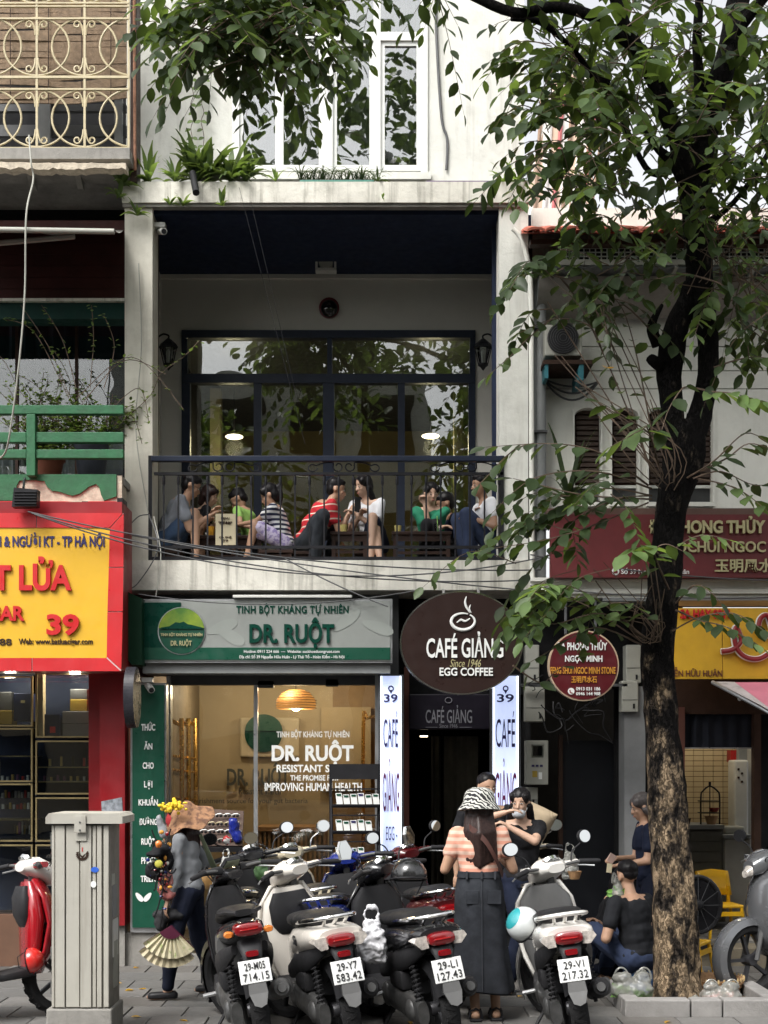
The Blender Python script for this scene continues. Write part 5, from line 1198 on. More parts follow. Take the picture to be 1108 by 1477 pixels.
# bare knot shoots
for k in range(16):
    p = P(940 + rt_.uniform(-10, 6), 925 + rt_.uniform(-12, 8), 9.95); twigs.tube(smooth_pts([p, p + Vector((rt_.uniform(-.18, .1), -.05, rt_.uniform(.02, .2))), p + Vector((rt_.uniform(-.5, .15), -.1, rt_.uniform(.1, .5)))], 4), .004, 4)
for k in range(14):
    p = P(955 + rt_.uniform(-10, 20), 700 + rt_.uniform(-20, 8), 9.95); twigs.tube(smooth_pts([p, p + Vector((rt_.uniform(-.2, .1), -.05, rt_.uniform(.1, .3))), p + Vector((rt_.uniform(-.8, -.1), -.1, rt_.uniform(.3, 1.3)))], 4), .0045, 4)
for k in range(22):
    p = P(1010 + rt_.uniform(-10, 60), 350 + rt_.uniform(-30, 60), rt_.uniform(9.8, 10.1)); twigs.tube(smooth_pts([p, p + Vector((rt_.uniform(-.2, .3), -.05, rt_.uniform(-.2, .3))), p + Vector((rt_.uniform(-.3, .6), -.1, rt_.uniform(-.4, .5)))], 4), .004, 4)
# crown masses
def mass(cnt, x0, x1, y0, y1, Y0=9.0, Y1=11.3, mis=(0, 0, 0, 1, 1, 2), ln=.13, keep=None):
    for k in range(cnt):
        x, y = rt_.uniform(x0, x1), rt_.uniform(y0, y1)
        if keep and not keep(x, y): continue
        rtwig(P(x, y, rt_.uniform(Y0, Y1)), mi=rt_.choice(mis), ln=ln)
gap = lambda x, y: noise.noise(Vector((x / 50, y / 50, 3.1))) > -.2
mass(215, 770, 1180, -40, 215, keep=gap, ln=.145); mass(38, 800, 990, 215, 330, keep=gap, ln=.14); mass(36, 1010, 1170, 220, 340, 9.4, 11)
mass(34, 1040, 1150, 380, 470, 9.6, 10.8)
mass(34, 480, 800, -80, -22, 9.2, 10.6, (0, 0, 1), .13); mass(105, 285, 455, -50, 68, 9.2, 10.4, (0, 0, 1), .14); mass(22, 255, 330, 10, 100, 9.5, 10.3, (0, 1))
mass(8, 300, 400, 80, 115, 9.3, 10.2, (0, 0, 1)); mass(34, 770, 850, 30, 270, 9.4, 10.6, (0, 0, 1), keep=gap); mass(5, 420, 470, 0, 50, 9.4, 10)
mass(6, 765, 800, 370, 470, 9.8, 10.4, (0, 0, 1)); mass(14, 820, 940, 370, 430, 9.7, 10.5, (0, 0, 1))
# crown above the picture, which shades the facade and is mirrored in the panes
for k in range(330):
    x = rt_.gauss(3.2, 2.0); y = rt_.uniform(6.6, 11.4); z = rt_.uniform(7.2, 10.8)
    if x < -1.6 and rt_.random() < .5 or x < -2.8: continue
    if 1100 - (z - H) * F / y > -30: continue
    rtwig(Vector((x, y, z)), mi=rt_.choice((0, 0, 1)), ln=.15)
LV = [(0, 0, 0), (.32, .16, .03), (.5, .42, .05), (.40, .72, .02), (0, 1, -.1), (-.40, .72, .02), (-.5, .42, .05), (-.32, .16, .03), (0, .4, -.03), (0, .72, -.06)]
LF = [(0, 1, 8), (1, 2, 8), (2, 3, 9, 8), (3, 4, 9), (0, 8, 7), (7, 8, 6), (6, 8, 9, 5), (5, 9, 4)]
def leaf_mesh(nm, mi):
    me = bpy.data.meshes.new(nm); me.from_pydata(LV, [], LF); me.materials.append(LM[mi]); me.update(); me.polygons.foreach_set('use_smooth', [True] * len(LF)); return me
def joined_leaves(name, lv, parent):
    V = []; Fc = []; MI = []
    W = WM[parent.name].inverted()
    for M, mi, _ in lv:
        k = len(V); M2 = W @ M; V += [M2 @ Vector(v) for v in LV]; Fc += [[i + k for i in f] for f in LF]; MI += [mi] * len(LF)
    me = bpy.data.meshes.new(name); me.from_pydata(V, [], Fc)
    for m in LM: me.materials.append(m)
    me.polygons.foreach_set('material_index', MI); me.polygons.foreach_set('use_smooth', [True] * len(Fc)); me.update()
    o = bpy.data.objects.new(name, me); C.objects.link(o); o.parent = parent; o['kind'] = 'stuff'; WM[o.name] = WM[parent.name]; return o
def inview(M):
    p = M.translation; x = 554 + p.x * F / p.y; y = 1100 - (p.z - H) * F / p.y
    return p.y > 1 and -10 < x < 1118 and -10 < y < 1487
def size_px(l): return l[2] / l[0].translation.y
big = sorted([l for l in leaves if inview(l[0])], key=size_px, reverse=True)[:300]; ids = set(id(l) for l in big)
lm_ = [leaf_mesh('leaf', i) for i in range(4)]; Wt = WM[tree.name].inverted()
for M, mi, _ in big:
    o = bpy.data.objects.new('leaf', lm_[mi]); C.objects.link(o); o.parent = tree; o.matrix_local = Wt @ M
joined_leaves('crown', [l for l in leaves if id(l) not in ids], tree)
o = twigs.build('twigs', twigm, tree, kind='stuff')
print('leaves', len(leaves))
# street trees behind the camera (mirrored in the glass)
for k, (x, y, h, r) in enumerate(((-3.9, -3.9, 8.5, 2.6), (3.4, -4.0, 9.5, 2.8), (-8.5, -4.2, 8, 2.4), (8, -4, 9, 2.4), (-.6, -4.6, 16.5, 3.4))):
    t = thing('street_tree', ('round', 'dense', 'narrow', 'broad', 'very tall')[k] + ' street tree across the road, mirrored in the windows', 'tree', (x, y, 0), group='street trees across the road')
    bumpy_tube([Vector((x, y, 0)), Vector((x + .1, y, 2)), Vector((x, y, 4)), Vector((x + .3, y, h * .8))], [.2, .16, .14, .06], 10, .1).build('trunk', bark, t)
    lv = []; 
    for i in range(3200):
        u = Vector((rt_.gauss(0, 1), rt_.gauss(0, 1), rt_.gauss(0, 1))).normalized() * r * rt_.uniform(.35, 1) ** .6
        p = Vector((x, y, h * .8)) + Vector((u.x, u.y, u.z * 1.15))
        if noise.noise(p * .9) < -.12: continue
        d = Vector((rt_.uniform(-1, 1), rt_.uniform(-1, 1), rt_.uniform(-.9, .3)))
        lv.append((leaf_frame(p, d, Vector((rt_.uniform(-.6, .6), rt_.uniform(-.6, .6), 1)), .28, .15), rt_.choice((0, 1)), .28))
    joined_leaves('crown', lv, t)
# ================================================================ plants on ledges
def fern(px, py, Y, n, ln, lab, grp, m=None, up=.8, name='ledge_plant', cat='plant', w=.08):
    t = thing(name, lab, cat, tuple(P(px, py, Y)), group=grp); b = MB(); c = P(px, py, Y)
    for i in range(n):
        a = rt_.uniform(0, 6.28); el_ = rt_.uniform(.35, up + .35); L_ = 1.2 * ln * rt_.uniform(.6, 1.1); d = Vector((math.cos(a), math.sin(a) * .6, 0)); s_ = Vector((-d.y, d.x, 0))
        pts = []; 
        for k in range(5):
            u = k / 4; p = c + d * L_ * u * (1 - el_ * .45) + Vector((0, 0, L_ * (el_ * 1.35 * u - u * u * .62))); wd = w * L_ * math.sin(math.pi * min(.95, u + .12)) * 1.4
            pts += [p - s_ * wd, p + s_ * wd]
        b.add(pts, [(2 * k, 2 * k + 1, 2 * k + 3, 2 * k + 2) for k in range(4)], True)
    b.build('foliage', m or LM[2], t, kind='stuff'); return t
grp = 'plants growing along the upper ledge'
YE = 11.98
for px, py, n, ln, lab, m in ((214, 262, 22, .26, 'pale spiky weed at the left corner of the upper ledge', LM[2]), (252, 262, 26, .22, 'small bushy weed right of the pale spiky one on the ledge', LM[2]),
    (284, 262, 34, .36, 'tall broad-leaved fern left of the middle of the ledge clump', LM[1]), (302, 260, 30, .36, 'dark drooping fern over the little black pipe on the ledge', LM[1]), (332, 261, 32, .34, 'dense fern right of the tall one on the ledge', LM[1]),
    (354, 262, 24, .26, 'low fern at the left foot of the upper window', LM[1]), (398, 262, 10, .14, 'small low weed left of the green planter box', LM[2]), (545, 262, 12, .16, 'small dark tuft at the right end of the green planter box', LM[0]),
    (726, 264, 16, .2, 'pale grassy tuft hanging at the right end of the ledge', LM[2]), (745, 264, 10, .2, 'spiky tuft at the far right corner of the ledge', LM[1])):
    fern(px, py, YE, n, ln, lab, grp, m)
for px, py, n, ln, lab in ((175, 268, 14, .18, 'leafy weed growing out sideways at the left end of the slab'), (172, 285, 10, .15, 'lower leafy weed on the left end of the slab'), (198, 311, 14, .14, 'small round weed on top of the left column'),
    (245, 296, 10, .12, 'small weed under the slab edge above the security camera'), (264, 297, 10, .12, 'small weed under the slab edge right of the security camera'), (320, 297, 9, .13, 'sparse weed under the slab edge below the ferns'), (552, 286, 5, .06, 'single small leaf cluster on the slab face')):
    fern(px, py, 11.9, n, ln, lab, 'weeds rooted in the slab edge', LM[2], w=.13)
pb2 = thing('planter_box', 'long green plastic planter box with spider plants under the upper window', 'planter', tuple(P(485, 266, 12.05)))
slab('box_body', mat('teal_plastic', (.02, .16, .12), .45), pb2, 432, 540, 259, 268, 12.05, .16, c=.01)
b = MB()
for i in range(150):
    x = rt_.uniform(432, 540); c = P(x, 259, 12.1); a = rt_.uniform(0, 6.28); L_ = rt_.uniform(.14, .3); d = Vector((math.cos(a), math.sin(a) * .5, 0)); s_ = Vector((-d.y, d.x, 0)).normalized()
    pts = []
    for k in range(5):
        u = k / 4; p = c + d * L_ * u * .8 + Vector((0, 0, L_ * (1.1 * u - .9 * u * u))); pts += [p - s_ * .006 * (1.1 - u), p + s_ * .006 * (1.1 - u)]
    b.add(pts, [(2 * k, 2 * k + 1, 2 * k + 3, 2 * k + 2) for k in range(4)])
b.build('foliage', LM[0], pb2, kind='stuff')
t = thing('planter_box', 'empty purple planter tray on the ledge right of the upper window', 'planter', tuple(P(660, 268, 12.05))); slab('box_body', mat('purple_plastic', (.1, .06, .13), .5), t, 615, 716, 260, 270, 12.05, .15, c=.008)
o = MB().tube([P(278, 250, 11.9), P(283, 278, 11.72)], .03, 10).build('drain_spout', black_pl); tag(o, 'short black drain pipe poking out among the ledge ferns', 'pipe')
# hanging vine on upper wall
t = thing('hanging_vine', 'thin vine trailing down the white wall above the ledge ferns', 'vine', tuple(P(285, 190, 12.4)))
for x in (278, 292):
    pts = [P(x + rt_.uniform(-3, 3), 90 + i * 12, 12.45) for i in range(11)]; line('vine_stem', smooth_pts(pts, 3), .004, twigm, t, 4)
    lv = [(leaf_frame(p, Vector((rt_.choice((-1, 1)), -.2, -.5)), Vector((0, -1, .4)), .06, .04), 2, .06) for p in pts for _ in range(2)]; joined_leaves('foliage', lv, t)
# twiggy plants on the green balcony
t = thing('balcony_shrub', 'sprawling thin-stemmed thorny shrub with tiny leaves on the green balcony', 'shrub', tuple(P(100, 690, 11.9)))
b = MB(); lv = []
for i in range(80):
    s0 = P(rt_.choice((70, 132)) + rt_.uniform(-12, 12), 665, 12.0); ang = rt_.uniform(-1, 1); L_ = rt_.uniform(.4, 1.25) * (1.25 if i < 6 else .62)
    pts = [s0]
    for k in range(6): pts.append(pts[-1] + Vector((ang * .15 + rt_.uniform(-.07, .07), rt_.uniform(-.04, .03), .17 - k * .022 * abs(ang) + rt_.uniform(-.05, .05))) * L_)
    pts = smooth_pts(pts, 3); b.tube(pts, .0035, 4)
    for p in pts[3:]:
        for q in range(3 if i > 40 else 2): lv.append((leaf_frame(p + Vector((rt_.uniform(-.03, .03), rt_.uniform(-.03, .03), rt_.uniform(-.03, .03))), Vector((rt_.uniform(-1, 1), rt_.uniform(-1, 1), rt_.uniform(-.3, .6))), Vector((0, 0, 1)), .042, .026), rt_.choice((1, 2, 2)), .04))
for src in (((100, 570), (70, 500), (30, 440)), ((110, 560), (90, 490), (60, 440)), ((130, 560), (135, 490), (132, 440)), ((120, 580), (180, 520), (240, 540)), ((110, 575), (190, 515), (265, 590)), ((150, 560), (165, 500), (150, 455)), ((100, 575), (50, 480), (5, 460)), ((150, 600), (200, 560), (215, 610)), ((150, 590), (190, 600), (205, 640))):
    pts = smooth_pts([P(x, y, 11.7) for x, y in src], 8); b.tube(pts, .004, 4)
    for p in pts[5:]:
        if rt_.random() < .55:
            for q in range(2): lv.append((leaf_frame(p + Vector((rt_.uniform(-.02, .02), 0, rt_.uniform(-.02, .02))), Vector((rt_.uniform(-1, 1), -.4, rt_.uniform(-.3, .6))), Vector((0, -.5, 1)), .042, .026), 2, .04))
b.build('stems', twigm, t, kind='stuff'); joined_leaves('foliage', lv, t)
t = fern(820, 722, 11.6, 26, .42, 'dark fern growing on the ledge below the first arched window', None, LM[0], up=1, name='wall_fern', w=.06)
# yellow leaves caught among the green
t = thing('ground_leaves', 'scattered yellow fallen leaves on the grey pavement', 'fallen leaves', (0, 10, 0)); t['kind'] = 'stuff'
lv = []
for i in range(26): lv.append((leaf_frame(Vector((rt_.uniform(-2.6, 2.6), rt_.uniform(9.3, 11.8), .008)), Vector((rt_.uniform(-1, 1), rt_.uniform(-1, 1), .02)), Vector((rt_.uniform(-.2, .2), rt_.uniform(-.2, .2), 1)), .07, .04), 3, .07))
joined_leaves('fallen_leaves', lv, t)
# red blossoms and dry pods near the fork
# ================================================================ scooters
tyre_m = mat('tyre_rubber', (.018, .018, .019), .8, var=.3, bump=.5, bs=60); rim_m = mat('wheel_rim', (.05, .05, .055), .4, metal=.5)
engine_m = mat('engine_casing', (.09, .09, .09), .42, metal=.6, var=.35, vs=14); lens_red = mat('red_lens', (.2, .004, .007), .12, coat=1, var=.15, vs=30)
lens_clr = mat('clear_lens', (.5, .46, .42), .12, coat=1, var=.4, vs=40); lens_org = mat('orange_lens', (.6, .18, .03), .15, coat=1)
mirror_m = mat('mirror_glass', (.85, .87, .87), .03, metal=1, var=0); plate_m = mat('licence_plate_paint', (.74, .75, .74), .4, var=.04, dirt=.1)
seat_m = mat('black_seat_vinyl', (.017, .017, .018), .5, var=.2, bump=.15, bs=200); ink_m = mat('black_plate_ink', (.03, .03, .032), .6)
trim_m = mat('dull_black_trim', (.022, .022, .024), .55, var=.2); greytrim = mat('grey_trim', (.085, .085, .085), .55, var=.15)
RX = lambda a: Matrix.Rotation(R(a), 4, 'X')
RY = lambda a: Matrix.Rotation(R(a), 4, 'Y')
RZ = lambda a: Matrix.Rotation(R(a), 4, 'Z')
TR = lambda *v: Matrix.Translation(Vector(v))
def paint(name, c, met=0): return mat(name, c, .22, metal=met, var=.05, coat=.6, dirt=.3, dirtc=tuple(.5 * v + .05 for v in c))
def scooter(label, rear, yaw, body, plate=None, lean=-8, steer=28, style='round', accent=None, mirrors=True, rail=chrome, seatm=None, lights=None, cat='scooter', name='motor_scooter', shock=None, inner=None, scale=1.0, cowl=None, badge=None):
    a = R(yaw); L0 = .63
    loc = (rear[0] - math.sin(a) * L0 * 1.0, rear[1] + math.cos(a) * L0, 0)
    t = thing(name, label, cat, loc, a, tilt=R(lean), group='motorbikes parked on the pavement'); accent = accent or trim_m; inner = inner or trim_m; seatm = seatm or seat_m
    W0 = WM[t.name]
    # ground contact when leaned: tyre edge stays on the ground
    def B(mb, nm, m, par=None, **k): return mb.build(nm, m, par or t, local=True, **k)
    def wheel(y, M, r=.27, wd=.05):
        prof = [(r - .055, -wd), (r - .02, -wd * 1.1), (r - .004, -wd * .6), (r, 0), (r - .004, wd * .6), (r - .02, wd * 1.1), (r - .055, wd), (r - .075, wd * .6), (r - .075, -wd * .6), (r - .055, -wd)]
        Mw = M @ TR(0, y, r) @ RY(90)
        b = MB()
        vs = []; fs = []; n = 36
        for rr, z in prof:
            for k in range(n):
                an = 2 * math.pi * k / n; vs.append(Mw @ Vector((rr * math.cos(an), rr * math.sin(an), z)))
        for i in range(len(prof) - 1):
            for k in range(n): fs.append((i * n + k, i * n + (k + 1) % n, (i + 1) * n + (k + 1) % n, (i + 1) * n + k))
        b.add(vs, fs, True); ty = B(b, 'wheel', tyre_m)
        b = MB()
        for k in range(44):     # tread blocks
            an = 2 * math.pi * k / 44
            b.box(-.004, .007, -.009, .009, -wd * .75, wd * .75, Mw @ RZ(math.degrees(an)) @ TR(r - .004, 0, 0) @ RX(24 if k % 2 else -24))
        B(b, 'tread', tyre_m, ty, kind='stuff')
        b = MB()
        for i in range(5): b.box(-.012, .012, .02, r - .07, -.015, .015, Mw @ RZ(72 * i))
        b.lathe([(.04, -.05), (.045, -.03), (.045, .03), (.04, .05)], Mw.translation, 14, Mw); B(b, 'rim', rim_m, ty)
        b = MB(); vs = []
        return ty
    wheel(-.63, Matrix.Identity(4))
    S = TR(0, .55, 0) @ RZ(steer) @ TR(0, -.55, 0)          # steered front end
    wheel(.63, S)
    # front fork and fender
    b = MB()
    for s in (-1, 1): b.tube([S @ Vector((s * .075, .62, .27)), S @ Vector((s * .075, .52, .62))], .018, 8)
    b.tube([S @ Vector((-.08, .52, .62)), S @ Vector((.08, .52, .62))], .02, 8); b.tube([S @ Vector((0, .5, .6)), S @ Vector((0, .42, 1.0))], .025, 8); B(b, 'fork', greytrim)
    b = MB(); vs = []; n = 12
    for i in range(n + 1):
        an = R(-35 + 150 * i / n); rr = .31
        for x, q in ((-.065, -.05), (-.05, 0), (0, .015), (.05, 0), (.065, -.05)): vs.append(S @ Vector((x, .63 + (rr + q) * math.cos(an) * (1), .27 + (rr + q) * math.sin(an))))
    b.add(vs, [(i * 5 + k, i * 5 + k + 1, (i + 1) * 5 + k + 1, (i + 1) * 5 + k) for i in range(n) for k in range(4)], True); fd = B(b, 'front_fender', body)
    sport = style == 'sport'
    # leg shield (front) and inner panel
    wds = (.11, .15, .16, .14, .09) if sport else (.15, .2, .23, .2, .12)
    zz = (.3, .45, .64, .82, .95); yy = (.40, .47, .50, .47, .42)
    b = MB(); vs = []; n = 10
    for wd, z, y in zip(wds, zz, yy):
        for k in range(n + 1):
            u = -1 + 2 * k / n; vs.append(Vector((wd * u, y + .10 * (1 - u * u) - .0, z)))
    m_ = len(wds); b.add(vs, [(i * (n + 1) + k, i * (n + 1) + k + 1, (i + 1) * (n + 1) + k + 1, (i + 1) * (n + 1) + k) for i in range(m_ - 1) for k in range(n)], True)
    vs = [v + Vector((0, -.035, 0)) for v in vs]
    o = B(b, 'leg_shield', body); sm = o.modifiers.new('s', 'SOLIDIFY'); sm.thickness = .02
    # inner storage panel facing the rider
    b = MB(); b.loft([(.3, 0, .40, wds[0] * .8, .04), (.5, 0, .42, wds[1] * .9, .06), (.68, 0, .43, wds[2] * .88, .07), (.84, 0, .42, wds[3] * .85, .06), (.93, 0, .41, wds[4] * .8, .04)], 16, axis='z'); B(b, 'inner_panel', inner)
    if inner is body: B(MB().loft([(.62, 0, .385, .10, .03), (.70, 0, .365, .145, .045), (.82, 0, .36, .15, .045), (.90, 0, .37, .11, .03)], 16, axis='z', e=3), 'glove_panel', trim_m)
    b = MB(); b.tube([Vector((.0, .36, .74)), Vector((0, .33, .72)), Vector((0, .335, .70))], .006, 6); B(b, 'bag_hook', chrome)
    # floor and centre body
    b = MB(); b.loft([(-.28, 0, .34, .15, .055), (-.05, 0, .30, .175, .035), (.2, 0, .29, .175, .03), (.42, 0, .32, .15, .04)], 16, e=4); B(b, 'floorboard', trim_m)
    if style == 'flat' or True:
        b = MB(); b.loft([(.14, 0, .48, .10, .12), (.0, 0, .55, .13, .18), (-.2, 0, .60, .16, .17), (-.40, 0, .62, .165, .13)], 16); B(b, 'under_seat_panel', accent if sport else body)
    # tail body
    if sport: secs = [(-.12, 0, .66, .14, .10), (-.35, 0, .70, .15, .085), (-.6, 0, .76, .12, .065), (-.78, 0, .80, .075, .04), (-.86, 0, .81, .05, .022)]
    else: secs = [(-.05, 0, .60, .14, .13), (-.3, 0, .655, .175, .125), (-.55, 0, .705, .175, .10), (-.74, 0, .735, .165, .07), (-.82, 0, .75, .15, .05), (-.85, 0, .755, .12, .035)]
    b = MB(); b.loft(secs, 20, e=2.4); B(b, 'tail_cowl', body)
    for s in (-1, 1): B(MB().loft([(-.0, s * .125, .44, .03, .05), (-.3, s * .15, .52, .03, .08), (-.6, s * .13, .60, .028, .06), (-.78, s * .09, .665, .02, .03)], 10), 'lower_side_trim', trim_m)
    # seat
    if sport: ss_ = [(.22, 0, .75, .08, .035), (0, 0, .775, .12, .045), (-.2, 0, .79, .135, .045), (-.26, 0, .82, .13, .05), (-.55, 0, .86, .10, .04), (-.7, 0, .865, .06, .02)]
    else: ss_ = [(.1, 0, .745, .09, .035), (0, 0, .765, .12, .045), (-.25, 0, .785, .15, .05), (-.45, 0, .815, .145, .05), (-.62, 0, .825, .12, .04), (-.70, 0, .82, .08, .02)]
    b = MB(); b.loft(ss_, 18, e=2.8); B(b, 'seat', seatm)
    # grab rail
    if not sport:
        pts = smooth_pts([(-.135, -.38, .79), (-.15, -.55, .82), (-.135, -.74, .845), (-.09, -.84, .86), (0, -.87, .865), (.09, -.84, .86), (.135, -.74, .845), (.15, -.55, .82), (.135, -.38, .79)], 4)
        b = MB(); b.tube(pts, .0135, 8)
        b.tube([(0, -.72, .79), (0, -.86, .862)], .012, 6); b.tube([(-.06, -.7, .78), (-.07, -.845, .86)], .01, 6); b.tube([(.06, -.7, .78), (.07, -.845, .86)], .01, 6); B(b, 'grab_rail', rail)
    else:
        b = MB(); b.tube([(-.12, -.4, .84), (-.10, -.7, .88), (-.05, -.82, .88)], .014, 6); b.tube([(.12, -.4, .84), (.10, -.7, .88), (.05, -.82, .88)], .014, 6); B(b, 'grab_rail', trim_m)
    # lights
    yl = -.868 if not sport else -.865; zl = .725 if not sport else .785
    b = MB(); b.loft([(yl - .03, 0, zl, .06, .02, 3), (yl - .018, 0, zl, .082, .036, 3), (yl + .05, 0, zl, .09, .042, 3)], 20); tl = B(b, 'tail_light', lens_red)
    b = MB(); b.loft([(yl - .035, 0, zl + .002, .05, .003, 3), (yl - .02, 0, zl + .002, .06, .006, 3)], 12); B(b, 'light_bar', mat('bright_red_bar', (.4, .02, .02), .2) if 'bright_red_bar' not in MATS else MATS['bright_red_bar'], tl)
    for s in (-1, 1):
        b = MB()
        if sport: b.loft([(yl + .0, s * .12, zl - .02, .02, .014), (yl + .012, s * .118, zl - .018, .03, .02), (yl + .06, s * .12, zl - .015, .02, .015)], 12)
        else: b.prism([(s * .078, zl - .045), (s * .125, zl - .048), (s * .165, zl - .005), (s * .15, zl + .022), (s * .085, zl + .028)][::s], yl + .005, yl + .12, TR(0, yl, 0) @ RZ(0) @ TR(0, -yl, 0))
        B(b, 'turn_signal', lights or lens_clr)
        if sport: b = MB(); b.tube([(s * .04, yl + .05, zl - .02), (s * .11, yl + .04, zl - .02)], .008, 6); B(b, 'signal_stalk', trim_m)
    # plate, bracket, mud flap
    Mp = TR(0, -.925, .545) @ RX(-16)
    b = MB(); b.loft([(-.80, 0, .69, .075, .035), (-.87, 0, .65, .065, .03), (-.90, 0, .60, .05, .02), (-.90, 0, .50, .055, .012)], 12, e=3); B(b, 'plate_bracket', trim_m)
    b = MB(); b.loft([(-.92, 0, .645, .035, .014), (-.90, 0, .645, .04, .018)], 12, e=5); B(b, 'rear_reflector', lens_red)
    if plate:
        b = MB(); b.box(-.092, .092, -.004, .004, -.068, .068, Mp, c=.0035); pp = B(b, 'licence_plate', plate_m)
        text(plate[0], (-.058, .062, .008, .052), 0, ink_m, pp, bold=.005, depth=.003, M=Mp @ TR(0, -.006, 0), local=True, spacing=1.05)
        text(plate[1], (-.075, .077, -.054, -.008), 0, ink_m, pp, bold=.005, depth=.003, M=Mp @ TR(0, -.006, 0), local=True, spacing=1.05)
    b = MB(); vs = [Mp @ Vector(v) for v in ((-.05, 0, -.07), (.05, 0, -.07), (.055, -.004, -.13), (.035, -.02, -.2), (.0, -.024, -.215), (-.035, -.02, -.2), (-.055, -.004, -.13))]
    vs2 = [v + Vector((0, .02, 0)) for v in vs]; n = 7
    b.add(vs + vs2, [tuple(range(n)), tuple(range(2 * n - 1, n - 1, -1))] + [(i, n + i, n + (i + 1) % n, (i + 1) % n) for i in range(n)]); B(b, 'mud_flap', greytrim)
    # hugger over rear tyre
    b = MB(); vs = []; n = 8
    for i in range(n + 1):
        an = R(60 + 95 * i / n)
        for x, q in ((-.07, -.05), (-.05, .01), (0, .02), (.05, .01), (.07, -.05)): vs.append(Vector((x, -.63 + (.305 + q) * math.cos(an), .27 + (.305 + q) * math.sin(an))))
    b.add(vs, [(i * 5 + k, i * 5 + k + 1, (i + 1) * 5 + k + 1, (i + 1) * 5 + k) for i in range(n) for k in range(4)], True); B(b, 'rear_fender', trim_m)
    # engine, exhaust, shock, stand
    b = MB(); b.loft([(-.72, -.12, .27, .035, .07), (-.62, -.12, .28, .05, .095), (-.4, -.13, .30, .05, .08), (-.15, -.13, .31, .05, .085), (-.02, -.12, .31, .04, .06)], 14); b.sph((-.16, -.6, .28), (.03, .07, .07), 12); b.sph((-.165, -.15, .31), (.03, .08, .08), 12); B(b, 'engine_case', engine_m)
    b = MB(); b.loft([(-.5, -.02, .42, .09, .08), (-.25, -.02, .42, .1, .09), (-.1, 0, .4, .08, .07)], 12); b.box(-.17, -.09, -.5, -.25, .38, .50, c=.02); B(b, 'air_filter_box', trim_m)
    b = MB(); b.tube([(.13, -.1, .26), (.14, -.28, .27), (.15, -.36, .30), (.15, -.80, .40), (.15, -.84, .408)], [.018, .02, .05, .062, .045], 14); ex = B(b, 'exhaust', trim_m if not sport else greytrim)
    b = MB(); b.tube([(.15, -.838, .408), (.15, -.86, .412)], [.03, .026], 12); B(b, 'tail_pipe', greytrim, ex); b = MB(); b.loft([(-.42, .17, .335, .045, .05), (-.72, .175, .39, .05, .055)], 10, e=4); B(b, 'heat_shield', greytrim, ex)
    for s in ((-1, 1) if not sport else (-1,)):
        b = MB(); p0, p1 = Vector((s * .125, -.70, .30)), Vector((s * .115, -.6, .62)); b.tube([p0, p1], .012, 8)
        pts = []; ax = (p1 - p0).normalized(); e1 = ax.orthogonal().normalized(); e2 = ax.cross(e1)
        for k in range(73): an = k / 8 * 2 * math.pi; pts.append(p0.lerp(p1, .12 + .76 * k / 72) + (e1 * math.cos(an) + e2 * math.sin(an)) * .025)
        b.tube(pts, .005, 5); B(b, 'shock_absorber', shock or trim_m)
    b = MB(); b.tube([(-.1, -.1, .24), (-.26, -.14, .035), (-.29, -.14, .03)], [.012, .011, .018], 6); B(b, 'side_stand', trim_m)
    B(MB().tube([(-.15, -.12, .32), (-.27, -.12, .31)], .014, 8), 'foot_peg', steel); B(MB().tube([(.15, -.12, .32), (.26, -.12, .31)], .014, 8), 'foot_peg', steel)
    # handlebar cowl
    if sport: secs = [(.56, 0, .93, .06, .05), (.5, 0, .97, .10, .06), (.42, 0, 1.0, .095, .05), (.35, 0, 1.0, .06, .03)]
    else: secs = [(.60, 0, .95, .06, .06), (.54, 0, .98, .11, .085), (.46, 0, 1.02, .125, .08), (.38, 0, 1.035, .11, .055), (.34, 0, 1.03, .07, .03)]
    b = MB(); b.loft(secs, 18, M=S, e=2.5); hc = B(b, 'handlebar_cowl', cowl or body)
    for s in (-1, 1): B(MB().loft([(.0, 0, 0, .035, .03), (.1, 0, 0, .03, .022), (.16, 0, 0, .025, .02)], 10, M=S @ TR(s * .07, .42, 1.035) @ RZ(-90 * s) @ RX(2)), 'switch_housing', body if not sport else trim_m)
    Md = S @ TR(0, .385, 1.075) @ RX(48)
    b = MB(); rx, rz = (.07, .045) if not sport else (.06, .04)
    vs = ell(0, 0, rx, rz, 24) if not sport else [(-.065, -.035), (.065, -.035), (.055, .04), (-.055, .04)]
    b.prism(vs, -.006, .02, Md); mt = B(b, 'meter_rim', chrome if not sport else trim_m, hc) if False else B(b, 'meter', chrome if not sport else trim_m)
    b = MB(); b.prism([(x * .88, z * .86) for x, z in vs], -.010, -.006, Md); B(b, 'dial', mat('dial_face', (.05, .055, .06), .15, coat=1, mix=((.35, .36, .36), 60, .5, .55)) if 'dial_face' not in MATS else MATS['dial_face'], mt) if not sport else B(b, 'display', mat('lcd_display', (.25, .28, .2), .3) if 'lcd_display' not in MATS else MATS['lcd_display'], mt)
    b = MB(); b.tube([S @ Vector(v) for v in ((-.33, .33, 1.03), (-.2, .38, 1.045), (0, .42, 1.03), (.2, .38, 1.045), (.33, .33, 1.03))], .011, 8); B(b, 'handlebar', greytrim)
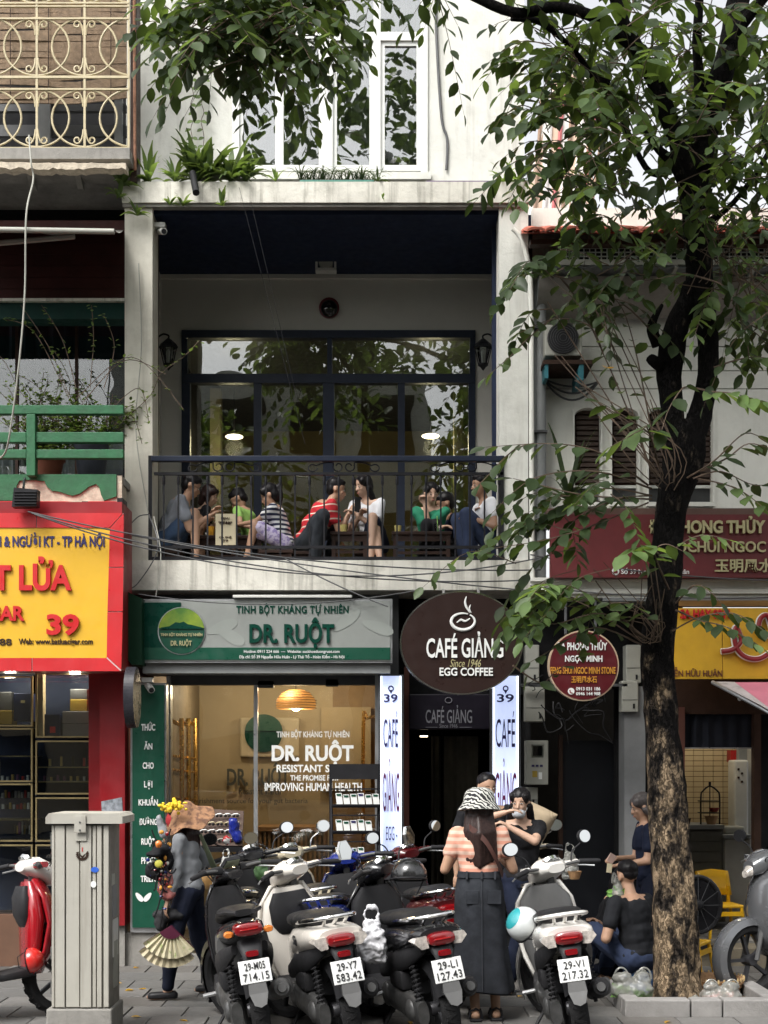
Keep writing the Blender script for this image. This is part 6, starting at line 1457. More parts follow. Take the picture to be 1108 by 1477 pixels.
    for s in (-1, 1):
        b = MB(); b.tube([S @ Vector((s * .22, .372, 1.045)), S @ Vector((s * .34, .325, 1.028)), S @ Vector((s * .355, .32, 1.027))], [.018, .017, .012], 10); B(b, 'grip', trim_m)
        b = MB(); b.tube([S @ Vector((s * .18, .42, 1.03)), S @ Vector((s * .22, .44, 1.02)), S @ Vector((s * .30, .41, 1.005)), S @ Vector((s * .345, .375, .995))], .006, 6); B(b, 'brake_lever', steel)
        if mirrors:
            b = MB(); b.tube(smooth_pts([S @ Vector((s * .17, .40, 1.05)), S @ Vector((s * .2, .41, 1.12)), S @ Vector((s * .27, .41, 1.16)), S @ Vector((s * .29, .41, 1.19))], 4), .006, 6); ms_ = B(b, 'mirror_stalk', trim_m if not mirrors == 'chrome' else chrome)
            Mm = S @ TR(s * .31, .405, 1.205) @ RX(-4) @ RZ(s * 8)
            b = MB()
            o2 = ell(0, 0, .058, .048, 20) if mirrors != 'tall' else [(-.05, -.05), (.03, -.06), (.055, .0), (.02, .07), (-.03, .07), (-.055, .02)]
            b.prism(o2, -.008, .012, Mm); mh = B(b, 'mirror_back', trim_m if mirrors is True else chrome)
            b = MB(); b.prism([(x * .88, z * .88) for x, z in o2], -.0115, -.008, Mm); B(b, 'mirror_glass', mirror_m, mh)
    for k, s in enumerate((-1, 1, -1)):
        b = MB(); b.tube(smooth_pts([S @ Vector((s * .2, .43, 1.03)), S @ Vector((s * .13, .50 + .02 * k, 1.07 - .02 * k)), Vector((s * .05, .46, .93)), Vector((s * .02, .45, .8))], 4), .005, 5); B(b, 'control_cable', trim_m)
    b = MB(); b.loft([(.60, 0, .93, .05, .045), (.64, 0, .91, .03, .025)], 14, M=S); B(b, 'headlight', lens_clr)
    if badge: text(badge, (-.05, .05, -.03, .03), 0, ink_m, t, bold=.01, shear=.3, depth=.004, name='badge', M=TR(-.182, -.45, .70) @ RZ(-90), local=True)
    return t
pw = paint('white_paint', (.68, .64, .58)); pwh = paint('bright_white_paint', (.72, .7, .66)); pbk = paint('black_paint', (.012, .012, .014)); pcr = paint('cream_paint', (.62, .55, .4)); pbl = paint('blue_paint', (.008, .02, .16)); prd = paint('red_paint', (.3, .006, .012)); pdr = paint('dark_red_paint', (.07, .006, .008)); pgr = paint('grey_paint_metallic', (.16, .165, .175), .4)
def rear_at(px, Y): return (XX(px, Y), Y)
scooter('black sporty motorbike with grey tail flap and plate ending 714.15', rear_at(378, 8.35), 12, pbk, ('29-M05', '714.15'), style='sport', lights=lens_org, cat='motorbike', name='motorbike', accent=greytrim, steer=25, mirrors=False)
scooter('white scooter with silver grab rail and plate 583.42', rear_at(500, 8.35), 17, pw, ('29-Y7', '583.42'), mirrors=False, accent=pw, inner=pw, badge='Sh')
scooter('black scooter with wide red tail light and plate 127.43 left of the striped shirt', rear_at(640, 8.4), 17, pbk, ('29-L1', '127.43'), mirrors='tall')
scooter('white scooter with blue dial and plate 217.32 beside the tree', rear_at(838, 8.4), -1, pwh, ('29-V1', '217.32'), mirrors=True, rail=pwh, steer=30, inner=greytrim)
scooter('bright blue scooter behind the black one with the white carrier bag', (-.30, 9.3), -6, pbl, None, mirrors=False, steer=20)
scooter('dark red and black scooter mostly hidden by the woman in the striped shirt', rear_at(655, 10.0), 13, pdr, ('29-K1', '205.16'), shock=lens_red, steer=22)
scooter('cream scooter with chrome round mirror close to the shop glass', rear_at(478, 10.1), 14, pcr, None, mirrors='chrome', steer=10)
scooter('cream retro scooter standing by the dark doorway behind the white one', (1.28, 10.55), -2, pcr, None, mirrors='chrome', steer=-10)
scooter('all black scooter behind the sporty motorbike, near the reception window', rear_at(362, 9.75), 0, pbk, None, lights=lens_org, steer=20)
scooter('red and white scooter at the left picture edge, front wheel to the right', (-3.35, 9.05), -62, prd, None, lean=-5, inner=prd, steer=12, mirrors=False, cowl=pwh)
scooter('grey scooter entering at the right picture edge, front wheel to the left', (3.95, 10.75), 106, pgr, None, lean=4, steer=10)
# helmets and bags on the scooters
def helmet(name, p, r, m, lab, M=None, cat='helmet', m2=None):
    t = thing(name, lab, cat, tuple(p)); M = M or Matrix.Identity(4)
    b = MB(); prof = [(r * math.sin(a), r * math.cos(a) * .95) for a in [R(0) + i * R(105) / 12 for i in range(13)]] + [(r * .9, -r * .2)]
    prof = [(max(.0005, q[0]), q[1]) for q in prof][::-1]
    b.lathe(prof, p, 28, M); b.build('shell', m, t)
    b = MB(); b.tube([Vector(p) + M.to_3x3() @ Vector((r * 1.0 * math.cos(a), r * 1.0 * math.sin(a), -r * .24)) for a in [i * math.pi / 12 for i in range(25)]], r * .05, 6); b.build('edge_trim', black_pl, t)
    b = MB(); b.tube([Vector(p) + M.to_3x3() @ Vector((r * .85 * s, 0, -r * .2 - d)) for s, d in ((-1, 0), (-.5, r * .9), (.5, r * .9), (1, 0))], r * .04, 5); b.build('chin_strap', black_pl, t)
    if m2: b = MB(); b.lathe([(r * 1.005 * math.sin(a), r * 1.005 * math.cos(a) * .95) for a in [R(40) - i * R(38) / 6 for i in range(7)]], p, 24, M); b.build('top_patch', m2, t)
    return t
helmet('helmet', P(46, 1385, 9.35), .085, paint('red_helmet_paint', (.6, .02, .015)), 'glossy red half helmet hanging on the red scooter', RY(80))
helmet('helmet', P(755, 1333, 8.9), .115, paint('white_helmet_paint', (.6, .63, .63)), 'white helmet with a teal patch hanging on the white scooter', RY(-60) @ RX(20), m2=paint('teal_helmet_paint', (.03, .3, .33)))
helmet('helmet', P(590, 1262, 9.2), .12, paint('black_helmet_paint', (.012, .012, .013)), 'matt black helmet resting on the black scooter seat', RX(-10))
# ================================================================ people
skin_m = mat('skin', (.42, .25, .165), .55, var=.08, vs=12); skin_d = mat('tanned_skin', (.31, .175, .11), .55, var=.08, vs=12)
skin_l = mat('pale_skin', (.5, .32, .23), .55, var=.06, vs=12)
hair_m = mat('black_hair', (.009, .008, .009), .4, var=.4, vs=60); hair_b = mat('brown_black_hair', (.028, .016, .014), .38, var=.35, vs=60); hair_g = mat('greying_hair', (.06, .05, .048), .5, var=.4, vs=60)
eye_m = mat('dark_eye', (.012, .009, .008), .2); eye_w = mat('eye_white', (.5, .48, .45), .4); lip_m = mat('lips', (.36, .13, .1), .5)
def cap(b, a, c, r0, r1, n=12):
    """closed tapered capsule"""
    a, c = Vector(a), Vector(c); d = c - a; L_ = d.length
    if L_ < 1e-5: b.sph(a, max(r0, r1), n); return
    d.normalize(); pts = []; rs_ = []
    for k in range(4): t = math.pi / 2 * (1 - k / 3); pts.append(a - d * r0 * math.sin(t)); rs_.append(max(r0 * math.cos(t), r0 * .02))
    for k in range(1, 4): pts.append(a + d * L_ * k / 4); rs_.append(r0 + (r1 - r0) * k / 4)
    for k in range(4): t = math.pi / 2 * k / 3; pts.append(c + d * r1 * math.sin(t)); rs_.append(max(r1 * math.cos(t), r1 * .02))
    b.tube(pts, rs_, n)
def frame(f, u):
    f = Vector(f).normalized(); u = Vector(u); r = f.cross(u).normalized(); u = r.cross(f).normalized()
    return Matrix(((r.x, f.x, u.x, 0), (r.y, f.y, u.y, 0), (r.z, f.z, u.z, 0), (0, 0, 0, 1)))
def remesh(b, name, m, parent, vox=.01, smooth=3, wr=0, ws=9, stretch=(1, 1, 1), local=False):
    W = WM[parent.name]; inv = W.inverted()
    me = bpy.data.meshes.new('tmp'); me.from_pydata([inv @ v for v in b.v], [], b.f); me.update()
    o = bpy.data.objects.new('tmp', me); C.objects.link(o)
    md = o.modifiers.new('r', 'REMESH'); md.mode = 'VOXEL'; md.voxel_size = vox; md.use_smooth_shade = True
    if smooth: s_ = o.modifiers.new('s', 'SMOOTH'); s_.factor = .5; s_.iterations = smooth
    dg = bpy.context.evaluated_depsgraph_get(); ev = o.evaluated_get(dg); m2 = bpy.data.meshes.new_from_object(ev)
    bpy.data.objects.remove(o); m2.name = name
    if wr:
        off = Vector((random.random() * 20, 3, 1))
        nr = [v.normal.copy() for v in m2.vertices]
        for v, n_ in zip(m2.vertices, nr):
            q = Vector((v.co.x * stretch[0], v.co.y * stretch[1], v.co.z * stretch[2])) * ws
            v.co += n_ * (wr * (noise.noise(q + off) + .5 * noise.noise(q * 2.3 + off)))
    m2.materials.clear(); m2.materials.append(m)
    o = bpy.data.objects.new(name, m2); C.objects.link(o); o.parent = parent; WM[o.name] = W; return o
def ik(a, c, l1, l2, pole):
    a, c = Vector(a), Vector(c); d = c - a; L_ = min(d.length, (l1 + l2) * .995); d.normalize(); c = a + d * L_
    x = (l1 * l1 - l2 * l2 + L_ * L_) / (2 * L_); h = math.sqrt(max(0, l1 * l1 - x * x))
    p = Vector(pole) - d * Vector(pole).dot(d); p = p.normalized() if p.length > 1e-4 else d.orthogonal()
    return a + d * x + p * h, c
def person(label, base, face, h=1.65, ph=None, lean=0, side=0, head=None, hands=(None, None), feet=(None, None), ep=((-.6, -.2, -1), (.6, -.2, -1)), kp=None, skin=None, hair=('short', None), top=None, bottom=None, shoes=None, female=False, vox=.0105, grip=(.5, .5), headtilt=0, group=None, bulk=1.0, hairlen=.3, sleeve=.55, chestface=None, extras=None, cat='person'):
    """base: point under the pelvis on the floor; face: heading angle in degrees (0 = away from the camera, 90 = to the left); all lengths scale with h"""
    s = h / 1.68; base = Vector(base); skin = skin or skin_m
    f = Vector((-math.sin(R(face)), math.cos(R(face)), 0)); r = f.cross(Vector((0, 0, 1)))
    cf = f if chestface is None else Vector((-math.sin(R(chestface)), math.cos(R(chestface)), 0)); cr = cf.cross(Vector((0, 0, 1)))
    t = thing('person', label, cat, tuple(base), group=group)
    ph = ph if ph is not None else .90 * s
    P0 = base + Vector((0, 0, ph)); u = (Vector((0, 0, 1)) * math.cos(R(lean)) + cf * math.sin(R(lean)) + r * math.sin(R(side))).normalized()
    k = bulk; chest = P0 + u * .30 * s; neck = P0 + u * .485 * s; sw = (.155 if female else .178) * s * (1 if k < 1.05 else 1.04); shc = P0 + u * .43 * s
    hf = f if head is None else Vector((-math.sin(R(head[0])) * math.cos(R(head[1])), math.cos(R(head[0])) * math.cos(R(head[1])), math.sin(R(head[1]))))
    hu = (Vector((0, 0, 1)) * .75 + u * .35 + cr * math.sin(R(headtilt))).normalized()
    hc = neck + hu * .135 * s + hf * .035 * s
    Mh = frame(hf, hu); HS = .95 * s if h > 1.4 else s * 1.12
    def hp(x, y, z): return hc + Mh.to_3x3() @ (Vector((x, y, z)) * HS)
    hips = [P0 + r * sx * .085 * s for sx in (-1, 1)]; shs = [shc + cr * sx * sw for sx in (-1, 1)]
    # limbs
    F_ = []; K_ = []
    for i, sx in enumerate((-1, 1)):
        ft = Vector(feet[i]) if feet[i] is not None else base + r * sx * .09 * s + f * .02
        an = ft + Vector((0, 0, .075 * s)); pole = (kp[i] if kp else f); kn, an = ik(hips[i], an, .42 * s, .41 * s, pole); K_.append(kn); F_.append(an)
    E_ = []; H_ = []
    for i, sx in enumerate((-1, 1)):
        hd = hands[i]; e_ = ep[i]; pole = r * e_[0] + f * e_[1] + Vector((0, 0, e_[2]))
        if hd is None: hd = shs[i] + Vector((0, 0, -.50 * s)) + cr * sx * .07 * s + f * .06
        el_, wr_ = ik(shs[i], hd, .275 * s, .24 * s, pole); E_.append(el_); H_.append(wr_)
    b = MB()
    b.sph(P0 + u * .02, (.15 * s * k, .11 * s * k, .11 * s), 16, frame(f, u)); b.sph(P0 + u * .17 * s, (.125 * s * k, .095 * s * k, .14 * s), 16, frame(cf, u)); b.sph(chest + u * .04 * s, (.138 * s * k, .10 * s * k, .155 * s), 16, frame(cf, u))
    for i, sx in enumerate((-1, 1)): cap(b, shs[i] - cr * sx * .05 * s - u * .03 * s, P0 + u * .2 * s + cr * sx * .06 * s, .055 * s, .06 * s)
    for i, sx in enumerate((-1, 1)): cap(b, shc + cr * sx * .05 * s, shs[i], .055 * s, .045 * s)
    cap(b, shc, neck, .07 * s, .048 * s); cap(b, neck, hc - hu * .03, .047 * s, .046 * s)
    b.sph(hp(0, -.012, .03), (.074 * HS, .092 * HS, .088 * HS), 18, Mh); b.sph(hp(0, .012, -.035), (.058 * HS, .068 * HS, .075 * HS), 16, Mh); cap(b, hp(0, .055, -.085), hp(0, .05, -.08), .024 * HS, .026 * HS)
    cap(b, hp(0, .082, .005), hp(0, .098, -.03), .009 * HS, .0135 * HS, 8); b.sph(hp(0, .078, -.062), (.024 * HS, .012 * HS, .011 * HS), 10, Mh)
    for sx in (-1, 1): b.sph(hp(sx * .077, -.012, -.008), (.011 * HS, .02 * HS, .03 * HS), 10, Mh)
    for sx in (-1, 1): b.sph(hp(sx * .034, .062, -.022), (.02 * HS, .016 * HS, .02 * HS), 8, Mh)
    for i, sx in enumerate((-1, 1)):
        cap(b, shs[i], E_[i], .045 * s * k, .036 * s * k); cap(b, E_[i], H_[i], .036 * s * k, .023 * s)
        cap(b, hips[i], K_[i], .078 * s * k, .052 * s * k); cap(b, K_[i], F_[i], .052 * s * k, .034 * s)
        b.sph(K_[i] .lerp(F_[i], .28) - Vector((kp[i] if kp else f)) * .010, (.043 * s, .085 * s, .043 * s), 10, frame(K_[i] - F_[i], (K_[i] - F_[i]).orthogonal()))
        # foot
        ff = f if not kp else Vector((kp[i][0], kp[i][1], 0)).normalized() if Vector((kp[i][0], kp[i][1], 0)).length > .3 else f
        if feet[i] is not None and len(feet) > 2: ff = Vector(feet[2])
        a0 = F_[i] + Vector((0, 0, -.045 * s)); cap(b, a0 - ff * .04 * s, a0 + ff * .1 * s - Vector((0, 0, .012 * s)), .034 * s, .032 * s); cap(b, a0 + ff * .1 * s - Vector((0, 0, .012)), a0 + ff * .155 * s - Vector((0, 0, .018 * s)), .034 * s, .02 * s)
        # hand: palm, four unequal bent fingers, thumb from the side
        fd = (H_[i] - E_[i]).normalized(); up = Vector((0, 0, 1)); lat = fd.cross(up); lat = lat.normalized() if lat.length > .2 else cr; pn = lat.cross(fd).normalized(); g = grip[i]
        hs_ = s * .95
        pc = H_[i] + fd * .045 * hs_; b.sph(pc, (.038 * hs_, .048 * hs_, .017 * hs_), 10, frame(fd, pn))
        for q in range(4):
            o_ = lat * ((q - 1.5) * .0205 * hs_); ln = (.032, .038, .035, .027)[q] * hs_ * 1.15
            a_ = H_[i] + fd * .082 * hs_ + o_; d1 = (fd * math.cos(g * .9) - pn * math.sin(g * .9)); d2 = (fd * math.cos(g * 2.1) - pn * math.sin(g * 2.1))
            m1 = a_ + d1 * ln; cap(b, a_ - fd * .02, m1, .0098 * hs_, .009 * hs_, 8); cap(b, m1, m1 + d2 * ln * .95, .009 * hs_, .0072 * hs_, 8)
        th = -lat * sx if False else lat * (-sx); a_ = H_[i] + fd * .022 * hs_ + th * .03 * hs_; m1 = a_ + (fd * .7 + th * .6 - pn * .3).normalized() * .036 * hs_; cap(b, a_, m1, .0125 * hs_, .0105 * hs_, 8); cap(b, m1, m1 + (fd * .9 - pn * .5).normalized() * .03 * hs_, .0105 * hs_, .008 * hs_, 8)
    body = remesh(b, 'body', skin, t, vox, 2)
    # face
    for sx in (-1, 1):
        e = MB(); e.sph(hp(sx * .031, .0775, .004), (.0135 * HS, .006 * HS, .0052 * HS), 10, Mh); ew = e.build('eye', eye_w, t)
        e = MB(); e.sph(hp(sx * .031, .0815, .004), (.0062 * HS, .004 * HS, .0055 * HS), 10, Mh); e.build('iris', eye_m, ew)
        e = MB(); e.tube([hp(sx * .017, .084, .022), hp(sx * .032, .085, .027), hp(sx * .049, .075, .022)], [.0028 * HS, .0035 * HS, .002 * HS], 6); e.build('eyebrow', hair_m, t)
    e = MB(); e.sph(hp(0, .0885, -.0615), (.021 * HS, .007 * HS, .006 * HS), 10, Mh); e.build('mouth', lip_m, t)
    e = MB(); e.sph(hp(-.007, .1, -.042), .003 * HS, 6); e.sph(hp(.007, .1, -.042), .003 * HS, 6); e.build('nostrils', dark_brown, t)
    # hair
    st_, hm = hair[0], hair[1] or hair_m
    e = MB()
    if st_ == 'short': e.sph(hp(0, -.022, .05), (.082 * HS, .095 * HS, .08 * HS), 18, Mh); e.sph(hp(0, -.05, .0), (.074 * HS, .058 * HS, .075 * HS), 14, Mh); e.sph(hp(0, .035, .088), (.06 * HS, .045 * HS, .028 * HS), 12, Mh)
    elif st_ == 'crop': e.sph(hp(0, -.022, .06), (.08 * HS, .088 * HS, .074 * HS), 18, Mh); e.sph(hp(0, -.055, .015), (.07 * HS, .05 * HS, .05 * HS), 12, Mh)
    else:
        e.sph(hp(0, -.02, .045), (.086 * HS, .095 * HS, .09 * HS), 18, Mh); e.sph(hp(0, -.05, -.01), (.082 * HS, .06 * HS, .09 * HS), 14, Mh)
        for sx in (-1, 1): e.sph(hp(sx * .058, .03, .055), (.03 * HS, .05 * HS, .045 * HS), 10, Mh)
        if st_ == 'bob':
            for sx in (-1, 1): cap(e, hp(sx * .068, .0, .03), hp(sx * .072, .012, -.09), .03 * HS, .022 * HS)
            cap(e, hp(0, -.06, 0), hp(0, -.06, -.09), .07 * HS, .055 * HS); e.sph(hp(0, .055, .07), (.062 * HS, .035 * HS, .03 * HS), 10, Mh)
        elif st_ == 'ponytail':
            a_ = hp(0, -.105, .04); cap(e, a_, a_ - hf * .04, .024, .026); cap(e, a_ - hf * .04 * HS, a_ - hf * .05 * HS - Vector((0, 0, .11)), .034 * HS, .03 * HS); cap(e, a_ - hf * .05 * HS - Vector((0, 0, .1)), a_ - hf * .035 - Vector((0, 0, .2)), .03 * HS, .012)
        elif st_ == 'bun': e.sph(hp(0, -.11, -.0), .035 * HS, 12)
        elif st_ == 'long':
            for q in range(9):
                x = (q - 4) / 4; a_ = hp(x * .072, -.055 + abs(x) * .04, -.03); z_ = a_ + Vector((0, 0, -hairlen * (1 - .15 * abs(x)))) - cf * (.085 - .02 * abs(x)) + cr * x * .038
                mid = a_.lerp(z_, .42) - cf * (.055 - .02 * abs(x)); cap(e, a_, mid, .034 * HS, .034 * HS); cap(e, mid, z_, .034 * HS, .021 * HS)
    ho = remesh(e, 'hair', hm, t, max(.008, vox * .9), 1, .004, 38, (1, 1, .25))
    info = dict(t=t, s=s, P0=P0, u=u, f=f, r=r, cf=cf, cr=cr, neck=neck, shs=shs, E=E_, H=H_, K=K_, F=F_, hips=hips, hp=hp, hc=hc, Mh=Mh, hf=hf, hu=hu, HS=HS, body=body, chest=chest)
    # clothes
    g_ = .010
    if top is not None:
        e = MB()
        e.sph(P0 + u * .03 * s, ((.15 * k) * s + g_, (.11 * k) * s + g_, .10 * s), 16, frame(f, u)) if bottom != 'tucked' else None
        e.sph(P0 + u * .17 * s, ((.13 * k) * s + g_, (.10 * k) * s + g_, .16 * s), 16, frame(cf, u)); e.sph(chest + u * .03 * s, ((.14 * k) * s + g_, (.103 * k) * s + g_, .155 * s), 16, frame(cf, u))
        e.sph(P0 + u * .09 * s, (.125 * k * s + g_, .098 * k * s + g_, .09 * s), 16, frame(f, u))
        for i, sx in enumerate((-1, 1)):
            cap(e, shs[i] - cr * sx * .045 * s - u * .03 * s, P0 + u * .2 * s + cr * sx * .065 * s, .058 * s + g_, .066 * s + g_)
            cap(e, shc + cr * sx * .04 * s - u * .01, shs[i] - u * .004, .055 * s + g_ * .5, .046 * s + g_ * .5); cap(e, shs[i], shs[i].lerp(E_[i], min(1, sleeve)), .046 * s * k + g_, (.047 if sleeve < .9 else .038) * s * k + g_)
            if sleeve > 1: cap(e, E_[i], E_[i].lerp(H_[i], sleeve - 1), .042 * s + g_, .032 * s + g_ * .8)
        remesh(e, 'shirt', top, t, vox, 2, .012, 9)
    bm_, bt = (bottom if isinstance(bottom, tuple) else (None, None))
    if bm_ == 'trousers' or bm_ == 'shorts':
        e = MB(); e.sph(P0, (.15 * s * k + g_ * .8, .112 * s * k + g_ * .8, .105 * s), 16, frame(f, u))
        for i in range(2):
            if bm_ == 'trousers': cap(e, hips[i], K_[i], .09 * s * k, .071 * s * k); cap(e, K_[i], K_[i].lerp(F_[i], .93), .071 * s * k, .055 * s)
            else: cap(e, hips[i], hips[i].lerp(K_[i], .82), .092 * s * k, .078 * s)
        remesh(e, bm_ if bm_ != 'shorts' else 'shorts', bt, t, vox, 2, .011, 8)
    if shoes is not None:
        for i in range(2):
            ff = f if not kp else (Vector((kp[i][0], kp[i][1], 0)).normalized() if Vector((kp[i][0], kp[i][1], 0)).length > .3 else f)
            a0 = F_[i] + Vector((0, 0, -.052 * s)); e = MB(); cap(e, a0 - ff * .045 * s, a0 + ff * .13 * s - Vector((0, 0, .006)), .042 * s, .036 * s, 12)
            e.v = [v if v.z > a0.z - .024 * s else Vector((v.x, v.y, a0.z - .024 * s)) for v in e.v]; e.build('shoe', shoes, t)
    return info
Q = P
g_bal = 'customers sitting on the balcony'
grey_t = mat('grey_tshirt', (.26, .28, .32), .9, var=.06); denim = mat('blue_denim', (.03, .06, .12), .9, var=.2, vs=30); black_t = mat('black_tshirt', (.012, .012, .014), .85, var=.2)
lime_t = mat('lime_tshirt', (.28, .5, .12), .85); strp_n = mat('navy_white_stripe_shirt', (.7, .7, .7), .85, stripe=(2, .042, .5, (.02, .025, .06))); strp_r = mat('red_stripe_shirt', (.5, .015, .025), .85, stripe=(2, .062, .82, (.72, .6, .5)))
white_t = mat('white_tshirt', (.62, .63, .66), .85, var=.05); green_t = mat('green_tshirt', (.01, .17, .09), .85); navy_t = mat('navy_cloth', (.01, .014, .03), .85, var=.2); jean_b = mat('bright_jeans', (.018, .03, .07), .9, var=.2)
charc = mat('charcoal_trousers', (.035, .04, .048), .9, var=.15); lilac = mat('pale_print_shorts', (.5, .45, .6), .85, mix=((.25, .2, .4), 25, .5, .55)); sandal = mat('tan_sandal', (.25, .16, .09), .7); pink_s = mat('pink_flip_flop', (.6, .3, .27), .6)
zb = 3.5
def V(x, y, z): return Vector((x, y, z))
# balcony, left to right
A = person('man in grey t-shirt and denim shorts with glasses at the left end of the balcony', (XX(234, 12.4), 12.42, zb), -90, 1.60, ph=.20, lean=27, head=(-80, -26), hands=(Q(305, 742, 12.5), Q(303, 744, 12.35)), feet=(V(XX(285, 12.3), 12.62, zb), V(XX(283, 12.3), 12.28, zb)), kp=(V(.35, 0, 1), V(.35, 0, 1)), ep=((-.3, -.5, -1), (.3, -.6, -1)), top=grey_t, bottom=('shorts', denim), shoes=sandal, group=g_bal, bulk=1.05)
e = MB()
for sx in (-1, 1): e.tube([A['hp'](sx * .032 + .017 * math.cos(a) , .092, .004 + .013 * math.sin(a)) for a in [i * math.pi / 6 for i in range(13)]], .0016, 5); e.tube([A['hp'](sx * .05, .09, .008), A['hp'](sx * .08, -.01, .006)], .0018, 5)
e.build('glasses', iron, A['t'])
person('woman with dark bobbed hair and black top behind the man in grey on the balcony', (XX(280, 12.85), 12.9, zb), -75, 1.46, ph=.22, lean=14, head=(-95, -18), hands=(Q(315, 750, 12.8), Q(300, 752, 12.6)), feet=(V(-1.45, 13.1, zb), V(-1.4, 12.9, zb)), kp=(V(.3, 0, 1), V(.3, 0, 1)), hair=('bob', hair_b), top=black_t, bottom=('trousers', black_t), female=True, group=g_bal, skin=skin_l, vox=.012)
person('boy in lime green t-shirt bending over the small balcony table', (XX(368, 12.75), 12.8, zb), 70, 1.28, ph=.26, lean=22, head=(80, -38), hands=(Q(330, 762, 12.7), Q(335, 762, 12.5)), feet=(V(-1.3, 13.0, zb), V(-1.3, 12.8, zb)), kp=(V(-.3, 0, 1), V(-.3, 0, 1)), top=lime_t, bottom=('shorts', navy_t), group=g_bal, vox=.011)
person('girl with a ponytail in navy striped shirt sitting with bare knees up on the balcony', (XX(412, 12.4), 12.42, zb), 90, 1.28, ph=.20, lean=18, head=(88, -28), hands=(Q(348, 756, 12.5), Q(345, 758, 12.6)), feet=(V(XX(356, 12.3), 12.3, zb), V(XX(350, 12.3), 12.5, zb)), kp=(V(-.2, -.2, 1), V(-.3, 0, 1)), hair=('ponytail', None), top=strp_n, bottom=('shorts', lilac), shoes=pink_s, female=True, group=g_bal, ep=((-.5, -.4, -1), (.5, -.4, -1)))
person('man in red striped polo shirt leaning forward to look at a phone on the balcony', (XX(438, 12.5), 12.5, zb), -75, 1.58, ph=.22, lean=33, head=(-85, -12), hands=(Q(508, 735, 12.65), Q(505, 738, 12.5)), feet=(V(XX(470, 12.4), 12.75, zb), V(XX(455, 12.3), 12.3, zb)), kp=(V(.3, -.3, 1), V(.1, -.4, 1)), ep=((-.3, -.5, -1), (.3, -.9, -.8)), top=strp_r, bottom=('trousers', charc), shoes=black_pl, group=g_bal, bulk=1.04)
person('long-haired woman in white and navy top holding up a phone on the balcony', (XX(540, 12.6), 12.65, zb), 150, 1.5, ph=.22, lean=18, head=(125, -14), hands=(Q(514, 742, 12.42), Q(520, 742, 12.4)), feet=(V(XX(535, 12.3), 12.25, zb), V(XX(548, 12.3), 12.25, zb)), kp=(V(-.1, -.4, 1), V(.05, -.4, 1)), hair=('long', None), hairlen=.33, top=white_t, bottom=('shorts', navy_t), female=True, group=g_bal, skin=skin_l, grip=(.7, .7))
o = MB().box(-.035, .035, -.005, .005, -.07, .07, c=.004).build('phone', black_pl); o.location = Q(516, 728, 12.38); o.rotation_euler = (R(-10), R(8), R(40)); tag(o, 'black mobile phone held up between the red and the white shirted sitters', 'phone')
person('woman in green t-shirt resting her chin on her hand behind the right balcony table', (XX(624, 12.95), 12.95, zb), 170, 1.46, ph=.22, lean=18, head=(195, -16), hands=(Q(613, 728, 12.72), Q(640, 760, 12.6)), feet=(V(.35, 12.7, zb), V(.5, 12.7, zb)), kp=(V(0, -.3, 1), V(0, -.3, 1)), hair=('bun', None), top=green_t, bottom=('trousers', black_t), female=True, group=g_bal, skin=skin_l, ep=((-.3, -.2, -1), (.5, -.3, -1)), grip=(1.1, .5))
person('man in white shirt with blue jeans sitting at the right end of the balcony', (XX(708, 12.45), 12.5, zb), 105, 1.56, ph=.17, lean=8, head=(115, -6), hands=(Q(682, 748, 12.3), Q(690, 745, 12.5)), feet=(V(XX(676, 12.3), 12.3, zb), V(XX(672, 12.3), 12.5, zb)), kp=(V(-.25, -.1, 1), V(-.3, 0, 1)), top=white_t, bottom=('trousers', jean_b), shoes=black_pl, group=g_bal, skin=skin_d)
person('half hidden person in black and blue behind the man in the white shirt', (XX(668, 13.1), 13.1, zb), 100, 1.4, ph=.2, lean=20, head=(100, -20), feet=(V(.5, 12.95, zb), V(.5, 13.1, zb)), kp=(V(-.3, 0, 1), V(-.3, 0, 1)), hands=(Q(650, 760, 12.9), Q(655, 760, 13)), top=navy_t, bottom=('trousers', black_t), group=g_bal, skin=skin_d, vox=.013)
# balcony furniture
wood_d = mat('dark_table_wood', (.03, .016, .012), .45, var=.3, bump=.2)
def low_table(x0, x1, y, lab, zt=.30, d=.34, name='low_table', cat='table', m=None, grp='low wooden tables on the balcony'):
    t = thing(name, lab, cat, ((x0 + x1) / 2, y, zb), group=grp); m = m or wood_d
    MB().box(x0, x1, y - d / 2, y + d / 2, zb + zt - .03, zb + zt, c=.005).build('tabletop', m, t); MB().box(x0 + .02, x1 - .02, y - d / 2 + .02, y - d / 2 + .035, zb + zt - .085, zb + zt - .03).build('apron', m, t)
    for a in (x0 + .03, x1 - .03):
        for c_ in (y - d / 2 + .03, y + d / 2 - .03): MB().box(a - .017, a + .017, c_ - .017, c_ + .017, zb, zb + zt - .03).build('leg', m, t)
    MB().box(x0 + .04, x1 - .04, y - d / 2 + .02, y - d / 2 + .035, zb + .1, zb + .125).build('stretcher', m, t)
low_table(XX(276, 12.7), XX(382, 12.7), 12.66, 'dark low wooden table between the family on the left of the balcony')
low_table(XX(478, 12.5), XX(532, 12.5), 12.4, 'dark low wooden table before the couple with the phone', .29)
low_table(XX(565, 12.5), XX(650, 12.5), 12.45, 'dark low wooden table with drinks in front of the woman in green', .30)
for px, y, lab in ((240, 12.42, 'dark low stool under the man in grey'), (400, 12.42, 'brown low stool under the girl with the ponytail'), (446, 12.5, 'dark low stool under the man in the red polo'), (534, 12.65, 'dark low stool under the long-haired woman'), (710, 12.5, 'dark low stool under the man in the white shirt')):
    low_table(XX(px, y) - .15, XX(px, y) + .15, y, lab, .14, .26, 'low_stool', 'stool', grp='low stools on the balcony')
paper = mat('cream_menu_paper', (.6, .53, .36), .7, var=.04)
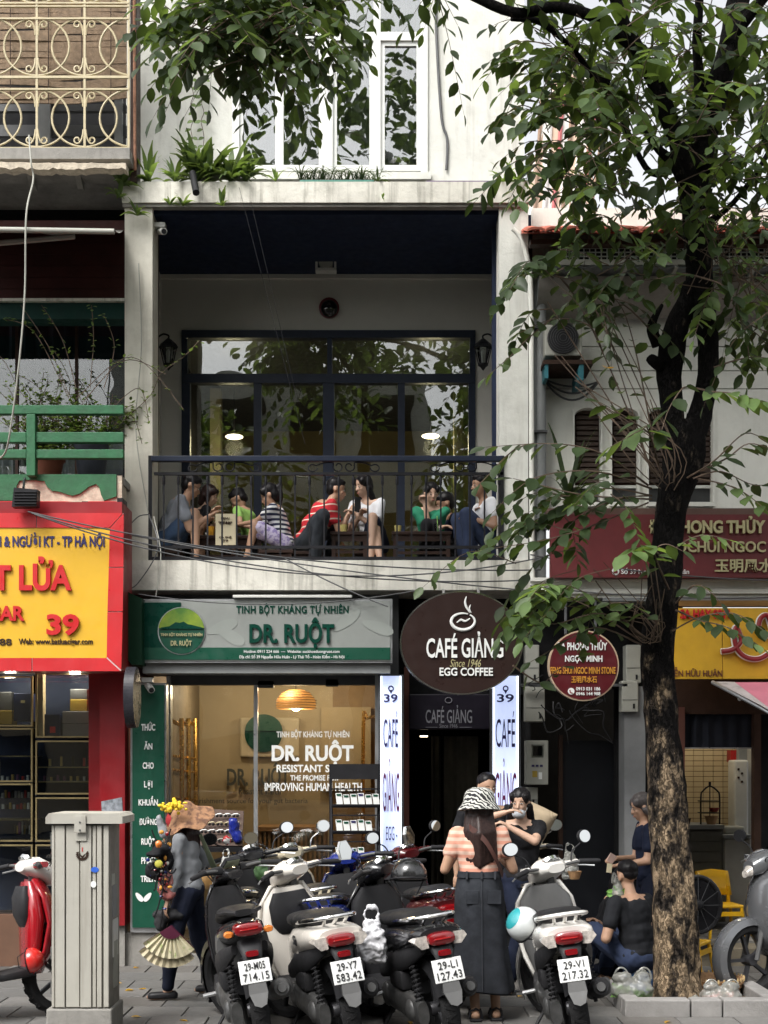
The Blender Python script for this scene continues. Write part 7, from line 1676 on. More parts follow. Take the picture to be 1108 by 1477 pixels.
t = thing('menu_board', 'cream menu card with small print standing at the family table', 'menu', tuple(P(325, 785, 12.33)))
slab('menu_card', paper, t, 311, 340, 741, 786, 12.33, .012)
for k, (y, w0) in enumerate(((748, 6), (753, 10), (755, 8), (775, 9), (780, 4))): text(('MENU', 'GIẢNG', '1946', 'CÀ PHÊ', '39')[k], (325 - w0, 325 + w0, y - 2, y + 1.3), 12.325, dark_brown, t, bold=.02)
for px, py, y, m, lab in ((305, 754, 12.55, mat('orange_drink', (.6, .3, .03), .3), 'orange drink in a glass on the family table'), (574, 755, 12.5, mat('pale_yellow_drink', (.5, .42, .15), .3), 'pale yellow drink at the left of the right table'), (632, 754, 12.42, glass_c, 'clear plastic cup with a straw on the right table'), (496, 752, 12.4, MATS['pale_yellow_drink'] if 'pale_yellow_drink' in MATS else paper, 'small cup on the table before the couple')):
    z = zb + (.30 if px != 496 else .29); t = thing('drink_cup', lab, 'cup', (XX(px, y), y, z), group='drinks on the balcony tables')
    MB().lathe([(.026, z), (.034, z + .085), (.030, z + .085), (.024, z + .01)], (XX(px, y), y, 0), 14).build('cup_body', m, t)
    if px == 632: MB().tube([(XX(px, y), y, z + .02), (XX(px, y) - .01, y, z + .16)], .004, 6).build('straw', lime_t, t)
t = thing('tissue_dish', 'crumpled white tissues on the family table', 'tissues', (XX(293, 12.6), 12.6, zb + .30)); b = MB()
for i in range(6): b.sph((XX(293, 12.6) + random.uniform(-.05, .05), 12.6 + random.uniform(-.04, .04), zb + .32), (.03, .025, .02), 8)
remesh(b, 'tissue', white_p, t, .008, 0, .012, 30)

# ---------------- street level
g_st = 'people on the pavement'
peach = mat('peach_striped_knit', (.60, .27, .19), .9, var=.06, stripe=(2, .046, .5, (.62, .43, .34)))
den_b = mat('washed_black_denim', (.02, .022, .027), .9, var=.35, vs=9, mix=((.05, .055, .065), 2.5, .5, .75))
Wm = person('woman seen from behind in peach striped top, black denim skirt and patterned bucket hat', (XX(691, 9.45), 9.45, 0), 0, 1.60, lean=0, head=(-8, -4), hands=(V(.50, 9.66, 1.10), V(.80, 9.66, 1.10)), feet=(V(XX(686, 9.4), 9.42, .01), V(XX(716, 9.4), 9.45, .01)), ep=((-.5, -.5, -1), (.5, -.5, -1)), hair=('long', hair_b), hairlen=.37, top=peach, female=True, sleeve=.5, group=g_st, bulk=1.0, vox=.009, bottom='tucked')
t = Wm['t']; c = Vector((XX(691, 9.45), 9.45, 0))
b = MB(); secs = []
for z, w_, d_ in ((1.01, .135, .105), (.97, .15, .115), (.88, .168, .13), (.78, .172, .135), (.6, .178, .14), (.45, .19, .15), (.3, .215, .165), (.2, .235, .18)): secs.append((z, c.x + .012 * (1 - z), c.y, w_, d_))
b.loft(secs, 48, axis='z', e=2.2, caps=False)
n = 48
for i, v in enumerate(b.v):
    k = i % n; zf = max(0, (1 - v.z) / .8); a = 2 * math.pi * k / n; d = Vector((v.x - c.x, v.y - c.y, 0)); b.v[i] = v + d * (.05 * zf * math.sin(7 * a + 1) + .02 * noise.noise(Vector((v.x * 9, v.y * 9, v.z * 7))))
    if v.z < .22: b.v[i].z += .02 * math.sin(a * 2)
o = b.build('skirt', den_b, t); o.modifiers.new('s', 'SOLIDIFY').thickness = .006; md = o.modifiers.new('u', 'SUBSURF'); md.levels = 1; md.render_levels = 1
seam = mat('denim_seam', (.04, .043, .05), .9)
MB().tube([(c.x + .01, c.y - d_, z) for z, d_ in ((.99, .112), (.9, .134), (.8, .142), (.6, .15), (.4, .168), (.22, .192))], .003, 4).build('seam', seam, o)
for s_ in (-1, 1): MB().box(c.x + .02 + s_ * .075 - .045, c.x + .02 + s_ * .075 + .045, c.y - .137, c.y - .128, .80, .89, c=.002).build('pocket', den_b, o)
MB().loft([(.972, c.x, c.y, .152, .118), (1.012, c.x, c.y, .142, .112)], 40, axis='z').build('waistband', den_b, o)
for q in (-.09, 0.01, .1): MB().box(c.x + q - .006, c.x + q + .006, c.y - .128, c.y - .105, .965, 1.018).build('belt_loop', seam, o)
sm = mat('brown_strap', (.06, .02, .014), .6); hp = Wm['hp']
b = MB(); pts = smooth_pts([Wm['shs'][0] + V(.06, .04, .05), Wm['shs'][0] + V(.09, -.09, .04), c + V(.04, -.145, 1.22), c + V(.12, -.125, 1.08), c + V(.165, -.03, .98)], 6)
n_ = len(pts); b.add([p + V(0, 0, .02) for p in pts] + [p - V(.008, 0, .02) for p in pts] + [p + V(0, .006, .02) for p in pts] + [p + V(-.008, .006, -.02) for p in pts], [(i, i + 1, n_ + i + 1, n_ + i) for i in range(n_ - 1)] + [(2 * n_ + i, 2 * n_ + i + 1, 3 * n_ + i + 1, 3 * n_ + i) for i in range(n_ - 1)]); b.build('bag_strap', sm, t)
# bucket hat
hatm = bpy.data.materials.new('bucket_hat_print'); hatm.use_nodes = True; nn = hatm.node_tree; bb_ = nn.nodes['Principled BSDF']; tc = nn.nodes.new('ShaderNodeTexCoord')
wv = nn.nodes.new('ShaderNodeTexWave'); wv.inputs['Scale'].default_value = 15; wv.inputs['Distortion'].default_value = 5; wv.inputs['Detail Scale'].default_value = 2.2; wv.inputs['Detail'].default_value = 1; wv.bands_direction = 'DIAGONAL'
cr_ = nn.nodes.new('ShaderNodeValToRGB'); cr_.color_ramp.elements[0].position = .46; cr_.color_ramp.elements[0].color = (.015, .015, .017, 1); cr_.color_ramp.elements[1].position = .5; cr_.color_ramp.elements[1].color = (.5, .5, .46, 1)
nn.links.new(tc.outputs['Object'], wv.inputs['Vector']); nn.links.new(wv.outputs[0], cr_.inputs[0]); nn.links.new(cr_.outputs[0], bb_.inputs['Base Color']); bb_.inputs['Roughness'].default_value = .85
hc = Wm['hc']; MB().lathe([(.148, -.04), (.143, -.03), (.112, .015), (.106, .05), (.098, .08), (.08, .102), (.045, .115), (.0005, .118)], hc + V(0, -.012, .02), 32, Matrix.Rotation(R(-6), 4, 'X')).build('bucket_hat', hatm, t).modifiers.new('s', 'SOLIDIFY').thickness = .004
b = MB()
for i in range(2):
    a0 = Wm['F'][i] + V(0, 0, -.075)
    b = MB(); b.box(a0.x - .04, a0.x + .04, a0.y - .09, a0.y + .17, .0, .022, c=.008); so_ = b.build('sandal_sole', black_pl, t)
    for q, z in ((.09, .05), (.02, .075), (-.05, .075)): MB().tube([(a0.x - .042, a0.y + q, .02), (a0.x - .035, a0.y + q, z - .005), (a0.x, a0.y + q, z + .012), (a0.x + .035, a0.y + q, z - .005), (a0.x + .042, a0.y + q, .02)], .008, 6).build('sandal_strap', black_pl, so_)
# masked woman facing the street
Mk = person('young woman in black facing the street, mask under her chin, hands at her mouth', (XX(752, 10.6), 10.6, 0), 178, 1.60, lean=2, head=(160, -6), hands=(Q(733, 1192, 10.38), Q(728, 1172, 10.40)), feet=(V(.95, 10.55, .01), V(1.12, 10.5, .01)), ep=((-.9, .1, -.5), (1, .1, -.15)), hair=('long', None), hairlen=.26, top=black_t, bottom=('trousers', navy_t), female=True, group=g_st, skin=skin_l, vox=.009, grip=(1.0, .5), shoes=black_pl)
b = MB(); b.sph(Mk['hp'](0, .06, -.085), (.052, .05, .04), 16, Mk['Mh']); b.build('face_mask', mat('pale_mask', (.4, .42, .45), .8), Mk['t'])
b = MB(); b.tube([Mk['hp'](.052, .04, -.07), Mk['hp'](.078, -.01, -.01)], .002, 4); b.tube([Mk['hp'](-.052, .04, -.07), Mk['hp'](-.078, -.01, -.01)], .002, 4); b.build('mask_loops', white_p, Mk['t'])
person('tall man with short hair and black t-shirt in the dark cafe entrance', (XX(700, 11.3), 11.3, 0), 190, 1.71, head=(200, -6), hair=('crop', None), top=black_t, bottom=('trousers', black_t), group=g_st, vox=.011, shoes=black_pl)
# street vendor
vg = mat('vendor_grey_blouse', (.20, .21, .225), .9, var=.1, vs=10); vn = mat('vendor_navy_trousers', (.010, .013, .026), .9, var=.2)
Vd = person('street vendor in grey blouse and brown sun hat, laden with hats, bags and fans', (XX(272, 10.3), 10.35, 0), 85, 1.50, lean=6, head=(82, -10), hands=(V(XX(240, 10.1), 10.15, .73), V(XX(250, 10.3), 10.5, .95)), feet=(V(XX(244, 10.3), 10.22, .01), V(XX(305, 10.3), 10.5, .02)), ep=((-.2, -.6, -1), (.3, -.4, -1)), kp=(V(-1, -.1, .2), V(-1, -.1, .2)), hair=('long', hair_b), hairlen=.28, top=vg, bottom=('trousers', vn), female=True, group=g_st, vox=.010, sleeve=1.85, bulk=1.06, shoes=black_pl)
t = Vd['t']; hb = mat('brown_felt_hat', (.30, .16, .085), .9, var=.35, vs=14, mix=((.13, .065, .04), 22, .48, .6))
b = MB(); vs = []; n = 36; Mhat = TR(*(Vd['hc'] + V(-.0, 0, .04))) @ RY(-24) @ RX(10) @ TR(.02, 0, -.05)
for rr, z in ((.005, .10), (.06, .10), (.095, .07), (.105, .02), (.15, -.01), (.2, -.05), (.225, -.08)):
    for k in range(n):
        a = 2 * math.pi * k / n; vs.append(Mhat @ V(rr * math.cos(a), rr * math.sin(a), z + (.025 * math.sin(3 * a + 1) + .014 * math.sin(7 * a)) * (rr / .2) ** 2))
b.add(vs, [(i * n + k, i * n + (k + 1) % n, (i + 1) * n + (k + 1) % n, (i + 1) * n + k) for i in range(6) for k in range(n)], True)
o = b.build('sun_hat', hb, t); o.modifiers.new('s', 'SOLIDIFY').thickness = .004; md = o.modifiers.new('u', 'SUBSURF'); md.levels = 1; md.render_levels = 1
yf = mat('yellow_flower', (.8, .55, .03), .6, var=.15); b = MB(); p0 = P(246, 1165, 10.15)
for i in range(60): b.sph(p0 + V(random.gauss(.01, .035), random.uniform(-.05, .05), random.gauss(.01, .02)), (random.uniform(.01, .02), .012, random.uniform(.008, .018)), 8)
b.build('flower_cluster', yf, o)
remesh((lambda b: (b.sph(Vd['hp'](0, .04, -.03), (.075, .07, .075), 14), b)[1])(MB()), 'red_face_cloth', mat('red_scarf', (.25, .008, .012), .8), t, .01, 1, .004)
# things she carries
def paper_fan(p, r, a0, a1, lab, m):
    t = thing('paper_fan', lab, 'fan', tuple(p), group='fans carried by the vendor'); n = 18; vs = []
    for i in range(n + 1):
        a = R(a0 + (a1 - a0) * i / n); 
        for rr in (.35 * r, r): vs.append(Vector(p) + V(rr * math.cos(a), (.007 if i % 2 else -.007), rr * math.sin(a)))
    MB().add(vs, [(2 * i, 2 * i + 1, 2 * i + 3, 2 * i + 2) for i in range(n)]).build('pleated_leaf', m, t)
    mm = mat('fan_guard_plum', (.07, .006, .025), .5) if 'fan_guard_plum' not in MATS else MATS['fan_guard_plum']
    for i in range(0, n + 1, 2):
        a = R(a0 + (a1 - a0) * i / n); MB().tube([Vector(p) + V(0, .01, 0), Vector(p) + V(.95 * r * math.cos(a), .012, .95 * r * math.sin(a))], .003, 4).build('fan_rib', mm, t)
    MB().prism([(0, 0)] + [(.4 * r * math.cos(R(a0 + (a1 - a0) * i / 8)), .4 * r * math.sin(R(a0 + (a1 - a0) * i / 8))) for i in range(9)], -.012, -.009, TR(*p)).build('fan_hub', mm, t)
fm = mat('cream_fan_paper', (.6, .55, .38), .8, mix=((.3, .36, .14), 22, .55, .66), var=.08)
paper_fan(P(247, 1335, 10.0), .24, 212, 315, 'upper cream paper fan with greenish print held by the vendor', fm); paper_fan(P(245, 1342, 10.03), .27, 214, 312, 'lower cream paper fan behind the printed one held by the vendor', paper)
def blob(name, pts, m, lab, cat, vox=.012, wr=.01, ws=14, smooth=1, grp=None):
    c = sum((Vector(p[0]) for p in pts), Vector()) / len(pts); t = thing(name, lab, cat, tuple(c), group=grp); b = MB()
    for p, r_ in pts: b.sph(p, r_, 12)
    remesh(b, name.split('_')[-1] + '_body', m, t, vox, smooth, wr, ws); return t
def film_bag(p, w_, h_, m, lab):
    t = thing('carrier_bag', lab, 'bag', tuple(p), group='carrier bags hanging on scooters'); b = MB(); p = Vector(p)
    b.loft([(-.5 * h_, 0, 0, w_ * .30, .02), (-.46 * h_, 0, 0, w_ * .46, .05), (-.25 * h_, 0, 0, w_ * .5, .065), (0, 0, 0, w_ * .42, .055), (.16 * h_, 0, 0, w_ * .3, .035), (.26 * h_, 0, 0, w_ * .22, .02)], 40, axis='z', e=2.4)
    for s_ in (-1, 1): b.tube(smooth_pts([V(s_ * w_ * .14, 0, .2 * h_), V(s_ * w_ * .22, 0, .38 * h_), V(s_ * w_ * .08, 0, .5 * h_), V(s_ * w_ * .02, 0, .48 * h_)], 4), w_ * .05, 8)
    b.v = [p + v for v in b.v]; remesh(b, 'bag_film', m, t, .006, 0, .016, 26); return t
clear_bag = glass_mat('clear_plastic', .07, (.8, .82, .83), .3, dirty=.3)
blob('cloth_hat', [(P(233, 1225, 10.1), (.07, .06, .05)), (P(222, 1232, 10.05), (.06, .07, .02))], black_t, 'black cloth cap hanging in front of the vendor, upper of the bundle', 'cap', grp='goods carried by the vendor')
blob('black_hat', [(P(225, 1255, 10.15), (.08, .06, .07)), (P(238, 1240, 10.15), (.07, .06, .09))], black_t, 'bundle of black hats and bags with a yellow flower in front of the vendor', 'hat', wr=.02, grp='goods carried by the vendor')
for nm_, m_ in (('red_beads', lens_red), ('pale_beads', off_w), ('blue_beads', pbl), ('gold_beads', gold_o), ('black_straps', black_pl)):
    b = MB()
    for i in range(24 if nm_ == 'black_straps' else 8): q = P(random.gauss(233, 8), random.gauss(1250, 26), 10.07 + random.uniform(0, .05)); (b.sph(q, (random.uniform(.008, .02), .01, random.uniform(.008, .02)), 8) if nm_ != 'black_straps' else b.tube(sag(q, q + V(random.uniform(-.08, .08), 0, random.uniform(-.2, .1)), .04, 6), .006, 5))
    b.build(nm_, m_, C.objects['black_hat'], kind='stuff')
o = MB().sph(P(229, 1246, 10.02), (.03, .012, .03), 14).build('paper_flower', mat('olive_yellow', (.4, .38, .05), .6)); tag(o, 'olive yellow paper flower pinned on the vendor bundle', 'flower')
blob('plastic_bag', [(P(240, 1275, 10.15), (.07, .05, .11)), (P(242, 1290, 10.15), (.06, .05, .05))], mat('pinkish_bag', (.3, .1, .09), .25, mix=((.6, .5, .5), 20, .55, .65)), 'pinkish plastic bag of goods hanging at the vendor front', 'bag', wr=.015, grp='goods carried by the vendor')
blob('dark_pouch', [(P(243, 1320, 10.2), (.12, .06, .05)), (P(232, 1330, 10.2), (.05, .05, .08))], mat('dark_grey_cloth', (.03, .03, .032), .8), 'dark cloth pouch above the paper fans', 'pouch', wr=.012, grp='goods carried by the vendor')
blob('grey_pouch', [(P(231, 1185, 10.2), (.03, .03, .06)), (P(236, 1200, 10.2), (.04, .03, .05))], mat('silver_cloth', (.25, .26, .28), .5), 'silvery cloth bundle under the yellow flowers', 'bundle', wr=.012, grp='goods carried by the vendor')
blob('orange_trinket', [(P(229, 1218, 10.0), (.025, .02, .03))], lens_org, 'tiny orange and white trinket on the black bundle', 'trinket', .006, .006, grp='goods carried by the vendor')
o = MB().loft([(10.25, 0, 0, .0, .0)], 4) if False else None
t = thing('shoulder_strap', 'wide pale green shoulder strap slung behind the vendor', 'strap', tuple(P(300, 1240, 10.5)))
MB().add([P(287, 1205, 10.3), P(291, 1203, 10.3), P(318, 1262, 10.6), P(308, 1262, 10.6)], [(0, 1, 2, 3)]).build('strap_band', mat('pale_green_webbing', (.25, .3, .2), .8), t).modifiers.new('s', 'SOLIDIFY').thickness = .01
# rack of sunglasses
t = thing('sunglasses_rack', 'board with rows of sunglasses behind the vendor', 'rack', (XX(318, 11), 11, 0))
MB().add([P(285, 1168, 11.15), P(352, 1172, 11.1), P(350, 1222, 10.85), P(286, 1222, 10.9)], [(0, 1, 2, 3)]).build('rack_board', mat('brown_felt', (.07, .045, .035), .9), t).modifiers.new('s', 'SOLIDIFY').thickness = .02
MB().box(XX(286, 10.9), XX(350, 10.9), 10.82, 10.9, ZZ(1228, 10.9), ZZ(1221, 10.9)).build('rack_ledge', black_pl, t)
for a in (292, 345): MB().box(XX(a, 11) - .012, XX(a, 11) + .012, 11.0, 11.03, 0, ZZ(1222, 11)).build('rack_leg', iron, t)
for j, (py, yy_) in enumerate(((1177, 11.05), (1189, 11.0), (1200, 10.95), (1213, 10.9))):
    for i in range(5):
        px = 292 + i * 12 + j; m = (white_p, cream_g, white_p, off_w)[j]
        gl_ = thing('sunglasses', 'pair of sunglasses on the rack, %s row, %s from the left' % (('top', 'second', 'third', 'bottom')[j], ORD[i]), 'sunglasses', tuple(P(px, py, yy_ - .02)), group='sunglasses on the rack board')
        for s_ in (-1, 1): MB().sph(P(px + s_ * 2.6, py, yy_ - .03), (.013, .006, .011), 8).build('lens', black_pl, gl_)
        MB().tube([P(px - 5.5, py - 1, yy_ - .03), P(px - 2, py - 3, yy_ - .05), P(px + 3, py - 3.4, yy_ - .05), P(px + 6, py - 1, yy_ - .03)], .005, 5).build('frame', m, gl_)
blob('blue_bag', [(P(338, 1192, 10.85), (.05, .04, .07)), (P(342, 1205, 10.85), (.04, .04, .06))], mat('shiny_blue', (.01, .02, .2), .25), 'shiny dark blue bag hanging right of the sunglasses', 'bag', wr=.02)
blob('carrier_bag', [(P(327, 1213, 10.7), (.035, .03, .04))], mat('clear_red', (.4, .02, .02), .15, mix=((.6, .6, .6), 15, .5, .55)), 'small clear bag holding something red beside the rack', 'bag', wr=.01, vox=.008)
film_bag(P(326, 1250, 10.4), .10, .26, white_pl, 'thin white bag hanging below the small red one')
blob('brown_bag', [(P(306, 1268, 10.9), (.10, .07, .09))], mat('tan_leather', (.32, .18, .06), .5), 'round tan leather bag behind the vendor', 'bag', wr=.006)
blob('green_bag', [(P(377, 1255, 10.7), (.06, .04, .09))], mat('green_film', (.06, .12, .05), .3), 'dark green plastic bag on the black scooter handlebar', 'bag', wr=.015)
# people at the right
Rt = person('person in navy shirt with greying hair holding out notes, half behind the trunk', (XX(938, 10.95), 10.95, 0), 95, 1.56, lean=5, head=(95, -18), hands=(Q(893, 1248, 10.75), Q(888, 1238, 10.95)), hair=('long', hair_g), hairlen=.14, top=mat('dark_navy_shirt', (.008, .012, .028), .85), bottom=('trousers', vn), female=True, group=g_st, vox=.010, sleeve=.6, ep=((-.3, -.5, -1), (.3, -.4, -1)), shoes=black_pl, grip=(1.1, 1.1))
o = MB().box(-.03, .03, -.004, .004, -.035, .035).build('banknote', mat('banknote_pink', (.5, .35, .3), .7)); o.location = P(882, 1238, 10.72); o.rotation_euler = (.2, .5, .4); tag(o, 'folded pinkish banknotes held out by the person in navy', 'banknote')
o = MB().box(-.02, .02, -.003, .003, -.035, .035).build('banknote', paper); o.location = P(879, 1252, 10.70); o.rotation_euler = (0, .1, .2); tag(o, 'white slip of paper held below the folded banknotes', 'paper')
veg = mat('leafy_greens', (.14, .3, .06), .6, var=.4, vs=30)
def veg_bag(cx, cy, Y, w_, h_, lab, m, inner=True, tint=None):
    t = thing('plastic_bag', lab, 'bag', tuple(P(cx, cy + h_ / 2, Y)), group='plastic bags of produce'); k = Y / F; b = MB(); c = P(cx, cy, Y)
    b.sph(c - V(0, 0, h_ * k * .12), (w_ * k * .5, .11 if w_ > 30 else .06, h_ * k * .38), 18); b.sph(c + V(w_ * k * .2, 0, h_ * k * .2), (w_ * k * .22, .07 if w_ > 30 else .03, h_ * k * .22), 12); b.sph(c + V(-w_ * k * .2, 0, h_ * k * .2), (w_ * k * .22, .07 if w_ > 30 else .03, h_ * k * .22), 12)
    zmin = c.z - h_ * k * .48; o = remesh(b, 'bag_film', tint or clear_bag, t, .009, 0, .022, 13)
    if inner:
        b = MB()
        for i in range(40 if w_ > 30 else 14):
            p = c + V(random.uniform(-.32, .32) * w_ * k, random.uniform(-.05, .03), random.uniform(-.38, -.05) * h_ * k); d = V(random.uniform(-1, 1), random.uniform(-.5, .5), random.uniform(-.6, .6)); M = leaf_frame(p, d * .6, V(random.random(), -1, .5), .07, .035); b.add([M @ Vector(v) for v in LV], LF, True)
        b.build('greens', m, t, kind='stuff')
    for s_ in (-1, 1): b = MB(); b.tube([c + V((s_ * .25 + .16 * math.cos(a)) * w_ * k, -.02, h_ * k * (.2 + .32 * math.sin(a))) for a in [math.pi * i / 10 for i in range(11)]], .007, 5); b.build('bag_handle', white_p if False else clear_bag, t)
    return t
veg_bag(912, 1422, 9.9, 66, 52, 'large clear carrier bag stuffed with leafy greens left of the trunk', veg)
veg_bag(890, 1282, 10.55, 18, 44, 'small clear bag of greens held above the crouching man', veg)
t = veg_bag(1040, 1432, 9.8, 60, 38, 'crumpled clear bag with something pink inside right of the trunk', mat('pink_red_produce', (.6, .08, .08), .5, mix=((.6, .5, .4), 9, .45, .55)))
blob('plastic_bag', [(P(1000, 1440, 9.95), (.05, .04, .03))], clear_bag, 'small empty crumpled bag against the foot of the trunk', 'bag', wr=.015, vox=.008)
Cm = person('man in black polo shirt with cropped hair sitting low by the trunk', (XX(922, 10.45), 10.45, 0), 42, 1.70, ph=.27, lean=10, head=(28, -6), hands=(Q(877, 1342, 10.55), V(1.85, 10.9, .4)), feet=(V(1.55, 10.85, .0), V(1.75, 11.05, .0)), kp=(V(-.35, .3, 1), V(-.2, .4, 1)), ep=((-.7, -.2, -1), (.5, -.1, -1)), hair=('crop', None), top=mat('black_polo', (.014, .015, .018), .85), bottom=('trousers', jean_b), group=g_st, bulk=1.1, vox=.009, shoes=black_pl, grip=(.9, .5))
t = thing('low_stool', 'low plastic stool under the crouching man in the black polo', 'stool', (XX(922, 10.45), 10.45, 0)); MB().lathe([(.14, 0), (.12, .17), (.12, .19), (0, .19)], (XX(922, 10.45), 10.47, 0), 16).build('stool_body', mat('blue_plastic', (.02, .08, .2), .4), t)
o = MB().box(-.012, .012, -.002, .002, -.035, .035).build('banknote', paper); o.location = P(878, 1325, 10.52); tag(o, 'pale green banknote in the hand of the crouching man', 'banknote')
person('person in dark clothes crouching in the shade opposite the man in the black polo', (XX(866, 11.3), 11.3, 0), -120, 1.6, ph=.25, lean=20, head=(-110, -25), hands=(Q(868, 1345, 11.1), Q(862, 1330, 11.0)), feet=(V(1.75, 11.0, 0), V(1.7, 11.25, 0)), kp=(V(.3, -.2, 1), V(.3, -.2, 1)), hair=('bob', None), top=black_t, bottom=('trousers', vn), female=True, group=g_st, vox=.012, sleeve=.5)
# chairs, fan, basket
yp = mat('yellow_plastic', (.75, .42, .01), .35, var=.06)
def chair(x, y, z, yaw, lab):
    t = thing('child_chair', lab, 'chair', (x, y, z), R(yaw), group='yellow plastic chairs of the food shop')
    def B(mb, nm): return mb.build(nm, yp, t, local=True)
    B(MB().box(-.16, .16, -.15, .15, .27, .30, c=.012), 'seat'); b = MB()
    vs = [(-.16 + .32 * i / 8, .15 + .02 * math.sin(i / 8 * math.pi) + .03 * j, .36 + .23 * j / 3 + (.0 if j < 3 else -.02 * abs(i - 4) / 4)) for j in range(4) for i in range(9)]
    b.add(vs, [(j * 9 + i, j * 9 + i + 1, (j + 1) * 9 + i + 1, (j + 1) * 9 + i) for j in range(3) for i in range(8)], True); o = B(b, 'backrest'); o.modifiers.new('s', 'SOLIDIFY').thickness = .02
    for sx in (-1, 1):
        B(MB().box(sx * .13 - .014, sx * .13 + .014, .14, .17, .28, .45), 'back_post')
        for sy in (-1, 1): b = MB(); b.tube([(sx * .14, sy * .13, .28), (sx * .17, sy * .17, 0)], [.017, .014], 8); B(b, 'leg')
    B(MB().box(-.15, .15, -.155, -.14, .20, .24), 'rail'); return t
chair(XX(1040, 12.6), 12.6, .17, 8, 'yellow plastic child chair facing out on the step right of the black fan'); chair(XX(992, 11.3), 11.3, 0, 60, 'yellow plastic chair mostly hidden behind the tree trunk')
t = thing('round_fan', 'large black round floor fan between the trunk and the yellow chair', 'fan', (XX(1006, 11.9), 11.9, .15)); c = P(1006, 1305, 11.9)
MB().tube([c + V(.2 * math.cos(a), 0, .24 * math.sin(a)) for a in [i * math.pi / 16 for i in range(33)]], .02, 8).build('fan_ring', black_pl, t); MB().prism(ell(0, 0, .19, .23, 28), -.0, .06, TR(*c)).build('fan_housing', mat('fan_black', (.012, .012, .014), .35), t); MB().sph(c + V(0, -.03, 0), (.05, .03, .05), 12).build('fan_hub', black_pl, t)
for k in range(12): MB().tube([c + V(.04 * math.cos(k * .52), -.04, .04 * math.sin(k * .52)), c + V(.2 * math.cos(k * .52), -.02, .24 * math.sin(k * .52))], .003, 4).build('guard_wire', grey_d, t)
MB().box(c.x - .12, c.x + .12, 11.85, 12.0, .15, .19).build('fan_base', black_pl, t)
o = MB().box(-.14, .0, -.01, .01, 0, .62, Matrix.Translation(P(1003, 1428, 10.9) + V(.0, 0, .0)) @ RY(-6), c=.004).build('white_board', white_pl); tag(o, 'white board leaning behind the foot of the trunk', 'board')
t = thing('wicker_basket', 'wide shallow woven basket on the pavement right of the trunk', 'basket', (XX(1025, 10.35), 10.35, 0)); wk = mat('wicker', (.3, .17, .08), .7, var=.3, vs=50, bump=.4); cx_ = XX(1025, 10.35)
MB().lathe([(.19, 0), (.235, .12), (.245, .15), (.225, .15), (.18, .02), (0, .02)], (cx_, 10.35, 0), 32).build('basket_body', wk, t)
for i in range(4): MB().tube([(cx_ + (.20 + .012 * i) * math.cos(a), 10.35 + (.20 + .012 * i) * math.sin(a), .03 + .03 * i) for a in [k * math.pi / 12 for k in range(25)]], .007, 5).build('woven_band', wk, t)
rimt = MB().box(-.004, .004, -.006, .006, 0, .03).build('rim_stick', mat('pale_cane', (.5, .36, .18), .6), t, local=True); rimt.location = (.245, 0, .135)
for i in range(1, 36): a = i * 2 * math.pi / 36; inst(rimt, t, (.245 * math.cos(a), .245 * math.sin(a), .135), (0, 0, a))
# conical hat behind the masked woman
t = thing('conical_hat', 'woven conical leaf hat hanging behind the masked woman', 'hat', tuple(P(795, 1180, 11.2))); Mc = TR(*P(789, 1180, 11.2)) @ RZ(-25) @ RX(-10) @ RY(72)
straw = mat('palm_leaf_straw', (.42, .33, .22), .75, var=.12, vs=20)
MB().lathe([(.17, -.1), (.172, -.095), (.09, 0), (.0005, .095)], Mc.translation, 32, Mc).build('hat_cone', straw, t)
for i in range(9): rr = .165 * (1 - i / 10); MB().tube([Mc @ V(rr * math.cos(a), rr * math.sin(a), -.095 + .0195 * i * .98 + .003) for a in [k * math.pi / 14 for k in range(29)]], .0018, 4).build('hat_ring', mat('straw_ring', (.3, .22, .14), .8) if 'straw_ring' not in MATS else MATS['straw_ring'], t)
film_bag(P(822, 1242, 10.6), .13, .26, clear_bag, 'clear bag hanging on the cream retro scooter')
o = MB().lathe([(.035, 0), (.055, .06), (.045, .06), (.03, .01)], P(829, 1268, 10.5), 14).build('small_basket', wk); tag(o, 'small brown basket on the cream retro scooter seat', 'basket')
film_bag(P(536, 1348, 8.5), .19, .34, mat('white_bag_film', (.62, .62, .65), .3, var=.1), 'white carrier bag hanging on the black scooter with plate 127.43')
# electric street cabinet
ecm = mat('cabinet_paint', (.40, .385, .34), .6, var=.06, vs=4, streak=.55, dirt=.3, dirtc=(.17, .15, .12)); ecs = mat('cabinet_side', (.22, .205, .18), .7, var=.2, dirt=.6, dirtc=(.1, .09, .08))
Ye = 8.8; x0, x1 = XX(75, Ye), XX(158, Ye); zt = ZZ(1190, Ye); zb0 = .19
t = thing('utility_cabinet', 'tall beige metal utility cabinet on a concrete plinth at the left', 'cabinet', ((x0 + x1) / 2, 9, 0))
MB().box(x0 - .03, x1 + .02, Ye - .03, Ye + .36, 0, zb0, c=.01).build('plinth', concrete, t)
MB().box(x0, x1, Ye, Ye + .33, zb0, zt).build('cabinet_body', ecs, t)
w_ = x1 - x0
for i, (a, c_) in enumerate(((0, .06), (.065, .24), (.25, .49), (.50, .70), (.71, .78), (.79, .88), (.9, 1.0))): MB().box(x0 + w_ * a + .002, x0 + w_ * c_ - .002, Ye - .015 - .006 * (i % 2), Ye, zb0 + .01, zt - .002, c=.003).build('door_rib', ecm, t)
MB().prism([(x0 - .03, zt + .01), (x1 + .09, zt + .01), (x1 + .09, zt + .055), (x1 + .06, zt + .075), (x0 - .01, zt + .075), (x0 - .03, zt + .05)], Ye - .045, Ye + .38).build('cap', ecm, t)
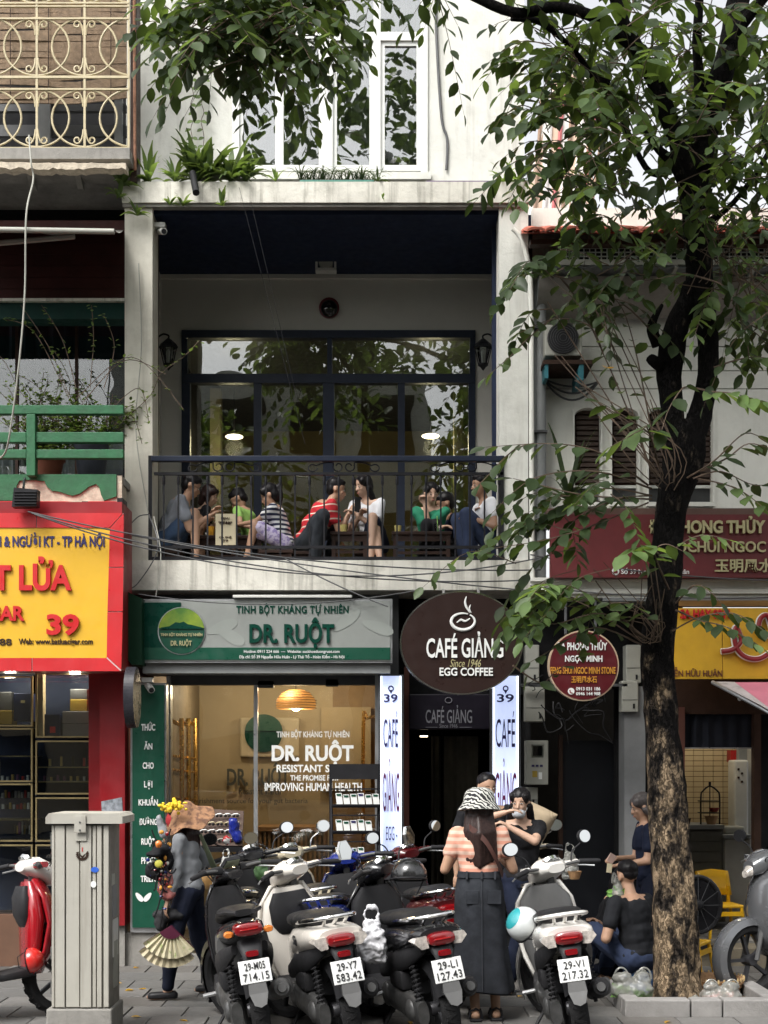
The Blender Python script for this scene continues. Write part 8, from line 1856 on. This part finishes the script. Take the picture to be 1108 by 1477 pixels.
MB().box(x0 + w_ * .42, x0 + w_ * .62, Ye - .055, Ye - .046, zt - .045, zt + .06, c=.002).build('lock_hasp', ecm, t); MB().box(x0 + w_ * .42, x0 + w_ * .62, Ye - .03, Ye - .02, zt - .10, zt - .05, c=.002).build('lock_plate', ecm, t)
MB().tube([(x0 + w_ * .52, Ye - .06, zt + .02), (x0 + w_ * .52, Ye - .056, zt + .02)], .006, 8).build('rivet', grey_d, t); MB().tube([(x0 + w_ * .52, Ye - .06, zt - .03), (x0 + w_ * .52, Ye - .056, zt - .03)], .006, 8).build('rivet', grey_d, t)
b = MB(); b.prism([(p[0] + .0, p[1]) for p in ell(XX(138, Ye), ZZ(1254, Ye), .025, .018, 14)], Ye - .024, Ye - .0225); b.build('blue_mark', mat('blue_spray', (.02, .1, .5), .6), t); b = MB(); b.prism(ell(XX(136, Ye), ZZ(1275, Ye), .018, .022, 12), Ye - .024, Ye - .0225); b.build('white_mark', white_p, t)
b = MB()
for i in range(14): a = R(-200 + i * 17); b.box(-.004, .004, -.001, .001, -.009, .009, TR(XX(120, Ye) + .032 * math.cos(a), Ye - .023, ZZ(1232, Ye) + .032 * math.sin(a)) @ RY(-math.degrees(a) + 60))
b.prism([(XX(120, Ye) + u * .001, ZZ(1232, Ye) + v_ * .001) for u, v_ in ((-22, 6), (-8, -2), (0, -12), (8, -2), (22, 6), (10, -16), (0, -24), (-10, -16))][::-1], Ye - .024, Ye - .0225); b.build('round_sticker', dark_brown, t, kind='stuff')
MB().box(XX(120, Ye) - .003, XX(120, Ye) + .003, Ye - .024, Ye - .0225, ZZ(1228, Ye), ZZ(1222, Ye)).build('sticker_red', red_l, t)
for i, (z, h_, d_) in enumerate(((1.0, .07, .1), (.86, .2, .16), (.62, .24, .2), (.45, .3, .18))): MB().box(x1 + .0, x1 + .0035 + .001 * i, Ye + .06 + .02 * i, Ye + .06 + d_, z - h_ / 2, z + h_ / 2).build('poster_scrap', (off_w, cardg, white_pl, off_w)[i], t)
for z in (zt - .15, .5, .28): MB().box(x0 - .012, x0, Ye + .01, Ye + .03, z, z + .08).build('hinge', greytrim, t)
# cables across the front
def cable(a, b_, s_, lab, r=.006, m=None):
    o = MB().tube(sag(P(*a), P(*b_), s_, 24), r, 5).build('cable', m or grey_d); tag(o, lab, 'cable', 'cables strung along the shop fronts')
cable((40, 738, 11.1), (780, 822, 11.9), .14, 'long black cable sagging across the slab, top of the bundle'); cable((45, 740, 11.1), (790, 835, 11.9), .2, 'long black cable sagging across the slab, second of the bundle'); cable((50, 742, 11.1), (800, 800, 11.9), .32, 'long black cable sagging across the slab, third of the bundle')
cable((180, 770, 11.9), (766, 852, 11.85), .05, 'thin cable running low along the lower edge of the balcony slab'); cable((200, 857, 11.6), (600, 852, 11.7), .1, 'slack cable hanging in front of the green shop sign', .005); cable((410, 805, 11.8), (560, 875, 11.6), .02, 'cable dropping from the railing to the oval sign', .006)
cable((345, 270, 11.7), (440, 640, 11.7), .0, 'thin wire hanging from the upper ledge across the dark ceiling, left one', .0018, iron); cable((362, 290, 11.7), (425, 560, 11.7), .0, 'thin wire hanging from the upper ledge across the dark ceiling, right one', .0018, iron)
cable((765, 800, 11.8), (1150, 838, 11.5), .05, 'cable running along the moulding under the maroon sign'); cable((765, 845, 11.8), (1150, 860, 11.5), .05, 'lower cable along the moulding under the maroon sign')
o = MB().tube(smooth_pts([P(*p) for p in ((42, 195, 11.5), (45, 235, 11.4), (48, 260, 11.4), (38, 310, 11.0), (36, 420, 11.0), (28, 520, 11.0), (15, 620, 11.1), (6, 655, 11.2), (-10, 664, 11.3))], 8), .0075, 7).build('rope', off_w); tag(o, 'pale cord hanging down past the green balcony', 'cord')
for k, pts in enumerate((((185, 760, 11.9), (200, 745, 11.9), (215, 742, 11.9)), ((215, 742, 11.95), (228, 790, 11.8), (200, 840, 11.8), (180, 852, 11.8)), ((222, 745, 11.9), (232, 800, 11.8), (225, 860, 11.7)), ((200, 380, 11.95), (204, 500, 11.95), (196, 620, 11.95), (214, 740, 11.95)), ((182, 850, 11.8), (196, 880, 11.7), (180, 900, 11.7)))):
    o = MB().tube(smooth_pts([P(*p) for p in pts], 8), .005, 5).build('cable', (grey_d, grey_d, off_w, off_w, grey_d)[k]); tag(o, ('short loop of cable on the left column beside the railing', 'dark cable looping below the left end of the railing', 'pale cable end hanging below the left end of the railing', 'thin pale wire running down the left balcony column', 'short dark cable curling beside the green side sign')[k], 'cable', 'cables strung along the shop fronts')
